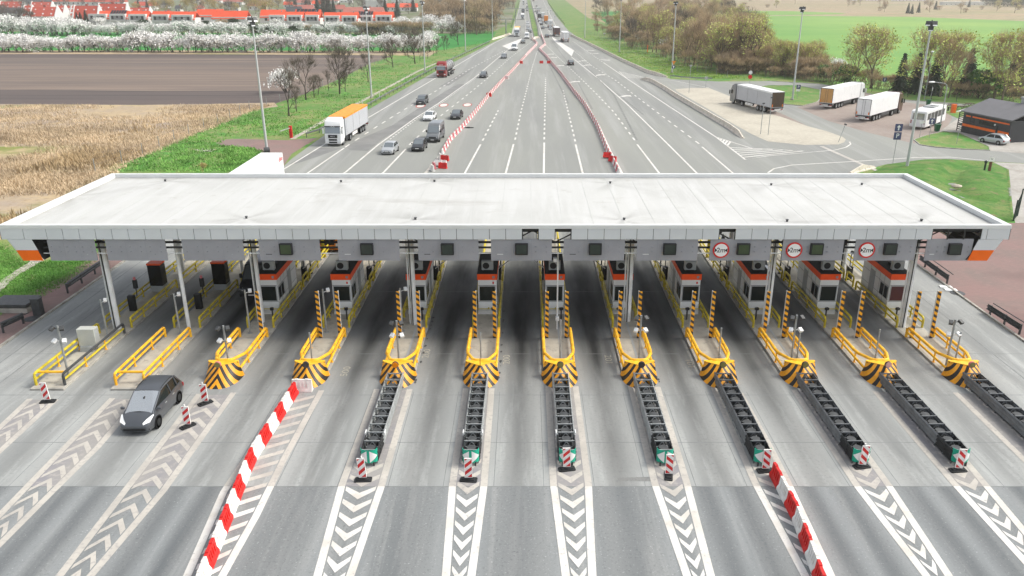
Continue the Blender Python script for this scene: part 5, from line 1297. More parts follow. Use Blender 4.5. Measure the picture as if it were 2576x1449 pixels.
away_l(1402,92.5,(at(1380,75)-at(1402,93)),'dark plum curtain-sided lorry ahead of the white box lorry', trailer='purple', top=M['whitebox'])
lb = away_l(1384.5,70.5,(at(1375,55)-at(1385,70)),'white lorry with a dark animal mark on its rear doors', trailer='whitebox', L=13)
mb = MB(); mb.add([(a*.85,13.06,2.6+b*.5) for a,b in ((-1,.2),(-.6,.5),(-.2,.3),(.5,.35),(.9,.1),(.6,0),(.7,-.5),(.4,-.2),(-.3,-.1),(-.6,-.5),(-.6,.0))], [tuple(range(11))]); mb.build('animal_mark', M['dark'], lb, solid=False, smooth=False)
away_l(1374,57,FD,'orange lorry driving away on the outgoing lanes', trailer='tarp', L=11)
away_l(1367,47,FD,'white lorry ahead of the orange one on the outgoing lanes', trailer='offw', L=14)
away_l(1354.5,30,FD,'white lorry in the left outgoing lane far away', trailer='whitebox', L=14)
away_l(1357,50.5,FD,'flat grey lorry in the inner outgoing lane', trailer='galvd', L=10)
away_l(1342,4,FD,'reddish lorry farthest away on the outgoing lanes', trailer='brown', L=13)
# lorry half hidden by the canopy
p = at(711,384,4.0)
dl = lorry(Vector((p.x-1.3-.0, p.y-16.3, 0)), Vector((0,-1,0)), 'white lorry half hidden by the canopy, small red word on its side', trailer='whitebox')
text('lettering', 'dino', .85, M['signred'], dl, (1.286,15.3,3.45), (PI/2,0,PI/2))
lorry(at(826,640), Vector((0,-1,0)), 'orange-yellow maintenance lorry seen between the boards behind the first booths', cab='amber', trailer='amber', L=8.5)
# parked lorries and bus
def parked(rp_, fp_, lab, **k):
    a, b = at(*rp_), at(*fp_); h = (b-a).normalized(); L = k.pop('L', 16.0)
    return lorry(a+h*L, h, lab, L=L, **k)
parked((1953,287),(1862,262),'parked lorry with grey curtain sides and dark brown rear doors on the sand-coloured paving', trailer='silvbox', top=M['whitebox'], rear=M['brownd'], cab='grey')
parked((2075,275),(2167,252),'parked white lorry with tan rear doors, left of the two on the red bay', trailer='whitebox', rear=M['tan'])
parked((2167,307),(2255,281),'parked white lorry with white rear doors and a brown cab', trailer='whitebox', cab='brown')
def bus(a, b, lab):
    a, b = at(*a), at(*b); h = (b-a).normalized(); L = 11.0; c = a+h*L
    t = thing('bus', lab, 'bus', (c.x,c.y,.03), heading(h))
    mb = MB(); mb.xprism([(.05,.35),(0,.7),(.15,2.2),(.45,2.95),(.7,3.1),(L-.4,3.1),(L-.1,2.9),(L,1.2),(L,.5),(L-.1,.38)], -1.25, 1.25); mb.build('body', M['whitebox'], t, bevel=.1)
    mb = MB(); mb.add([(-1.1,.02,1.2),(1.1,.02,1.2),(1.05,.36,2.7),(-1.05,.36,2.7)], [(0,1,2,3)]); o = mb.build('windscreen', M['wind'], t, solid=False, smooth=False); o.location = (0,-.03,0)
    mb = MB(); mb.add([(-.95,L+.0,1.65),(.95,L+.0,1.65),(.9,L-.06,2.65),(-.9,L-.06,2.65)], [(3,2,1,0)]); o = mb.build('rear_window', M['wind'], t, solid=False, smooth=False); o.location = (0,.03,0)
    for s in (-1,1):
        for q in range(5): mb = MB(); mb.box(s*1.257-.006,s*1.257+.006,1.3+q*1.85,2.95+q*1.85,1.55,2.6); mb.build('side_window', M['glass'], t, smooth=False)
        mb = MB(); mb.box(s*1.258-.006,s*1.258+.006,5.2,6.3,.45,2.6); mb.build('door', M['dark'], t, smooth=False)
        for wy in (2.3,L-3.0): wheel(t, s*1.1, wy, .48, .3, M['rim'])
        mb = MB(); mb.box(s*1.05-.08,s*1.05+.08,L-.02,L+.03,.95,1.5); mb.build('tail_light', M['tail'], t, smooth=False)
        mb = MB(); mb.box(s*1.45-.1,s*1.45+.1,-.1,.1,2.0,2.7); mb.build('wing_mirror', M['dark'], t, bevel=.03)
    mb = MB(); mb.box(-.9,.9,3.5,6.5,3.12,3.28); mb.build('roof_unit', M['galv'], t, bevel=.04)
    mb = MB(); mb.box(-.6,.1,4.6,5.2,3.285,3.3); mb.build('roof_hatch', M['dark'], t, smooth=False)
bus((2305,326),(2366,303),'white bus parked beside the lawn, partly behind the near light mast')

# ================================================================ STREET FURNITURE
M['mast'] = mat('pale_mast_steel', '#b9bcbb', .5, .06, 1)
def mast_proto():
    t = thing('light_mast', 'x', 'light mast')
    mb = MB(); mb.tube([(0,0,0),(0,0,9),(0,0,17.8)], .2, 10, r1=.1); mb.build('mast', M['mast'], t)
    mb = MB(); mb.cbox((0,0,.15), (.6,.6,.3)); mb.build('foundation', m_kerb, t, smooth=False)
    for (dx, z, rz) in ((-.34,18.2,-.25),(.34,18.2,.25),(0,17.6,0)):
        mb = MB(); mb.cbox((dx,-.28,z), (.62,.28,.55), rz, rx=-.5); hd = mb.build('floodlight', M['galvd'], t, bevel=.04)
        mb = MB(); mb.cbox((dx-.16*math.sin(rz)*-1,-.47,z-.09), (.5,.02,.42), rz, rx=-.5); mb.build('lamp_glass', M['head'], hd, smooth=False)
    mb = MB(); mb.tube([(-.5,0,17.9),(.5,0,17.9)], .06, 6); mb.tube([(0,0,17.4),(0,0,18.6)], .07, 6); mb.build('bracket', M['galvd'], t)
    return t
ml = [((672,382),'nearest tall light mast on the left verge'),((935,246),'second tall light mast on the left verge'),((1069,179),'third tall light mast on the left verge'),((1171,128),'fourth tall light mast on the left verge'),((1239,96),'fifth tall light mast on the left verge, farthest of them'),
      ((2280,428),'nearest tall light mast, on the right lawn before the parked bus'),((1993,252),'tall light mast on the green island of the parking area'),((1690,183),'tall light mast beside the orange triangle sign'),((1558,131),'tall light mast on the right verge before the bare wood'),((1471,96),'farthest light mast on the right verge')]
mp = None
for i, (q, lab) in enumerate(ml):
    p = at(*q); rz = rnd.uniform(-.25,.25) + (.5 if q[0] < 1300 else -.5)
    if mp is None: mp = mast_proto(); mp.location = p; mp.rotation_euler = (0,0,rz); mp['label'] = lab; mp['group'] = 'tall light masts'
    else: dup(mp, p, rz, lab, 'tall light masts')
def post_sign(px, py, h, plates, lab, name='road_sign', rz=0.0, pole=.035):
    p = at(px, py); t = thing(name, lab, 'sign', (p.x,p.y,.02), rz)
    mb = MB(); mb.tube([(0,0,0),(0,0,h)], pole, 6); mb.build('post', M['galv'], t)
    for (kind, z, m, s, txt, tc) in plates:
        mb = MB()
        if kind == 'sq': mb.box(-s,s,-.06,-.04,z-s,z+s)
        elif kind == 'rect': mb.box(-s,s,-.06,-.04,z-s*.45,z+s*.45)
        elif kind == 'disc': mb.cyl((0,-.05,z), s, 'y', .02, 20)
        elif kind == 'tri': mb.xprism([(0,0)],0,0) if False else mb.add([(-s,-.06,z+s*.8),(s,-.06,z+s*.8),(0,-.06,z-s*.9),(-s,-.04,z+s*.8),(s,-.04,z+s*.8),(0,-.04,z-s*.9)], [(0,1,2),(3,5,4),(0,3,4,1),(1,4,5,2),(2,5,3,0)])
        pl = mb.build('plate', M[m], t, smooth=False)
        if txt == '^':
            mb = MB(); mb.add([(-.09*s*2,-.065,z-s*.7),(.09*s*2,-.065,z-s*.7),(.09*s*2,-.065,z+.1*s),(.55*s,-.065,z+.1*s),(0,-.065,z+s*.75),(-.55*s,-.065,z+.1*s),(-.09*s*2,-.065,z+.1*s)], [tuple(range(7))]); mb.build('arrow', M[tc], pl, solid=False, smooth=False)
        elif txt: text('lettering', txt, s*1.7 if kind != 'rect' else s*.5, M[tc], pl, (0,-.067,z))
    return t
post_sign(2246,410,5.2,[('sq',4.75,'blue',.5,'^','signwht'),('sq',3.65,'blue',.5,'P','signwht')],'square arrow sign above a square P sign beside the near right mast')
post_sign(2005,250,2.9,[('sq',2.55,'blue',.42,'P','signwht'),('rect',1.85,'signwht',.42,None,None)],'blue P sign with a white plate on the green island')
post_sign(2221,230,3.0,[('sq',2.6,'blue',.45,'^','signwht')],'blue arrow sign behind the parked white lorries')
post_sign(2337,347,3.0,[('sq',2.6,'blue',.45,'^','signwht')],'blue arrow sign at the lawn corner beside the bus')
post_sign(2313,345,2.6,[('rect',2.3,'signwht',.4,None,None)],'small white-plated sign at the lawn corner behind the near mast')
post_sign(2318,233,2.5,[('disc',2.1,'grey',.4,None,None)],'small round sign seen edge on near the benches', rz=1.2)
post_sign(2340,254,3.0,[('disc',2.4,'grey',.4,None,None)],'round sign turned away at the far side of the parking loop', rz=.9)
post_sign(1693,189,3.7,[('tri',3.2,'amber',.55,None,None),('disc',2.1,'blue',.5,'^','signwht')],'orange triangle sign above a blue disc at the foot of a mast')
post_sign(1885,215,3.6,[('disc',3.0,'signwht',.45,None,None),('disc',2.0,'signred',.5,None,None)],'pair of round signs beside the exit road, lower one red-rimmed')
post_sign(1733,234,6.0,[('rect',5.9,'grey',.3,None,None)],'thin pole on the tip of the sand-coloured paving', pole=.05)
post_sign(1775,221,2.6,[('sq',2.2,'grey',.35,None,None)],'small sign seen from behind at the top of the sand paving')
post_sign(1932,340,6.0,[('rect',5.9,'galvd',.2,None,None)],'thin pole on the sand paving in front of the left parked lorry', pole=.05)
post_sign(1913,338,5.0,[('rect',4.9,'galvd',.2,None,None)],'second thin pole on the sand paving, left of the other', pole=.05)
post_sign(2109,358,3.0,[('rect',2.8,'brown' if 'brown' in M else 'galvd',.22,None,None)],'leaning dark post at the near tip of the sand paving', pole=.04).rotation_euler = (0,.25,0)
post_sign(2406,363,3.2,[('rect',3.0,'galvd',.3,None,None)],'dark thin post on the lawn before the building', pole=.04)
post_sign(1520,95,2.0,[('rect',1.9,'signwht',.5,None,None)],'small white kilometre plate on the right verge by the farthest mast')
for (px, py, q, lab) in ((1395.5,54,'disc','round white sign on the right verge near the far lorries'),(1377.5,37,'rect','left one of two small white signs far up the right verge'),(1385,37,'rect','right one of two small white signs far up the right verge')):
    post_sign(px, py, 3.6, [(q,3.0,'signwht',.75,None,None)], lab, pole=.08)
p = at(1628.6,131); mb = MB(); mb.tube([(0,0,0),(0,0,2.4)], .14, 8); o = mb.build('marker_post', M['orange']); o.location = p; tag(o, 'orange marker post at the fence of the right wood', 'post')
# street lamps
p = at(2325,251); t = thing('street_lamp', 'slim lamp post with a white globe beyond the parking loop', 'street lamp', (p.x,p.y,0))
mb = MB(); mb.tube([(0,0,0),(0,0,9.6)], .08, 7, r1=.05); mb.build('pole', M['galv'], t)
mb = MB(); mb.sphere((0,0,9.75), .25, 10, 6, sc=(1.2,1.2,.7)); mb.build('lamp_head', M['head'], t)
p = at(2362,331); t = thing('street_lamp', 'curved-arm street lamp standing beside the bus', 'street lamp', (p.x,p.y,0))
mb = MB(); mb.tube([(0,0,0),(0,0,7.0),(-.1,0,7.5),(-.5,0,7.75),(-2.2,0,7.95)], .09, 8, r1=.05); mb.build('pole', M['galv'], t)
mb = MB(); mb.sphere((-2.6,0,7.95), .3, 10, 6, sc=(1.8,.9,.5)); mb.build('lamp_head', M['whitebox'], t)
# gantry frames over the far motorway
for (xa, ya, xb, yb_, hgt, lab) in [(1273,88,1316,86,7.0,'cantilever sign gantry over the oncoming lanes'),]:
    p, q = at(xa, ya), at(xb, yb_); t = thing('sign_gantry', lab, 'gantry', (p.x,p.y,0))
    mb = MB(); mb.tube([(0,0,0),(0,0,hgt)], .28, 8); mb.build('post', M['galv'], t)
    mb = MB(); w = q.x-p.x; mb.tube([(-4,0,hgt+2.5),(-3.3,0,hgt+.1),(w,0,hgt)], .12, 5); mb.tube([(-4,0,hgt+2.5),(0,0,hgt+.6)], .1, 5); mb.tube([(-4,0,hgt+2.5),(-3,0,hgt-2),(0,0,hgt-1.2)], .1, 5); mb.tube([(0,0,hgt+.6),(w*.5,0,hgt+.4)], .08, 5); mb.build('arm', M['galv'], t)
p = at(1297,60); t = thing('sign_gantry', 'thin portal gantry over the far oncoming lanes', 'gantry', (p.x,p.y,0))
mb = MB(); mb.tube([(0,0,0),(0,0,9)], .2, 6); mb.build('post', M['galv'], t); mb = MB(); mb.tube([(-5,0,9),(16,0,9)], .15, 5); mb.build('arm', M['galv'], t)
# motorway guard rails and concrete walls
def curve_pts(L, step=4.0): return resample([Vector((p.x,p.y,0)) for p in P2(*L)], step)
wbeam(None, None, 'long steel guardrail along the left verge of the motorway', 4.0, .78, M['galvr'], -1, 'motorway guardrails', curve_pts([(770,346),(790,343),(809,332),(923.5,271),(1096,173),(1237,104)]))
wbeam(None, None, 'steel guardrail on the right of the exit road under the wood', 4.0, .78, M['galv'], 1, 'motorway guardrails', curve_pts([(1687,196),(1720,200),(1765,203),(1808,203.5)]))
wbeam(None, None, 'far steel guardrail left of the oncoming lanes', 8.0, .9, M['galvd'], -1, 'motorway guardrails', curve_pts([(1286,70),(1292,52),(1302,18),(1309,-6)], 10))
wbeam(None, None, 'far steel guardrail right of the outgoing lanes', 8.0, .9, M['galvd'], 1, 'motorway guardrails', curve_pts([(1420,62),(1399,36),(1381,10),(1374,-6)], 10))
wbeam(None, None, 'median guardrail on the side of the oncoming lanes', 8.0, .9, M['galvd'], -1, 'motorway guardrails', curve_pts([(1344,97),(1337,70),(1330,30),(1324,-8)], 8))
wbeam(None, None, 'median guardrail on the side of the outgoing lanes', 8.0, .9, M['galvd'], 1, 'motorway guardrails', curve_pts([(1356,97),(1352,70),(1342,30),(1333,-8)], 8))
sheet('median_grass', P2((1346,95),(1354,95),(1351,70),(1341,30),(1332,-8),(1325,-8),(1331,30),(1338.5,70)), .034, m_grass)
def jersey(L, lab, step=3.0):
    pts = curve_pts(L, step); o0 = pts[0].copy(); rg = []
    for i, p in enumerate(pts):
        d = (pts[min(i+1,len(pts)-1)]-pts[max(i-1,0)]).normalized(); n = Vector((-d.y,d.x,0)); q = p-o0
        h = .85 if 0 < i < len(pts)-1 else .25
        rg.append([(q.x+n.x*u, q.y+n.y*u, w) for u, w in ((-.3,0),(-.28,.1),(-.13,.3*h),(-.09,h),(.09,h),(.13,.3*h),(.28,.1),(.3,0))])
    mb = MB(); mb.loft(rg); o = mb.build('concrete_barrier', M['jers']); o.location = o0; tag(o, lab, 'barrier', 'concrete barriers by the motorway')
M['jers'] = ground_mat('barrier_concrete', [('#dcd4c6',1,(1,1,1),0,1), ('#cdc4b6',.6,(1,1,1),.42,.65), ('#8d8578',2.5,(1,1,1),.55,.72)])
jersey([(1436,90),(1470,106),(1510,126),(1563,153),(1600,170),(1630,184),(1660,192),(1686,195.5)], 'long curved concrete wall along the right verge of the motorway')
jersey([(1612,200),(1640,207),(1670,224),(1700,244),(1767.6,284),(1835,324),(1879,356)], 'long concrete wall between the motorway and the sand paving')
jersey([(2138,438),(2160,432),(2190,424),(2213,419)], 'short concrete wall by the canopy at the foot of the near right mast')
jersey([(1340,103),(1345,97),(1352,96),(1357,95)], 'concrete end of the median before the closed lanes', 1.5)
jersey([(1238,101),(1262,94),(1285,86)], 'concrete wall left of the oncoming lanes at the gantry')
# red barrier post on the track at the left
p = at(733,347); q = at(677,356); t = thing('track_barrier', 'red post with a white lifting arm across the track at the left verge', 'barrier', (p.x,p.y,0))
mb = MB(); mb.box(-.22,.22,-.2,.2,0,1.9); mb.build('post', M['red'], t, bevel=.03)
mb = MB(); mb.tube([(0,-.22,1.6),(q.x-p.x+1.0,-.25,1.1)], .08, 6); mb.build('arm', M['whp'], t)
sheet('track', P2((543,360),(560,352),(600,349),(720,353),(800,347),(790,352),(733,388),(712,420),(690,400),(640,372),(560,366)), .013, m_brick)
sheet('gravel_patch', P2((489,377),(510,373),(541,376),(530,382),(500,380)), .0085, m_gutter)
p = at(665,384); mb = MB(); mb.tube([(0,0,.3),(.7,.3,.3)], .45, 14); o = mb.build('culvert_pipe', M['galvd']); o.location = (p.x,p.y,0); tag(o, 'round concrete culvert pipe end at the foot of the nearest left mast', 'pipe')
for (px, py, lab) in ((912,264,'white roadside reflector post beside the lorry, first from the canopy on the left verge'),(955,246,'white roadside reflector post behind the left guardrail, second from the canopy'),(1140,149,'white roadside reflector post farther up the left guardrail')):
    p = at(px, py); mb = MB(); mb.prism([(-.06,-.05),(.06,-.05),(.06,.05),(-.06,.05)], 0, 1.05); o = mb.build('reflector_post', M['whp'], bevel=.01); o.location = (p.x,p.y,0); tag(o, lab, 'post', 'reflector posts')
mb = MB(); gl = curve_pts([(735,350),(770,330),(830,295),(900,260),(960,228),(1050,180),(1100,158)], 2.0)
for a, b in zip(gl, gl[1:]):
    d = (b-a).normalized(); n = Vector((-d.y,d.x,0))*.4; mb.prism([a+n, a-n, a.lerp(b,.92)-n, a.lerp(b,.92)+n], 0, .04)
struct(mb.build('drainage_gutter', m_gutter, smooth=False))
# fences: posts and thin wires
def fence(L, sp, h, lab, m, hw=.04):
    pts = curve_pts(L, sp)[:100]; o0 = pts[0].copy(); t = thing('wire_fence', lab, 'fence', (o0.x,o0.y,0))
    for p in pts:
        q = p-o0; mb = MB(); mb.box(q.x-hw,q.x+hw,q.y-hw,q.y+hw,0,h); mb.build('post', m, t, smooth=False)
    mb = MB()
    for z in (.4,.9,h-.1): mb.tube([(p-o0)+Vector((0,0,z)) for p in pts], .012, 3)
    mb.build('wire', M['galvd'], t)
fence([(240,432),(302,412),(348,395),(464,343),(553,309),(582,297),(629,275.5),(690,262),(760,238),(860,198),(940,164),(970,150)], 5.5, 1.7, 'wire fence on grey posts between the dry meadow and the left green verge', M['galv'])
fence([(1468,84),(1500,90),(1560,113),(1640,140),(1700,160),(1760,180),(1830,195),(1850,197)], 6.0, 1.8, 'wire fence along the edge of the bare wood on the right', M['galv'])
fence([(1925,195),(1990,199),(2070,207),(2120,217),(2200,232),(2290,245),(2380,253),(2450,260)], 5.0, 1.8, 'dark fence behind the parking loop', M['galvd'])
# ---------------------------------------------------------------- service building
A, B = at(2416,332), at(2534,359.5)
ux = (B-A); Wd = ux.length; ux.normalize(); D = 8.5; rz = math.atan2(ux.y, ux.x)
t = thing('service_building', 'low dark grey building with orange stripes and a grey pitched roof at the right edge', 'building', (A.x,A.y,.02), rz)
M['anth'] = mat('anthracite_cladding', '#3a3b3f', .55, .08, .8)
M['slate'] = mat('grey_roof_sheet', '#6b6b6e', .7, .06, .7)
mb = MB(); mb.prism([(0,0),(Wd,0),(Wd,D),(0,D)], 0, 3.25); mb.build('wall', M['anth'], t, smooth=False)
mb = MB()
for q in range(1,12): mb.box(Wd*q/12-.012, Wd*q/12+.012, -.006, .0, .1, 3.2)
for z in (.8,1.6,2.4): mb.box(.02,Wd-.02,-.0065,.0,z-.012,z+.012)
mb.build('cladding_joint', M['dark'], t, smooth=False)
mb = MB()
rp = [(-.35,-.4,3.26),(Wd+.35,-.4,3.26),(Wd+.35,D*.55,5.1),(-.35,D*.55,5.1),(Wd+.35,D+.3,3.5),(-.35,D+.3,3.5)]
mb.add(rp + [(x,y,z+.18) for x,y,z in rp], [(0,1,2,3),(3,2,4,5),(6,9,8,7),(9,11,10,8),(0,6,7,1),(1,7,8,2),(2,8,10,4),(4,10,11,5),(5,11,9,3),(3,9,6,0)])
rf = mb.build('roof', M['slate'], t, smooth=False)
mb = MB(); mb.box(Wd*.62-.35,Wd*.62+.35,D*.62-.35,D*.62+.35,4.8,6.0); mb.box(Wd*.62-.45,Wd*.62+.45,D*.62-.45,D*.62+.45,6.0,6.25); mb.build('vent', M['galv'], rf, smooth=False)
for (xa, xb, z0, z1) in ((.6,1.6,2.62,2.84),(2.0,Wd-.3,2.62,2.84),(0,Wd*.72,1.05,1.45)):
    mb = MB(); mb.box(xa,xb,-.02,-.007,z0,z1); mb.build('orange_stripe', M['orange'], t, smooth=False)
mb = MB(); mb.box(Wd*.77,Wd-.1,-.02,-.007,1.05,1.5); mb.box(Wd*.84,Wd-.1,-.019,-.007,.05,1.05); mb.build('orange_stripe', M['orange'], t, smooth=False)
for (xa, xb) in ((1.6,2.6),(3.6,Wd*.68)):
    mb = MB(); mb.box(xa,xb,-.03,-.007,1.85,2.5); f = mb.build('window', M['dark'], t, smooth=False)
    mb = MB(); mb.box(xa+.08,xb-.08,-.036,-.031,1.92,2.43); mb.build('pane', M['glass'], f, smooth=False)
mb = MB(); mb.box(Wd*.73,Wd*.765,-.02,-.007,.05,2.2); mb.build('door', M['dark'], t, smooth=False)
mb = MB(); mb.cyl((Wd*.7,-.12,2.25), .14, 'y', .1, 10); mb.build('wall_lamp', M['head'], t)
mb = MB()
for q in range(9): mb.box(-1.3,-.06,.3,.36,.3+q*.32,.42+q*.32)
mb.box(-1.36,-1.26,.28,.4,0,3.3); mb.build('slat_screen', M['anth'], t, smooth=False)
mb = MB(); mb.add([(-1.5,-.3,3.1),(-.36,-.3,3.3),(-.36,D*.5,4.6),(-1.5,D*.5,4.3)], [(0,1,2,3)]); mb.build('glass_canopy', M['galvw'], t, solid=False, smooth=False)
# bins, benches
for (px, py, m, lab, s) in ((2356,332,'bing','green wheeled bin on the lawn corner beside the bus',1.0),(2334,266,'bing','green wheeled bin beyond the bus by the bench area',.9)):
    M.setdefault('bing', mat('green_bin', '#22603f', .5, .06, 2))
    p = at(px, py); t = thing('waste_bin', lab, 'bin', (p.x,p.y,.05))
    mb = MB(); mb.loft([[(a*w,b*w,z) for a,b in ((-1,-1),(1,-1),(1,1),(-1,1))] for w,z in ((.3*s,.1),(.38*s,1.15*s))]); mb.build('body', M[m], t, smooth=False)
    mb = MB(); mb.box(-.45*s,.45*s,-.45*s,.45*s,1.151*s,1.25*s); mb.build('lid', M[m], t, bevel=.03)
p = at(2397,284); mb = MB(); mb.prism([(-.35,-.35),(.35,-.35),(.35,.35),(-.35,.35)], 0, 1.6); o = mb.build('orange_kiosk', M['orange'], bevel=.03); o.location = (p.x,p.y,.02); tag(o, 'small orange box post before the benches', 'post')
M['wood'] = mat('dark_wood', '#4c4136', .8, .2, 3)
for i, (px, py) in enumerate(((2378,276),(2395,272),(2420,277),(2438,270))):
    p = at(px, py); t = thing('picnic_bench', 'dark picnic bench left of the building, ' + nth(i) + ' from the bus', 'bench', (p.x,p.y,.05), .3, 'picnic benches by the building')
    mb = MB(); mb.box(-.9,.9,-.4,.4,.72,.78); mb.build('table_top', M['wood'], t, smooth=False)
    for s in (-1,1):
        mb = MB(); mb.box(-.9,.9,s*.75-.15,s*.75+.15,.42,.47); mb.build('seat', M['wood'], t, smooth=False)
        mb = MB(); mb.tube([(s*.7,-.8,0),(s*.7,-.2,.72)], .05, 4); mb.tube([(s*.7,.8,0),(s*.7,.2,.72)], .05, 4); mb.build('leg', M['wood'], t)
sheet('bench_area', P2((2345,270),(2450,264),(2470,275),(2409,298),(2380,285)), .035, m_grass)
p = at(2484,450); t = thing('information_post', 'short brown post with a white cap plate on the right lawn', 'post', (p.x,p.y,1.0))
mb = MB(); mb.box(-.12,.12,-.12,.12,0,1.6); mb.build('post', mat('brown_post', '#6b4434', .7, .1, 3), t, bevel=.01)
mb = MB(); mb.box(-.3,.3,-.15,-.121,1.2,1.75); pl = mb.build('plate', M['whp'], t, smooth=False); text('lettering', 'H', .3, M['ink'], pl, (0,-.153,1.5))
p = at(2472,448); mb = MB(); mb.tube([(0,0,0),(0,0,1.0)], .12, 8); mb.sphere((0,0,1.05), .2, 8, 5); o = mb.build('hydrant', mat('dark_green_iron', '#2f4038', .5, .1, 3)); o.location = (p.x,p.y,1.0); tag(o, 'dark green hydrant beside the brown post', 'hydrant')
p = at(2405,478); mb = MB(); rg = []; mb.sphere((0,0,.1), .5, 9, 6, sc=(1.3,.8,.45)); o = mb.build('boulder', mat('pale_rock', '#b3aa9a', .9, .2, 2)); o.location = (p.x,p.y,.35); tag(o, 'pale boulder at the ditch on the right lawn', 'rock')
# ================================================================ TREES
M['bark'] = mat('bark', '#75685a', .9, .25, 2)
M['barkd'] = mat('dark_bark', '#4a443f', .9, .25, 2)
M['twig'] = mat('brown_twigs', '#aa957a', .95, .2, .5, col2='#bca584')
M['twigd'] = mat('dark_twigs', '#6b6258', .95, .25, .5)
M['bloss'] = mat('white_blossom', '#e0dfdb', .8, .12, .8, col2='#ecebe8')
M['bloss2'] = mat('cream_blossom', '#dad5ca', .8, .14, .8)
M['bud'] = mat('yellow_green_buds', '#b9c862', .8, .18, .6, col2='#c9d078')
M['gold'] = mat('golden_willow_leaves', '#b3a552', .8, .2, .6)
M['leaf'] = mat('fresh_green_leaves', '#3f6b2a', .8, .3, .7)
M['leafd'] = mat('dark_green_leaves', '#2b4527', .85, .3, .7)
M['needle'] = mat('conifer_needles', '#24382a', .9, .3, .8)
def grow(mb, ends, r, p, d, L, rad, lvl, spread, up, kids=(3,3)):
    q = p; seg = 2 if lvl > 1 else 1; dd = d.copy(); path = [q.copy()]
    for i in range(seg):
        dd = (dd + Vector((r.uniform(-1,1),r.uniform(-1,1),r.uniform(-.6,1)))*.13 + Vector((0,0,up*.12))).normalized()
        q = q + dd*(L/seg); path.append(q.copy())
    mb.tube(path, rad, 5 if lvl > 2 else 3, r1=rad*.62)
    if lvl == 0: ends.append((q, dd)); return
    n = r.randint(*kids)
    a0 = r.uniform(0, 6.28)
    for i in range(n):
        ax = dd.orthogonal().normalized(); ax.rotate(Matrix.Rotation(a0+6.28*i/n+r.uniform(-.4,.4), 3, dd))
        nd = (dd*math.cos(spread) + ax*math.sin(spread)*r.uniform(.7,1.25)).normalized()
        grow(mb, ends, r, path[-1] if i else path[-1], nd, L*r.uniform(.62,.86), rad*.6, lvl-1, spread*1.02, up, kids)
    if lvl > 1 and r.random() < .8:
        ax = dd.orthogonal().normalized(); ax.rotate(Matrix.Rotation(r.uniform(0,6.28), 3, dd))
        grow(mb, ends, r, path[1], (dd*.5+ax*.9).normalized(), L*.55, rad*.45, lvl-2 if lvl > 1 else 0, spread, up, kids)
def leafquads(mb, r, c, rad, n, size, flat=1.0, droop=0.0):
    for _ in range(n):
        v = Vector((r.gauss(0,1),r.gauss(0,1),r.gauss(0,1)*flat)); v = v.normalized()*rad*r.random()**.5
        p = c+v - Vector((0,0,droop*r.random()))
        a = Vector((r.uniform(-1,1),r.uniform(-1,1),r.uniform(-1,1))).normalized(); b = a.orthogonal().normalized(); b.rotate(Matrix.Rotation(r.uniform(0,6.28),3,a))
        s = size*r.uniform(.6,1.3); c2 = a.cross(b)
        mb.add([p-b*s*.5-c2*s*.4, p+b*s*.5-c2*s*.4, p+b*s*.4+c2*s*.5, p-b*s*.45+c2*s*.4], [(0,1,2,3)])
def twigs(mb, r, ends, n, L, w, up=.3):
    for (p, d) in ends:
        for _ in range(n):
            v = (d + Vector((r.uniform(-1,1),r.uniform(-1,1),r.uniform(-.7,1)))*.8 + Vector((0,0,up))).normalized()
            q = p - d*r.uniform(0,.5) ; e = q + v*L*r.uniform(.5,1.2)
            s = v.orthogonal().normalized(); s.rotate(Matrix.Rotation(r.uniform(0,6.28),3,v)); s *= w
            mb.add([q-s, q+s, e], [(0,1,2)])
PROTO_Z = Vector((0,-500,-50))
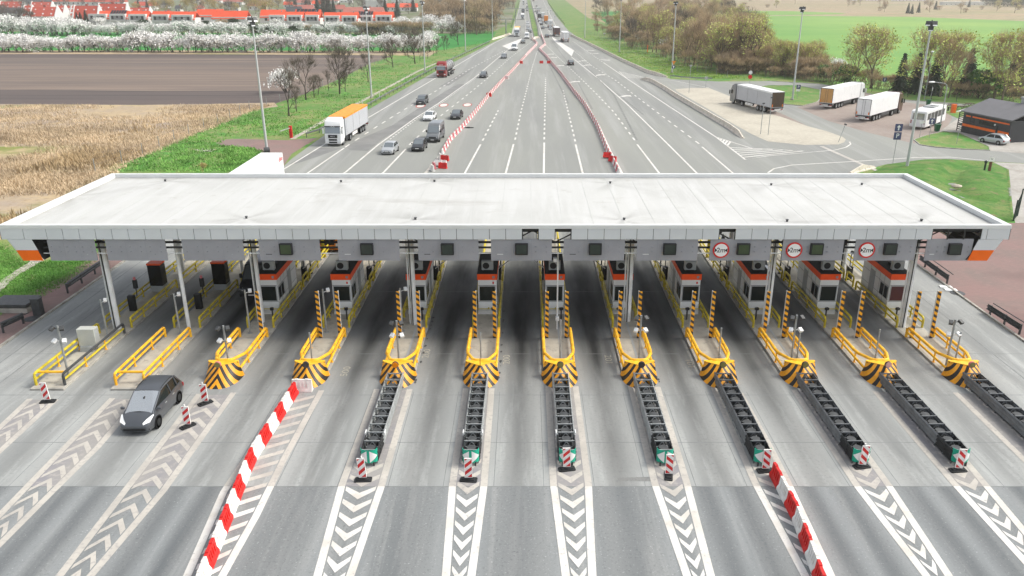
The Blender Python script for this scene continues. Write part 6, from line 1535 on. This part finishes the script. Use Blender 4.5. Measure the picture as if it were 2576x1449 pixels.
def tree(kind, seed, name='tree'):
    r = random.Random(seed); t = thing(name, 'x', 'tree'); tb = MB(); cr = MB(); ends = []
    if kind == 'blossom':
        for k in range(5): grow(tb, ends, r, Vector((r.uniform(-.5,.5),r.uniform(-.5,.5),0)), Vector((r.uniform(-.9,.9),r.uniform(-.9,.9),1)).normalized(), 1.75, .1, 3, .55, .25)
        tb2 = MB()
        for p, d in ends:
            leafquads(cr, r, p, .75, 9, .26, .9)
        tb.build('trunk', M['barkd'], t, solid=False, smooth=False); cr.build('crown', M['bloss'] if seed % 2 else M['bloss2'], t, solid=False, smooth=False)
    elif kind in ('bare', 'baredark', 'bud', 'gold', 'ash'):
        grow(tb, ends, r, Vector((0,0,0)), Vector((0,0,1)), 2.7, .19, 5, .40 if kind != 'ash' else .3, .5, (2,3))
        twigs(cr, r, ends, 11 if kind != 'ash' else 7, 1.7, .017, .8)
        tm, cm = (M['barkd'], M['twigd']) if kind in ('baredark','ash') else (M['bark'], M['twig'])
        tb.build('trunk', tm, t, solid=False, smooth=False); cr.build('crown', cm, t, solid=False, smooth=False)
        if kind in ('bud','gold'):
            lv = MB()
            for p, d in ends: leafquads(lv, r, p+d*.5, .9, 6 if kind == 'bud' else 8, .2, 1.0, .3 if kind == 'bud' else 1.2)
            lv.build('leaves', M[kind], t, solid=False, smooth=False)
    elif kind == 'thicket':
        for k in range(26):
            a = r.uniform(0,6.28); p = Vector((math.cos(a)*r.uniform(0,2.2), math.sin(a)*r.uniform(0,2.2), 0))
            grow(tb, ends, r, p, Vector((r.uniform(-.5,.5),r.uniform(-.5,.5),1)).normalized(), 1.5, .04, 2, .4, .5, (2,3))
        twigs(cr, r, ends, 6, 1.0, .035, .4)
        tb.build('stems', M['bark'], t, solid=False, smooth=False); cr.build('crown', M['twig'], t, solid=False, smooth=False)
    elif kind in ('greenbush', 'darkbush'):
        for k in range(12):
            a = r.uniform(0,6.28); p = Vector((math.cos(a)*r.uniform(0,1.2), math.sin(a)*r.uniform(0,1.2), 0))
            grow(tb, ends, r, p, Vector((r.uniform(-.6,.6),r.uniform(-.6,.6),1)).normalized(), 1.6, .05, 2, .5, .3)
        for p, d in ends: leafquads(cr, r, p, .6, 10, .3)
        twigs(cr, r, ends, 2, .8, .03)
        tb.build('stems', M['barkd'], t, solid=False, smooth=False); cr.build('crown', M['leaf'] if kind == 'greenbush' else M['leafd'], t, solid=False, smooth=False)
    elif kind == 'conifer':
        tb.tube([(0,0,0),(0,0,9)], .2, 6, r1=.03)
        z = .8
        while z < 9:
            R_ = 2.3*(1-z/9.4)**.85
            for k in range(int(9+R_*7)):
                a = r.uniform(0,6.28); L = R_*r.uniform(.75,1.1); u = Vector((math.cos(a),math.sin(a),0)); s = Vector((-u.y,u.x,0))
                for f in (.35,.6,.8,1.0):
                    c = u*L*f + Vector((0,0,z-.35*L*f*f+r.uniform(-.1,.1))); w = .34*(1.15-f*.5)
                    cr.add([c-s*w-u*w*.8+Vector((0,0,.12)), c+s*w*.9-u*w*.5+Vector((0,0,.1)), c+u*w*1.3-Vector((0,0,.15)), c-s*w*.5+u*w*.5-Vector((0,0,.2))], [(0,1,2,3)])
            z += .42
        tb.build('trunk', M['barkd'], t, solid=False, smooth=False); cr.build('crown', M['needle'], t, solid=False, smooth=False)
    return t
TP = {}
used = set()
def put(kind, var, loc, s, lab, group, cat='tree', rz=None, sz=None):
    key = (kind, var)
    nm = {'thicket':'thicket','greenbush':'shrub','darkbush':'shrub','conifer':'conifer','blossom':'blossom_tree'}.get(kind, 'bare_tree' if kind in ('bare','baredark','ash') else 'budding_tree')
    sc = (s*rnd.uniform(.92,1.08), s*rnd.uniform(.92,1.08), (sz or s)*rnd.uniform(.92,1.08))
    rz = rnd.uniform(0,6.28) if rz is None else rz
    if key not in TP:
        TP[key] = tree(kind, 31*var + len(kind)*7 + {'blossom':0,'bare':100,'baredark':200,'bud':300,'gold':400,'thicket':500,'greenbush':600,'darkbush':700,'conifer':800,'ash':900}[kind]*2 + var % 2, nm)
        o = TP[key]; o.location = loc; o.rotation_euler = (0,0,rz); o.scale = sc; o['label'] = lab; o['group'] = group; o['category'] = cat
        return o
    o = dup(TP[key], loc, rz, lab, group, sc); o['category'] = cat; return o
rt = random.Random(21)
# blossom hedges beyond the ploughed field
x = -25.0
while x < 1085:
    y = 131 + rt.uniform(-1.2,1.2) - (1 if x < 400 else 0)
    put('blossom', rt.randint(0,3), at(x, y), rt.uniform(.95,1.4), 'white-blossoming tree in the near hedge row at the back edge of the ploughed field', 'near blossom hedge row')
    x += rt.uniform(13,22)
x = -25.0
while x < 1010:
    y = 89 + rt.uniform(-2,1.5) - x*.002
    k = 'blossom'
    lab = 'white-blossoming tree in the far hedge row below the red-roofed houses'; g = 'far blossom hedge row'
    if x > 620 and rt.random() < .34: k = rt.choice(('greenbush','darkbush','darkbush','thicket')); lab = 'dark or green bush among the blossom of the far hedge row'; g = 'bushes of the far hedge row'
    put(k, rt.randint(0,3) if k == 'blossom' else rt.randint(0,1), at(x, y), (1.5 if x < 205 else 1.05)*(rt.uniform(.85,1.2) if k == 'blossom' else rt.uniform(.9,1.2)), lab, g)
    x += rt.uniform(11,17)
for x in range(905, 1075, 13): put('thicket', rt.randint(0,1), at(x, 88), 1.5, 'bare brown thicket at the right end of the far hedge row', 'thickets of the far hedge row')
for (x, y, s) in ((1010,78,1.5),(1050,74,1.4),(1085,80,1.6),(1110,84,1.3),(1125,78,1.5),(1145,84,1.2)): put('blossom', rt.randint(0,3), at(x,y), s, 'white-blossoming tree where the far hedge meets the left wood', 'blossom trees by the left wood')
for (x, y, s) in ((58,84,1.35),(85,84,1.2)): put('baredark', 0, at(x,y), s, 'big dark bare tree in the far hedge at the left edge', 'dark bare trees at the left edge')
# verge trees on the left
VT = [(215*K1+644,760*K1,'blossom',1.0,'white-blossoming tree on the verge beside the nearest left mast'),(272,955,'ash',.95,'dark upright bare tree on the verge nearest the lorry'),(335,920,'ash',.6,'small bare tree beside the dark upright one'),(412,822,'baredark',1.05,'bare tree with round crown between the blossom tree and the big bare one'),
      (690,775,'baredark',1.25,'biggest bare tree on the left verge'),(600,750,'ash',.55,'low bare shrub tree left of the biggest bare one'),(735,755,'ash',.6,'low bare shrub tree right of the biggest bare one'),(480,800,'ash',.6,'bare sapling before the ploughed field'),(515,780,'ash',.5,'second bare sapling before the ploughed field'),(925,680,'ash',.85,'bare tree just left of the second mast'),
      (1128,555,'baredark',1.05,'spreading bare tree right of the second mast'),(1310,525,'baredark',1.2,'big bare tree left of the third mast'),(1415,480,'ash',.5,'sapling right of the third mast'),(1460,460,'ash',.55,'second sapling right of the third mast'),(1490,445,'ash',.6,'third sapling right of the third mast'),(1550,415,'ash',.65,'fourth sapling before the fourth mast'),(1570,410,'ash',.5,'small sapling close to the fourth mast'),(1665,372,'baredark',1.2,'big bare tree left of the fourth mast'),(1350,500,'ash',.5,'thin sapling under the big bare tree'),(1435,350,'blossom',.9,'single blossom tree at the right end of the near hedge')]
for (x, y, k, s, lab) in VT:
    q = pa(1, x, y) if k != 'blossom' or x > 800 else (x, y)
    if k == 'blossom' and x < 800: q = (722, 233)
    put(k, rt.randint(0,1), at(*q), s*(.85 if k != 'blossom' else 1.05), lab, 'trees on the left verge')
# left wood beside the motorway
LWd = [(1060,22),(1180,10),(1270,8),(1285,22),(1240,60),(1245,84),(1200,90),(1130,70),(1075,62)]
n = 0
while n < 80:
    x, y = rt.uniform(1040,1290), 5+85*rt.random()**.8
    if not inpoly(x, y, LWd): continue
    put(rt.choice(('bare','bare','baredark')), rt.randint(0,2), at(x,y), rt.uniform(1.1,1.6), 'bare brown tree in the wood left of the motorway', 'left bare wood'); n += 1
n = 0
while n < 60:
    x, y = rt.uniform(1040,1290), 5+85*rt.random()**.8
    if not inpoly(x, y, LWd): continue
    put('thicket', rt.randint(0,1), at(x,y), rt.uniform(1.3,2.3), 'brown thicket filling the wood left of the motorway', 'thickets of the left wood'); n += 1
# right wood
RWd = [(1490,30),(1500,10),(1700,6),(1800,14),(1835,45),(1890,110),(1960,150),(2060,178),(2120,205),(2060,200),(1930,188),(1830,186),(1760,172),(1700,156),(1640,136),(1560,108),(1500,82)]
n = 0
while n < 185:
    x, y = rt.uniform(1480,2120), 6+200*rt.random()
    if not inpoly(x, y, RWd): continue
    low = x > 1900
    k = rt.choice(('bare','bare','bare','bare','baredark','bud')) if not low else rt.choice(('bare','thicket','bud'))
    if y > 125 and x > 1690 and rt.random() < .5: k = 'bud'
    put(k, rt.randint(0,2) if k == 'bare' else rt.randint(0,1), at(x,y), rt.uniform(1.05,1.5) if not low else rt.uniform(.7,1.0), 'budding tree in the wood right of the motorway' if k == 'bud' else 'bare brown tree or thicket in the wood right of the motorway', 'right budding wood' if k == 'bud' else 'right bare wood'); n += 1
n = 0
while n < 190:
    x, y = rt.uniform(1480,2120), 60+150*rt.random()
    if not inpoly(x, y-3, RWd): continue
    put('thicket', rt.randint(0,1), at(x,y), rt.uniform(.9,1.5), 'brown thicket under the bare trees of the right wood', 'thickets of the right wood'); n += 1
for (x, y, k, s, lab) in [(1612,112,'blossom',1.0,'white-blossoming tree at the edge of the right wood'),(1668,122,'blossom',.8,'smaller white-blossoming tree at the edge of the right wood'),(1690,135,'bud',1.0,'yellow-green tree beside the wood-edge blossom'),(1775,160,'bud',1.05,'bright yellow-green tree in front of the right wood'),(1815,172,'bud',.8,'low yellow-green tree at the foot of the right wood'),(1880,165,'bud',.8,'budding tree between the wood and the parking'),
        (2098,190,'blossom',.95,'round white-blossoming tree behind the parked lorries'),(2070,205,'greenbush',.9,'fresh green bush behind the green island'),(2130,215,'greenbush',1.2,'fresh green bush behind the left white lorry'),(2190,222,'bud',1.5,'big spreading yellow-green willow behind the parked lorries'),(2150,218,'bud',1.2,'yellow-green tree left of the big willow'),
        (2262,232,'conifer',.95,'dark conifer right of the big willow'),(2300,236,'conifer',1.0,'dark conifer behind the near mast'),(2330,240,'bud',1.5,'tall budding tree behind the slim lamp post'),(2365,244,'bud',1.4,'tall budding tree right of the slim lamp post'),(2345,240,'conifer',1.0,'conifer among the tall budding trees'),(2385,246,'bare',1.1,'bare tree right of the tall budding trees'),
        (2428,238,'conifer',1.15,'dark conifer standing free before the green field'),(2460,246,'greenbush',1.5,'green shrub right of the free-standing conifer'),(2500,250,'bud',1.45,'yellow-green tree above the building roof'),(2520,256,'bud',1.2,'yellow-green tree at the right above the building'),(2545,240,'conifer',1.25,'dark conifer above the building at the right edge'),(2570,250,'bare',1.3,'bare tree at the right edge above the building')]:
    put(k, rt.randint(0,1), at(x,y), s, lab, 'trees behind the parking area')
x = 1945
while x < 2576:
    y = 190 + (x-1945)*.105 + rt.uniform(-4,6)
    put('thicket', rt.randint(0,1), at(x,y), rt.uniform(.6,.95), 'brown thicket along the fence behind the parking area', 'thickets behind the parking area'); x += rt.uniform(14,24)
# far trees on the right and in the village
for _ in range(46):
    x, y = rt.uniform(1760,2576), rt.uniform(0,36)
    if 24 < y < 40 and x < 2130: continue
    k = rt.choice(('bare','thicket','bare','thicket','bud'))
    put(k, rt.randint(0,1), at(x,y), rt.uniform(.8,1.3), 'hazy brown tree or bush far beyond the wheat field', 'far bushes beyond the wheat field')
for (x, y) in ((2283,28),(2293,29),(2310,26),(2353,18),(2437,12)): put('conifer', 0, at(x,y+6), .9, 'small dark conifer in the scrub beyond the wheat field', 'conifers beyond the wheat field')
x = 2480
while x < 2720: put('darkbush', rt.randint(0,1), at(x, 14+(x-2480)*.05), 2.2, 'dark evergreen hedge bush at the far right', 'evergreen hedge at the far right'); x += 11

# ================================================================ VILLAGE
RC = {'or':mat('orange_tiles','#e2542f',.6,.08,.6),'red':mat('red_tiles','#b9503f',.7,.1,.5),'pale':mat('pale_red_tiles','#a8655a',.75,.1,.5),'gr':mat('grey_tiles','#4d4f53',.7,.1,.5),'wh':mat('white_sheet_roof','#cfd2d3',.6,.05,.5)}
WC = {'w':mat('white_render','#dad9d6',.7,.04,.5),'c':mat('cream_render','#b5aea0',.7,.05,.5),'g':mat('grey_render','#8f9092',.7,.05,.5)}
M['solar'] = mat('solar_panel', '#171b24', .2, 0, 1)
M['hgl'] = mat('house_window', '#20242a', .15, 0, 1)
M['hfr'] = mat('white_roof_window', '#d9dcde', .3, 0, 1)
def place(x0, x1, yb):
    a, b = at(x0, yb), at(x1, yb); return (a+b)/2, (b-a).length
def modern(x0, x1, yb, lab, solar=False, plain=False):
    c, w = place(x0, x1, yb); t = thing('house', lab, 'house', (c.x,c.y,0), 0, 'white houses with orange roofs behind the blossom hedge'); h = w/2
    mb = MB(); mb.prism([(-h,0),(h,0),(h,9),(-h,9)], 0, 4.4); mb.build('wall', WC['w'], t, smooth=False)
    mb = MB(); mb.xprism([(-.35,3.2),(-.35,3.5),(4.4,7.9),(9.3,4.6),(9.3,4.4),(4.4,7.5)], -h-.1, h+.1); rf = mb.build('roof', RC['or'], t, smooth=False)
    mb = MB(); mb.box(h*.35,h*.45,4.2,4.6,7.2,8.5); mb.build('chimney', WC['g'], rf, smooth=False)
    k = .86
    if not plain:
        mb = MB(); mb.box(-h*k,h*k,-.6,4.0,2.2,6.2); dm = mb.build('dormer', WC['w'], t, smooth=False)
        mb = MB(); mb.box(-h*k+1.0,h*k-1.0,-.63,-.605,2.9,5.2); pn = mb.build('grey_panel', WC['g'], dm, smooth=False)
        for q in (-.7,0,.7):
            xx = q*h*k*.85; mb = MB(); mb.box(xx-.6,xx+.6,-.66,-.635,3.2 if q else 3.9,5.1); mb.build('window', M['hgl'], pn if False else dm, smooth=False)
    else:
        for q in (-.5,.4):
            xx = q*h; mb = MB(); mb.box(xx-.8,xx+.8,-.05,-.005,1.4,3.0); mb.build('window', M['hgl'], t, smooth=False)
    if solar:
        mb = MB()
        for q in range(6):
            xx = -h*.85+q*h*.29; mb.add([(xx,1.4+.0,5.32+.1),(xx+h*.25,1.4,5.42),(xx+h*.25,4.2,7.95),(xx,4.2,7.95)] if False else [(xx,.9,6.3),(xx+h*.25,.9,6.3),(xx+h*.25,4.1,8.15),(xx,4.1,8.15)], [(0,1,2,3)])
        mb.build('solar_panels', M['solar'], rf, solid=False, smooth=False)
for i, (a, b, y, s, p_) in enumerate([(223,275,62,0,0),(276,322,62,1,0),(324,374,63,0,0),(382,430,64,0,0),(431,492,65,0,0),(494,560,56,0,1),(534,622,62,0,1),(655,716,58,0,1),(676,720,66,0,0),(721,764,66,0,0),(742,806,57,1,1),(767,806,66,0,0),(815,858,68,0,0),(859,901,68,0,0),(898,942,66,1,0),(943,989,66,0,0)]):
    modern(a, b, y, f'white house with an orange-red roof' + (', solar panels' if s else '') + f', {nth(i)} from the left behind the blossom hedge', bool(s), bool(p_))
def terrace(x0, x1, yb, lab, hgt=8.5):
    c, w = place(x0, x1, yb); t = thing('house', lab, 'house', (c.x,c.y,0), 0, 'red-roofed terrace houses at top left'); h = w/2
    mb = MB(); mb.prism([(-h,0),(h,0),(h,10),(-h,10)], 0, 3.0); mb.build('wall', WC['w'], t, smooth=False)
    mb = MB(); mb.xprism([(-.4,2.7),(4.6,hgt-.3),(5.4,hgt-.3),(10.4,2.7)], -h+.3, h-.3); rf = mb.build('roof', RC['red'], t, smooth=False)
    for s in (-1,1):
        mb = MB(); mb.xprism([(-.9,0),(-.9,2.8),(4.5,hgt+.3),(5.5,hgt+.3),(10.9,2.8),(10.9,0)], s*h-.25, s*h+.25); mb.build('gable_wall', WC['w'], t, smooth=False)
    n = max(2, int(w/4.5))
    for q in range(n):
        xx = -h+w*(q+.5)/n
        for z, s in ((.27,.7),(.72,.55)):
            y = -.4+5.0*z; zz_ = 2.7+(hgt-3.0)*z
            mb = MB(); mb.cbox((xx,y-.12,zz_+.1), (1.5*s,.15,1.5*s), 0, rx=-.72); mb.build('roof_window', M['hfr'], t, smooth=False)
    mb = MB(); mb.box(-h*.1,h*.1,4.6,5.4,hgt-.5,hgt+.8); mb.build('chimney', RC['pale'], rf, smooth=False)
for i, (a, b, y, hh) in enumerate([(0,56,30,9),(59,78,50,9.5),(78,141,52,9),(142,161,50,9.5),(162,177,49,9),(178,186,49,9),(186,247,62,11),(247,318,56,11.5),(78,129,32,9),(322,375,52,8.5)]):
    terrace(a, b, y, f'red steep-roofed terrace house with white gable walls, {nth(i)} of the group at the top left', hh)
def plainhouse(x0, x1, yt, yb, roof, wall, lab, flat=False):
    c, w = place(x0, x1, yb); t = thing('house', lab, 'house', (c.x,c.y,0), 0, 'village houses in the background'); h = w/2
    px = (yb-YH)*CT/CAMH; H = max(3.5, (yb-yt)/px*.97); ev = H*.5; D = min(12, max(7, w*.6))
    if flat:
        mb = MB(); mb.prism([(-h,0),(h,0),(h,D),(-h,D)], 0, H-.4); mb.build('wall', WC[wall], t, smooth=False)
        mb = MB(); mb.box(-h-.2,h+.2,-.2,D+.2,H-.39,H); mb.build('roof', RC[roof], t, smooth=False)
    else:
        mb = MB(); mb.prism([(-h,0),(h,0),(h,D),(-h,D)], 0, ev); mb.build('wall', WC[wall], t, smooth=False)
        mb = MB(); mb.xprism([(-.4,ev-.1),(D/2,H),(D+.4,ev-.1)], -h-.3, h+.3); rf = mb.build('roof', RC[roof], t, smooth=False)
        mb = MB(); mb.box(h*.3,h*.3+.8,D*.45,D*.45+.8,H-.6,H+.9); mb.build('chimney', RC['pale'], rf, smooth=False)
    n = max(2, int(w/5))
    for q in range(n):
        xx = -h+w*(q+.5)/n; mb = MB(); mb.box(xx-.6,xx+.6,-.05,-.005,ev*.35,ev*.75); mb.build('window', M['hgl'], t, smooth=False)
PH = [(133,215,-6,14,'red','w'),(216,312,-5,15,'red','w'),(57,133,-6,12,'gr','g'),(0,57,20,48,'gr','w'),(335,388,5,24,'red','w'),(396,424,3,20,'gr','w'),(441,454,14,30,'gr','w'),(412,424,27,40,'red','w'),(492,509,14,28,'pale','w'),(562,609,-3,12,'pale','w'),(576,600,8,28,'gr','w'),(624,665,4,26,'pale','w'),(720,757,17,40,'gr','c'),(736,785,13,32,'pale','c'),(785,814,2,18,'or','w'),(815,865,13,34,'pale','c'),(864,962,19,42,'pale','c'),(714,733,4,20,'or','w'),(738,780,0,14,'pale','w'),(914,970,2,28,'wh','w',1),(972,993,9,28,'or','w'),(1006,1049,9,28,'or','w'),(1103,1184,3,14,'wh','w',1),(820,850,-4,8,'pale','w'),(855,885,-5,7,'wh','w'),(985,1040,-2,9,'wh','w',1),(680,712,-6,6,'pale','w'),(470,500,-4,9,'gr','w'),(520,556,-5,7,'red','w'),(345,382,-6,4,'pale','w'),(640,672,-6,5,'red','w')]
nm = {'red':'red','pale':'dull red','gr':'grey','or':'bright orange-red','wh':'white flat'}
cnt = {}
for h in PH:
    i = cnt.get(h[4], 0); cnt[h[4]] = i+1
    plainhouse(*h[:6], f'background village house with a {nm[h[4]]} roof, {nth(i)} of its colour', len(h) > 6)
for (a, b, yt, yb, lab) in ((2375,2480,5,13,'long low white greenhouse beyond the wheat field at the top right'),(2138,2215,-3,2,'long white shed at the top edge right of the wood'),(2250,2330,-3,3,'second long white shed at the top edge')):
    plainhouse(a, b, yt, yb, 'wh', 'w', lab, True)
for (x, y, s) in ((395,38,1.4),(415,36,1.6),(428,38,1.2),(345,40,1.0),(470,36,1.2),(490,38,1.3),(528,32,1.4),(540,34,1.1),(628,38,1.5),(645,40,1.4),(680,34,1.8),(700,36,1.7),(668,42,1.2),(590,44,1.0)): put('gold', rt.randint(0,1), at(x,y), s, 'golden-yellow willow among the village houses', 'golden trees in the village')
for (x, y, s) in ((197,64,.8),(206,64,.9),(219,63,1.0),(372,28,1.1),(744,20,1.3),(772,30,1.0),(782,30,1.0),(770,22,1.2),(800,36,1.6),(815,34,1.8),(828,40,1.9),(840,36,1.3),(855,32,1.0),(1040,30,1.4),(1000,44,1.5),(970,40,1.4),(350,26,1.1),(665,34,1.4)): put('conifer', rt.randint(0,1), at(x,y), s, 'dark conifer among the village houses', 'conifers in the village')
for _ in range(35):
    x = rt.uniform(430,1110); y = rt.uniform(2,46)
    put(rt.choice(('baredark','bare','ash')), rt.randint(0,1), at(x,y), rt.uniform(.9,1.5), 'bare tree among the village houses', 'bare trees in the village')
for x, y in ((150,20),(170,18),(205,16),(235,18),(262,20),(285,22),(310,24),(100,10),(40,12),(20,50),(8,56),(30,22),(60,30)): put('baredark', rt.randint(0,1), at(x,y), 1.1, 'dark bare tree before the red terrace roofs', 'bare trees in the village')
for x, y in ((10,75),(30,70),(120,66),(165,68),(250,72),(360,72),(520,74),(560,72),(590,70),(640,72),(700,75)): put(rt.choice(('darkbush','thicket','blossom')), 0, at(x,y), 1.2, 'garden bush between the houses and the far hedge', 'garden bushes behind the far hedge')

# ================================================================ GRASS
def tufts(name, region, n, h, w, m, seed, lab, dens=None):
    r = random.Random(seed); mb = MB(); xs_ = [p[0] for p in region]; ys_ = [p[1] for p in region]; k = 0; tries = 0
    vs = []; fs = []
    while k < n and tries < n*8:
        tries += 1
        px, py = r.uniform(min(xs_),max(xs_)), r.uniform(min(ys_),max(ys_))
        if not inpoly(px, py, region): continue
        p = at(px, py)
        if dens and not dens(p.x, p.y, r): continue
        for _ in range(3):
            a = r.uniform(0,6.28); L = h*r.uniform(.5,1.3); e = Vector((math.cos(a),math.sin(a),0)); s = Vector((-e.y,e.x,0))*w*r.uniform(.6,1.4); q = p + Vector((r.uniform(-.5,.5),r.uniform(-.5,.5),0))
            o = len(vs); vs += [tuple(q-s), tuple(q+s), tuple(q+e*L*.5+Vector((0,0,L)))]; fs.append((o,o+1,o+2))
        k += 1
    mb.add(vs, fs); o = mb.build(name, m, None, solid=False, smooth=False); tag(o, lab, 'grass', None, 'stuff')
from mathutils import noise as mn
M['straw'] = mat('straw_blades', '#b3a085', .9, .16, .1, col2='#c2ae90')
M['straw2'] = mat('ochre_reed_blades', '#b09a76', .9, .2, .2)
M['blade2'] = mat('yellow_green_blades', '#86a544', .9, .25, .25, col2='#93b04c')
M['blade'] = mat('green_blades', '#62963f', .9, .25, .25, col2='#76a450')
tufts('dry_grass', [(-60,265),(690,265),(640,280),(553,315),(464,350),(348,402),(302,430),(240,470),(60,570),(-60,640)], 16000, .42, .055, M['straw'], 3, 'dry straw-coloured meadow grass left of the verge', lambda x,y,r: mn.noise(Vector((x*.045,y*.07,0))) > r.uniform(-.35,.25))
tufts('tall_reed', [(350,320),(600,285),(553,309),(464,342),(348,396),(302,412),(180,470),(60,560),(-60,600),(-60,470),(150,400)], 3000, .75, .08, M['straw2'], 4, 'taller ochre reeds along the meadow fence', lambda x,y,r: mn.noise(Vector((x*.03+9,y*.05,0))) > r.uniform(-.05,.3))
tufts('verge_grass', [(310,415),(560,312),(640,282),(700,270),(760,240),(940,165),(1080,140),(1240,95),(1235,100),(1090,168),(920,266),(808,322),(720,345),(560,345),(560,432),(310,432)], 4500, .25, .07, M['blade'], 5, 'green verge grass between the meadow fence and the motorway', lambda x,y,r: mn.noise(Vector((x*.06,y*.08,3))) > r.uniform(-.5,.1))
tufts('verge_grass', [(560,366),(640,372),(690,400),(700,432),(560,432)], 1500, .25, .08, M['blade'], 15, 'green verge grass around the track at the left')
tufts('verge_grass', [(1480,90),(1570,150),(1690,192),(1800,198),(1930,198),(1840,190),(1760,172),(1640,132),(1560,106)], 3000, .25, .08, M['blade2'], 6, 'green verge grass between the right concrete wall and the wood')
0 and tufts('lawn_grass', [(2230,412),(2325,402),(2490,408),(2536,430),(2552,556),(2300,440)], 5000, .22, .05, M['blade'], 7, 'green grass of the right lawn around the ditch')
tufts('lawn_grass', [(-20,600),(60,660),(240,655),(162,712),(65,763),(-20,800)], 6000, .12, .03, M['blade'], 8, 'green grass of the left foreground bank')
0 and sheet('ditch', P2((2398,410),(2470,405),(2490,412),(2430,424),(2405,436),(2392,452),(2402,476),(2420,500),(2450,505),(2500,500),(2520,508),(2480,520),(2420,515),(2380,490),(2372,460),(2380,425)), .007, ground_mat('ditch_soil', [('#4a5a2c',1,(1,1,1),0,1),('#5c5040',.5,(1,1,1),.45,.65),('#2f4a1e',1.5,(1,1,1),.5,.7)]))
p = at(683,432); t = put('gold', 0, at(512,437), .16, 'small orange-blossoming shrub on the left bank at the canopy edge', 'trees on the left verge')

# ================================================================ CAMERA, SKY, SUN
cam = bpy.data.cameras.new('camera'); co = bpy.data.objects.new('camera', cam); C.objects.link(co)
co.location = (0,0,CAMH); co.rotation_euler = (PI/2-TH, 0, 0)
cam.sensor_width = 36; cam.lens = FPX/2576*36; cam.shift_x = -(PPX-1288)/2576; cam.clip_end = 12000; cam.clip_start = .1
S.camera = co
w = bpy.data.worlds.new('World'); S.world = w; w.use_nodes = True
nt = w.node_tree; bg = nt.nodes['Background']; sk = nt.nodes.new('ShaderNodeTexSky'); sk.sky_type = 'NISHITA'; sk.sun_disc = False
SUN_EL, SUN_AZ = math.radians(50), math.radians(84)      # azimuth from +Y towards +X
sk.sun_elevation = SUN_EL; sk.sun_rotation = SUN_AZ
sk.dust_density = 3.0; sk.air_density = .8; sk.ozone_density = .6
hs = nt.nodes.new('ShaderNodeHueSaturation'); hs.inputs['Saturation'].default_value = .3      # thin even cloud: the sky's blue is mostly gone
nt.links.new(sk.outputs[0], hs.inputs['Color']); nt.links.new(hs.outputs[0], bg.inputs[0]); bg.inputs[1].default_value = .15
sl = bpy.data.lights.new('sun', 'SUN'); so = bpy.data.objects.new('sun', sl); C.objects.link(so)
sl.energy = 1.2; sl.angle = math.radians(16); sl.color = (1.0,.93,.80)
d = Vector((math.sin(SUN_AZ)*math.cos(SUN_EL), math.cos(SUN_AZ)*math.cos(SUN_EL), math.sin(SUN_EL)))
so.rotation_euler = d.to_track_quat('Z','Y').to_euler(); so.location = d*80
S.view_settings.view_transform = 'Standard'; S.view_settings.look = 'None'; S.view_settings.gamma = 1; S.view_settings.exposure = .92
S.view_settings.use_curve_mapping = False
S.cycles.max_bounces = 6; S.cycles.diffuse_bounces = 3; S.cycles.glossy_bounces = 3; S.cycles.transparent_max_bounces = 4
# ---------------------------------------------------------------- thin spring haze over the whole plain
hz = bpy.data.materials.new('haze_air'); hz.use_nodes = True; n_ = hz.node_tree.nodes; n_.clear()
ou = n_.new('ShaderNodeOutputMaterial'); pv = n_.new('ShaderNodeVolumePrincipled'); pv.inputs['Color'].default_value = (1.0,.96,.88,1); pv.inputs['Density'].default_value = .00034
pv.inputs['Anisotropy'].default_value = .7
hz.node_tree.links.new(pv.outputs[0], ou.inputs['Volume'])
mb = MB(); mb.box(-5900,5900,-190,8900,-1.0,34.0); o = mb.build('haze', hz, smooth=False); tag(o, None, None, None, 'stuff')
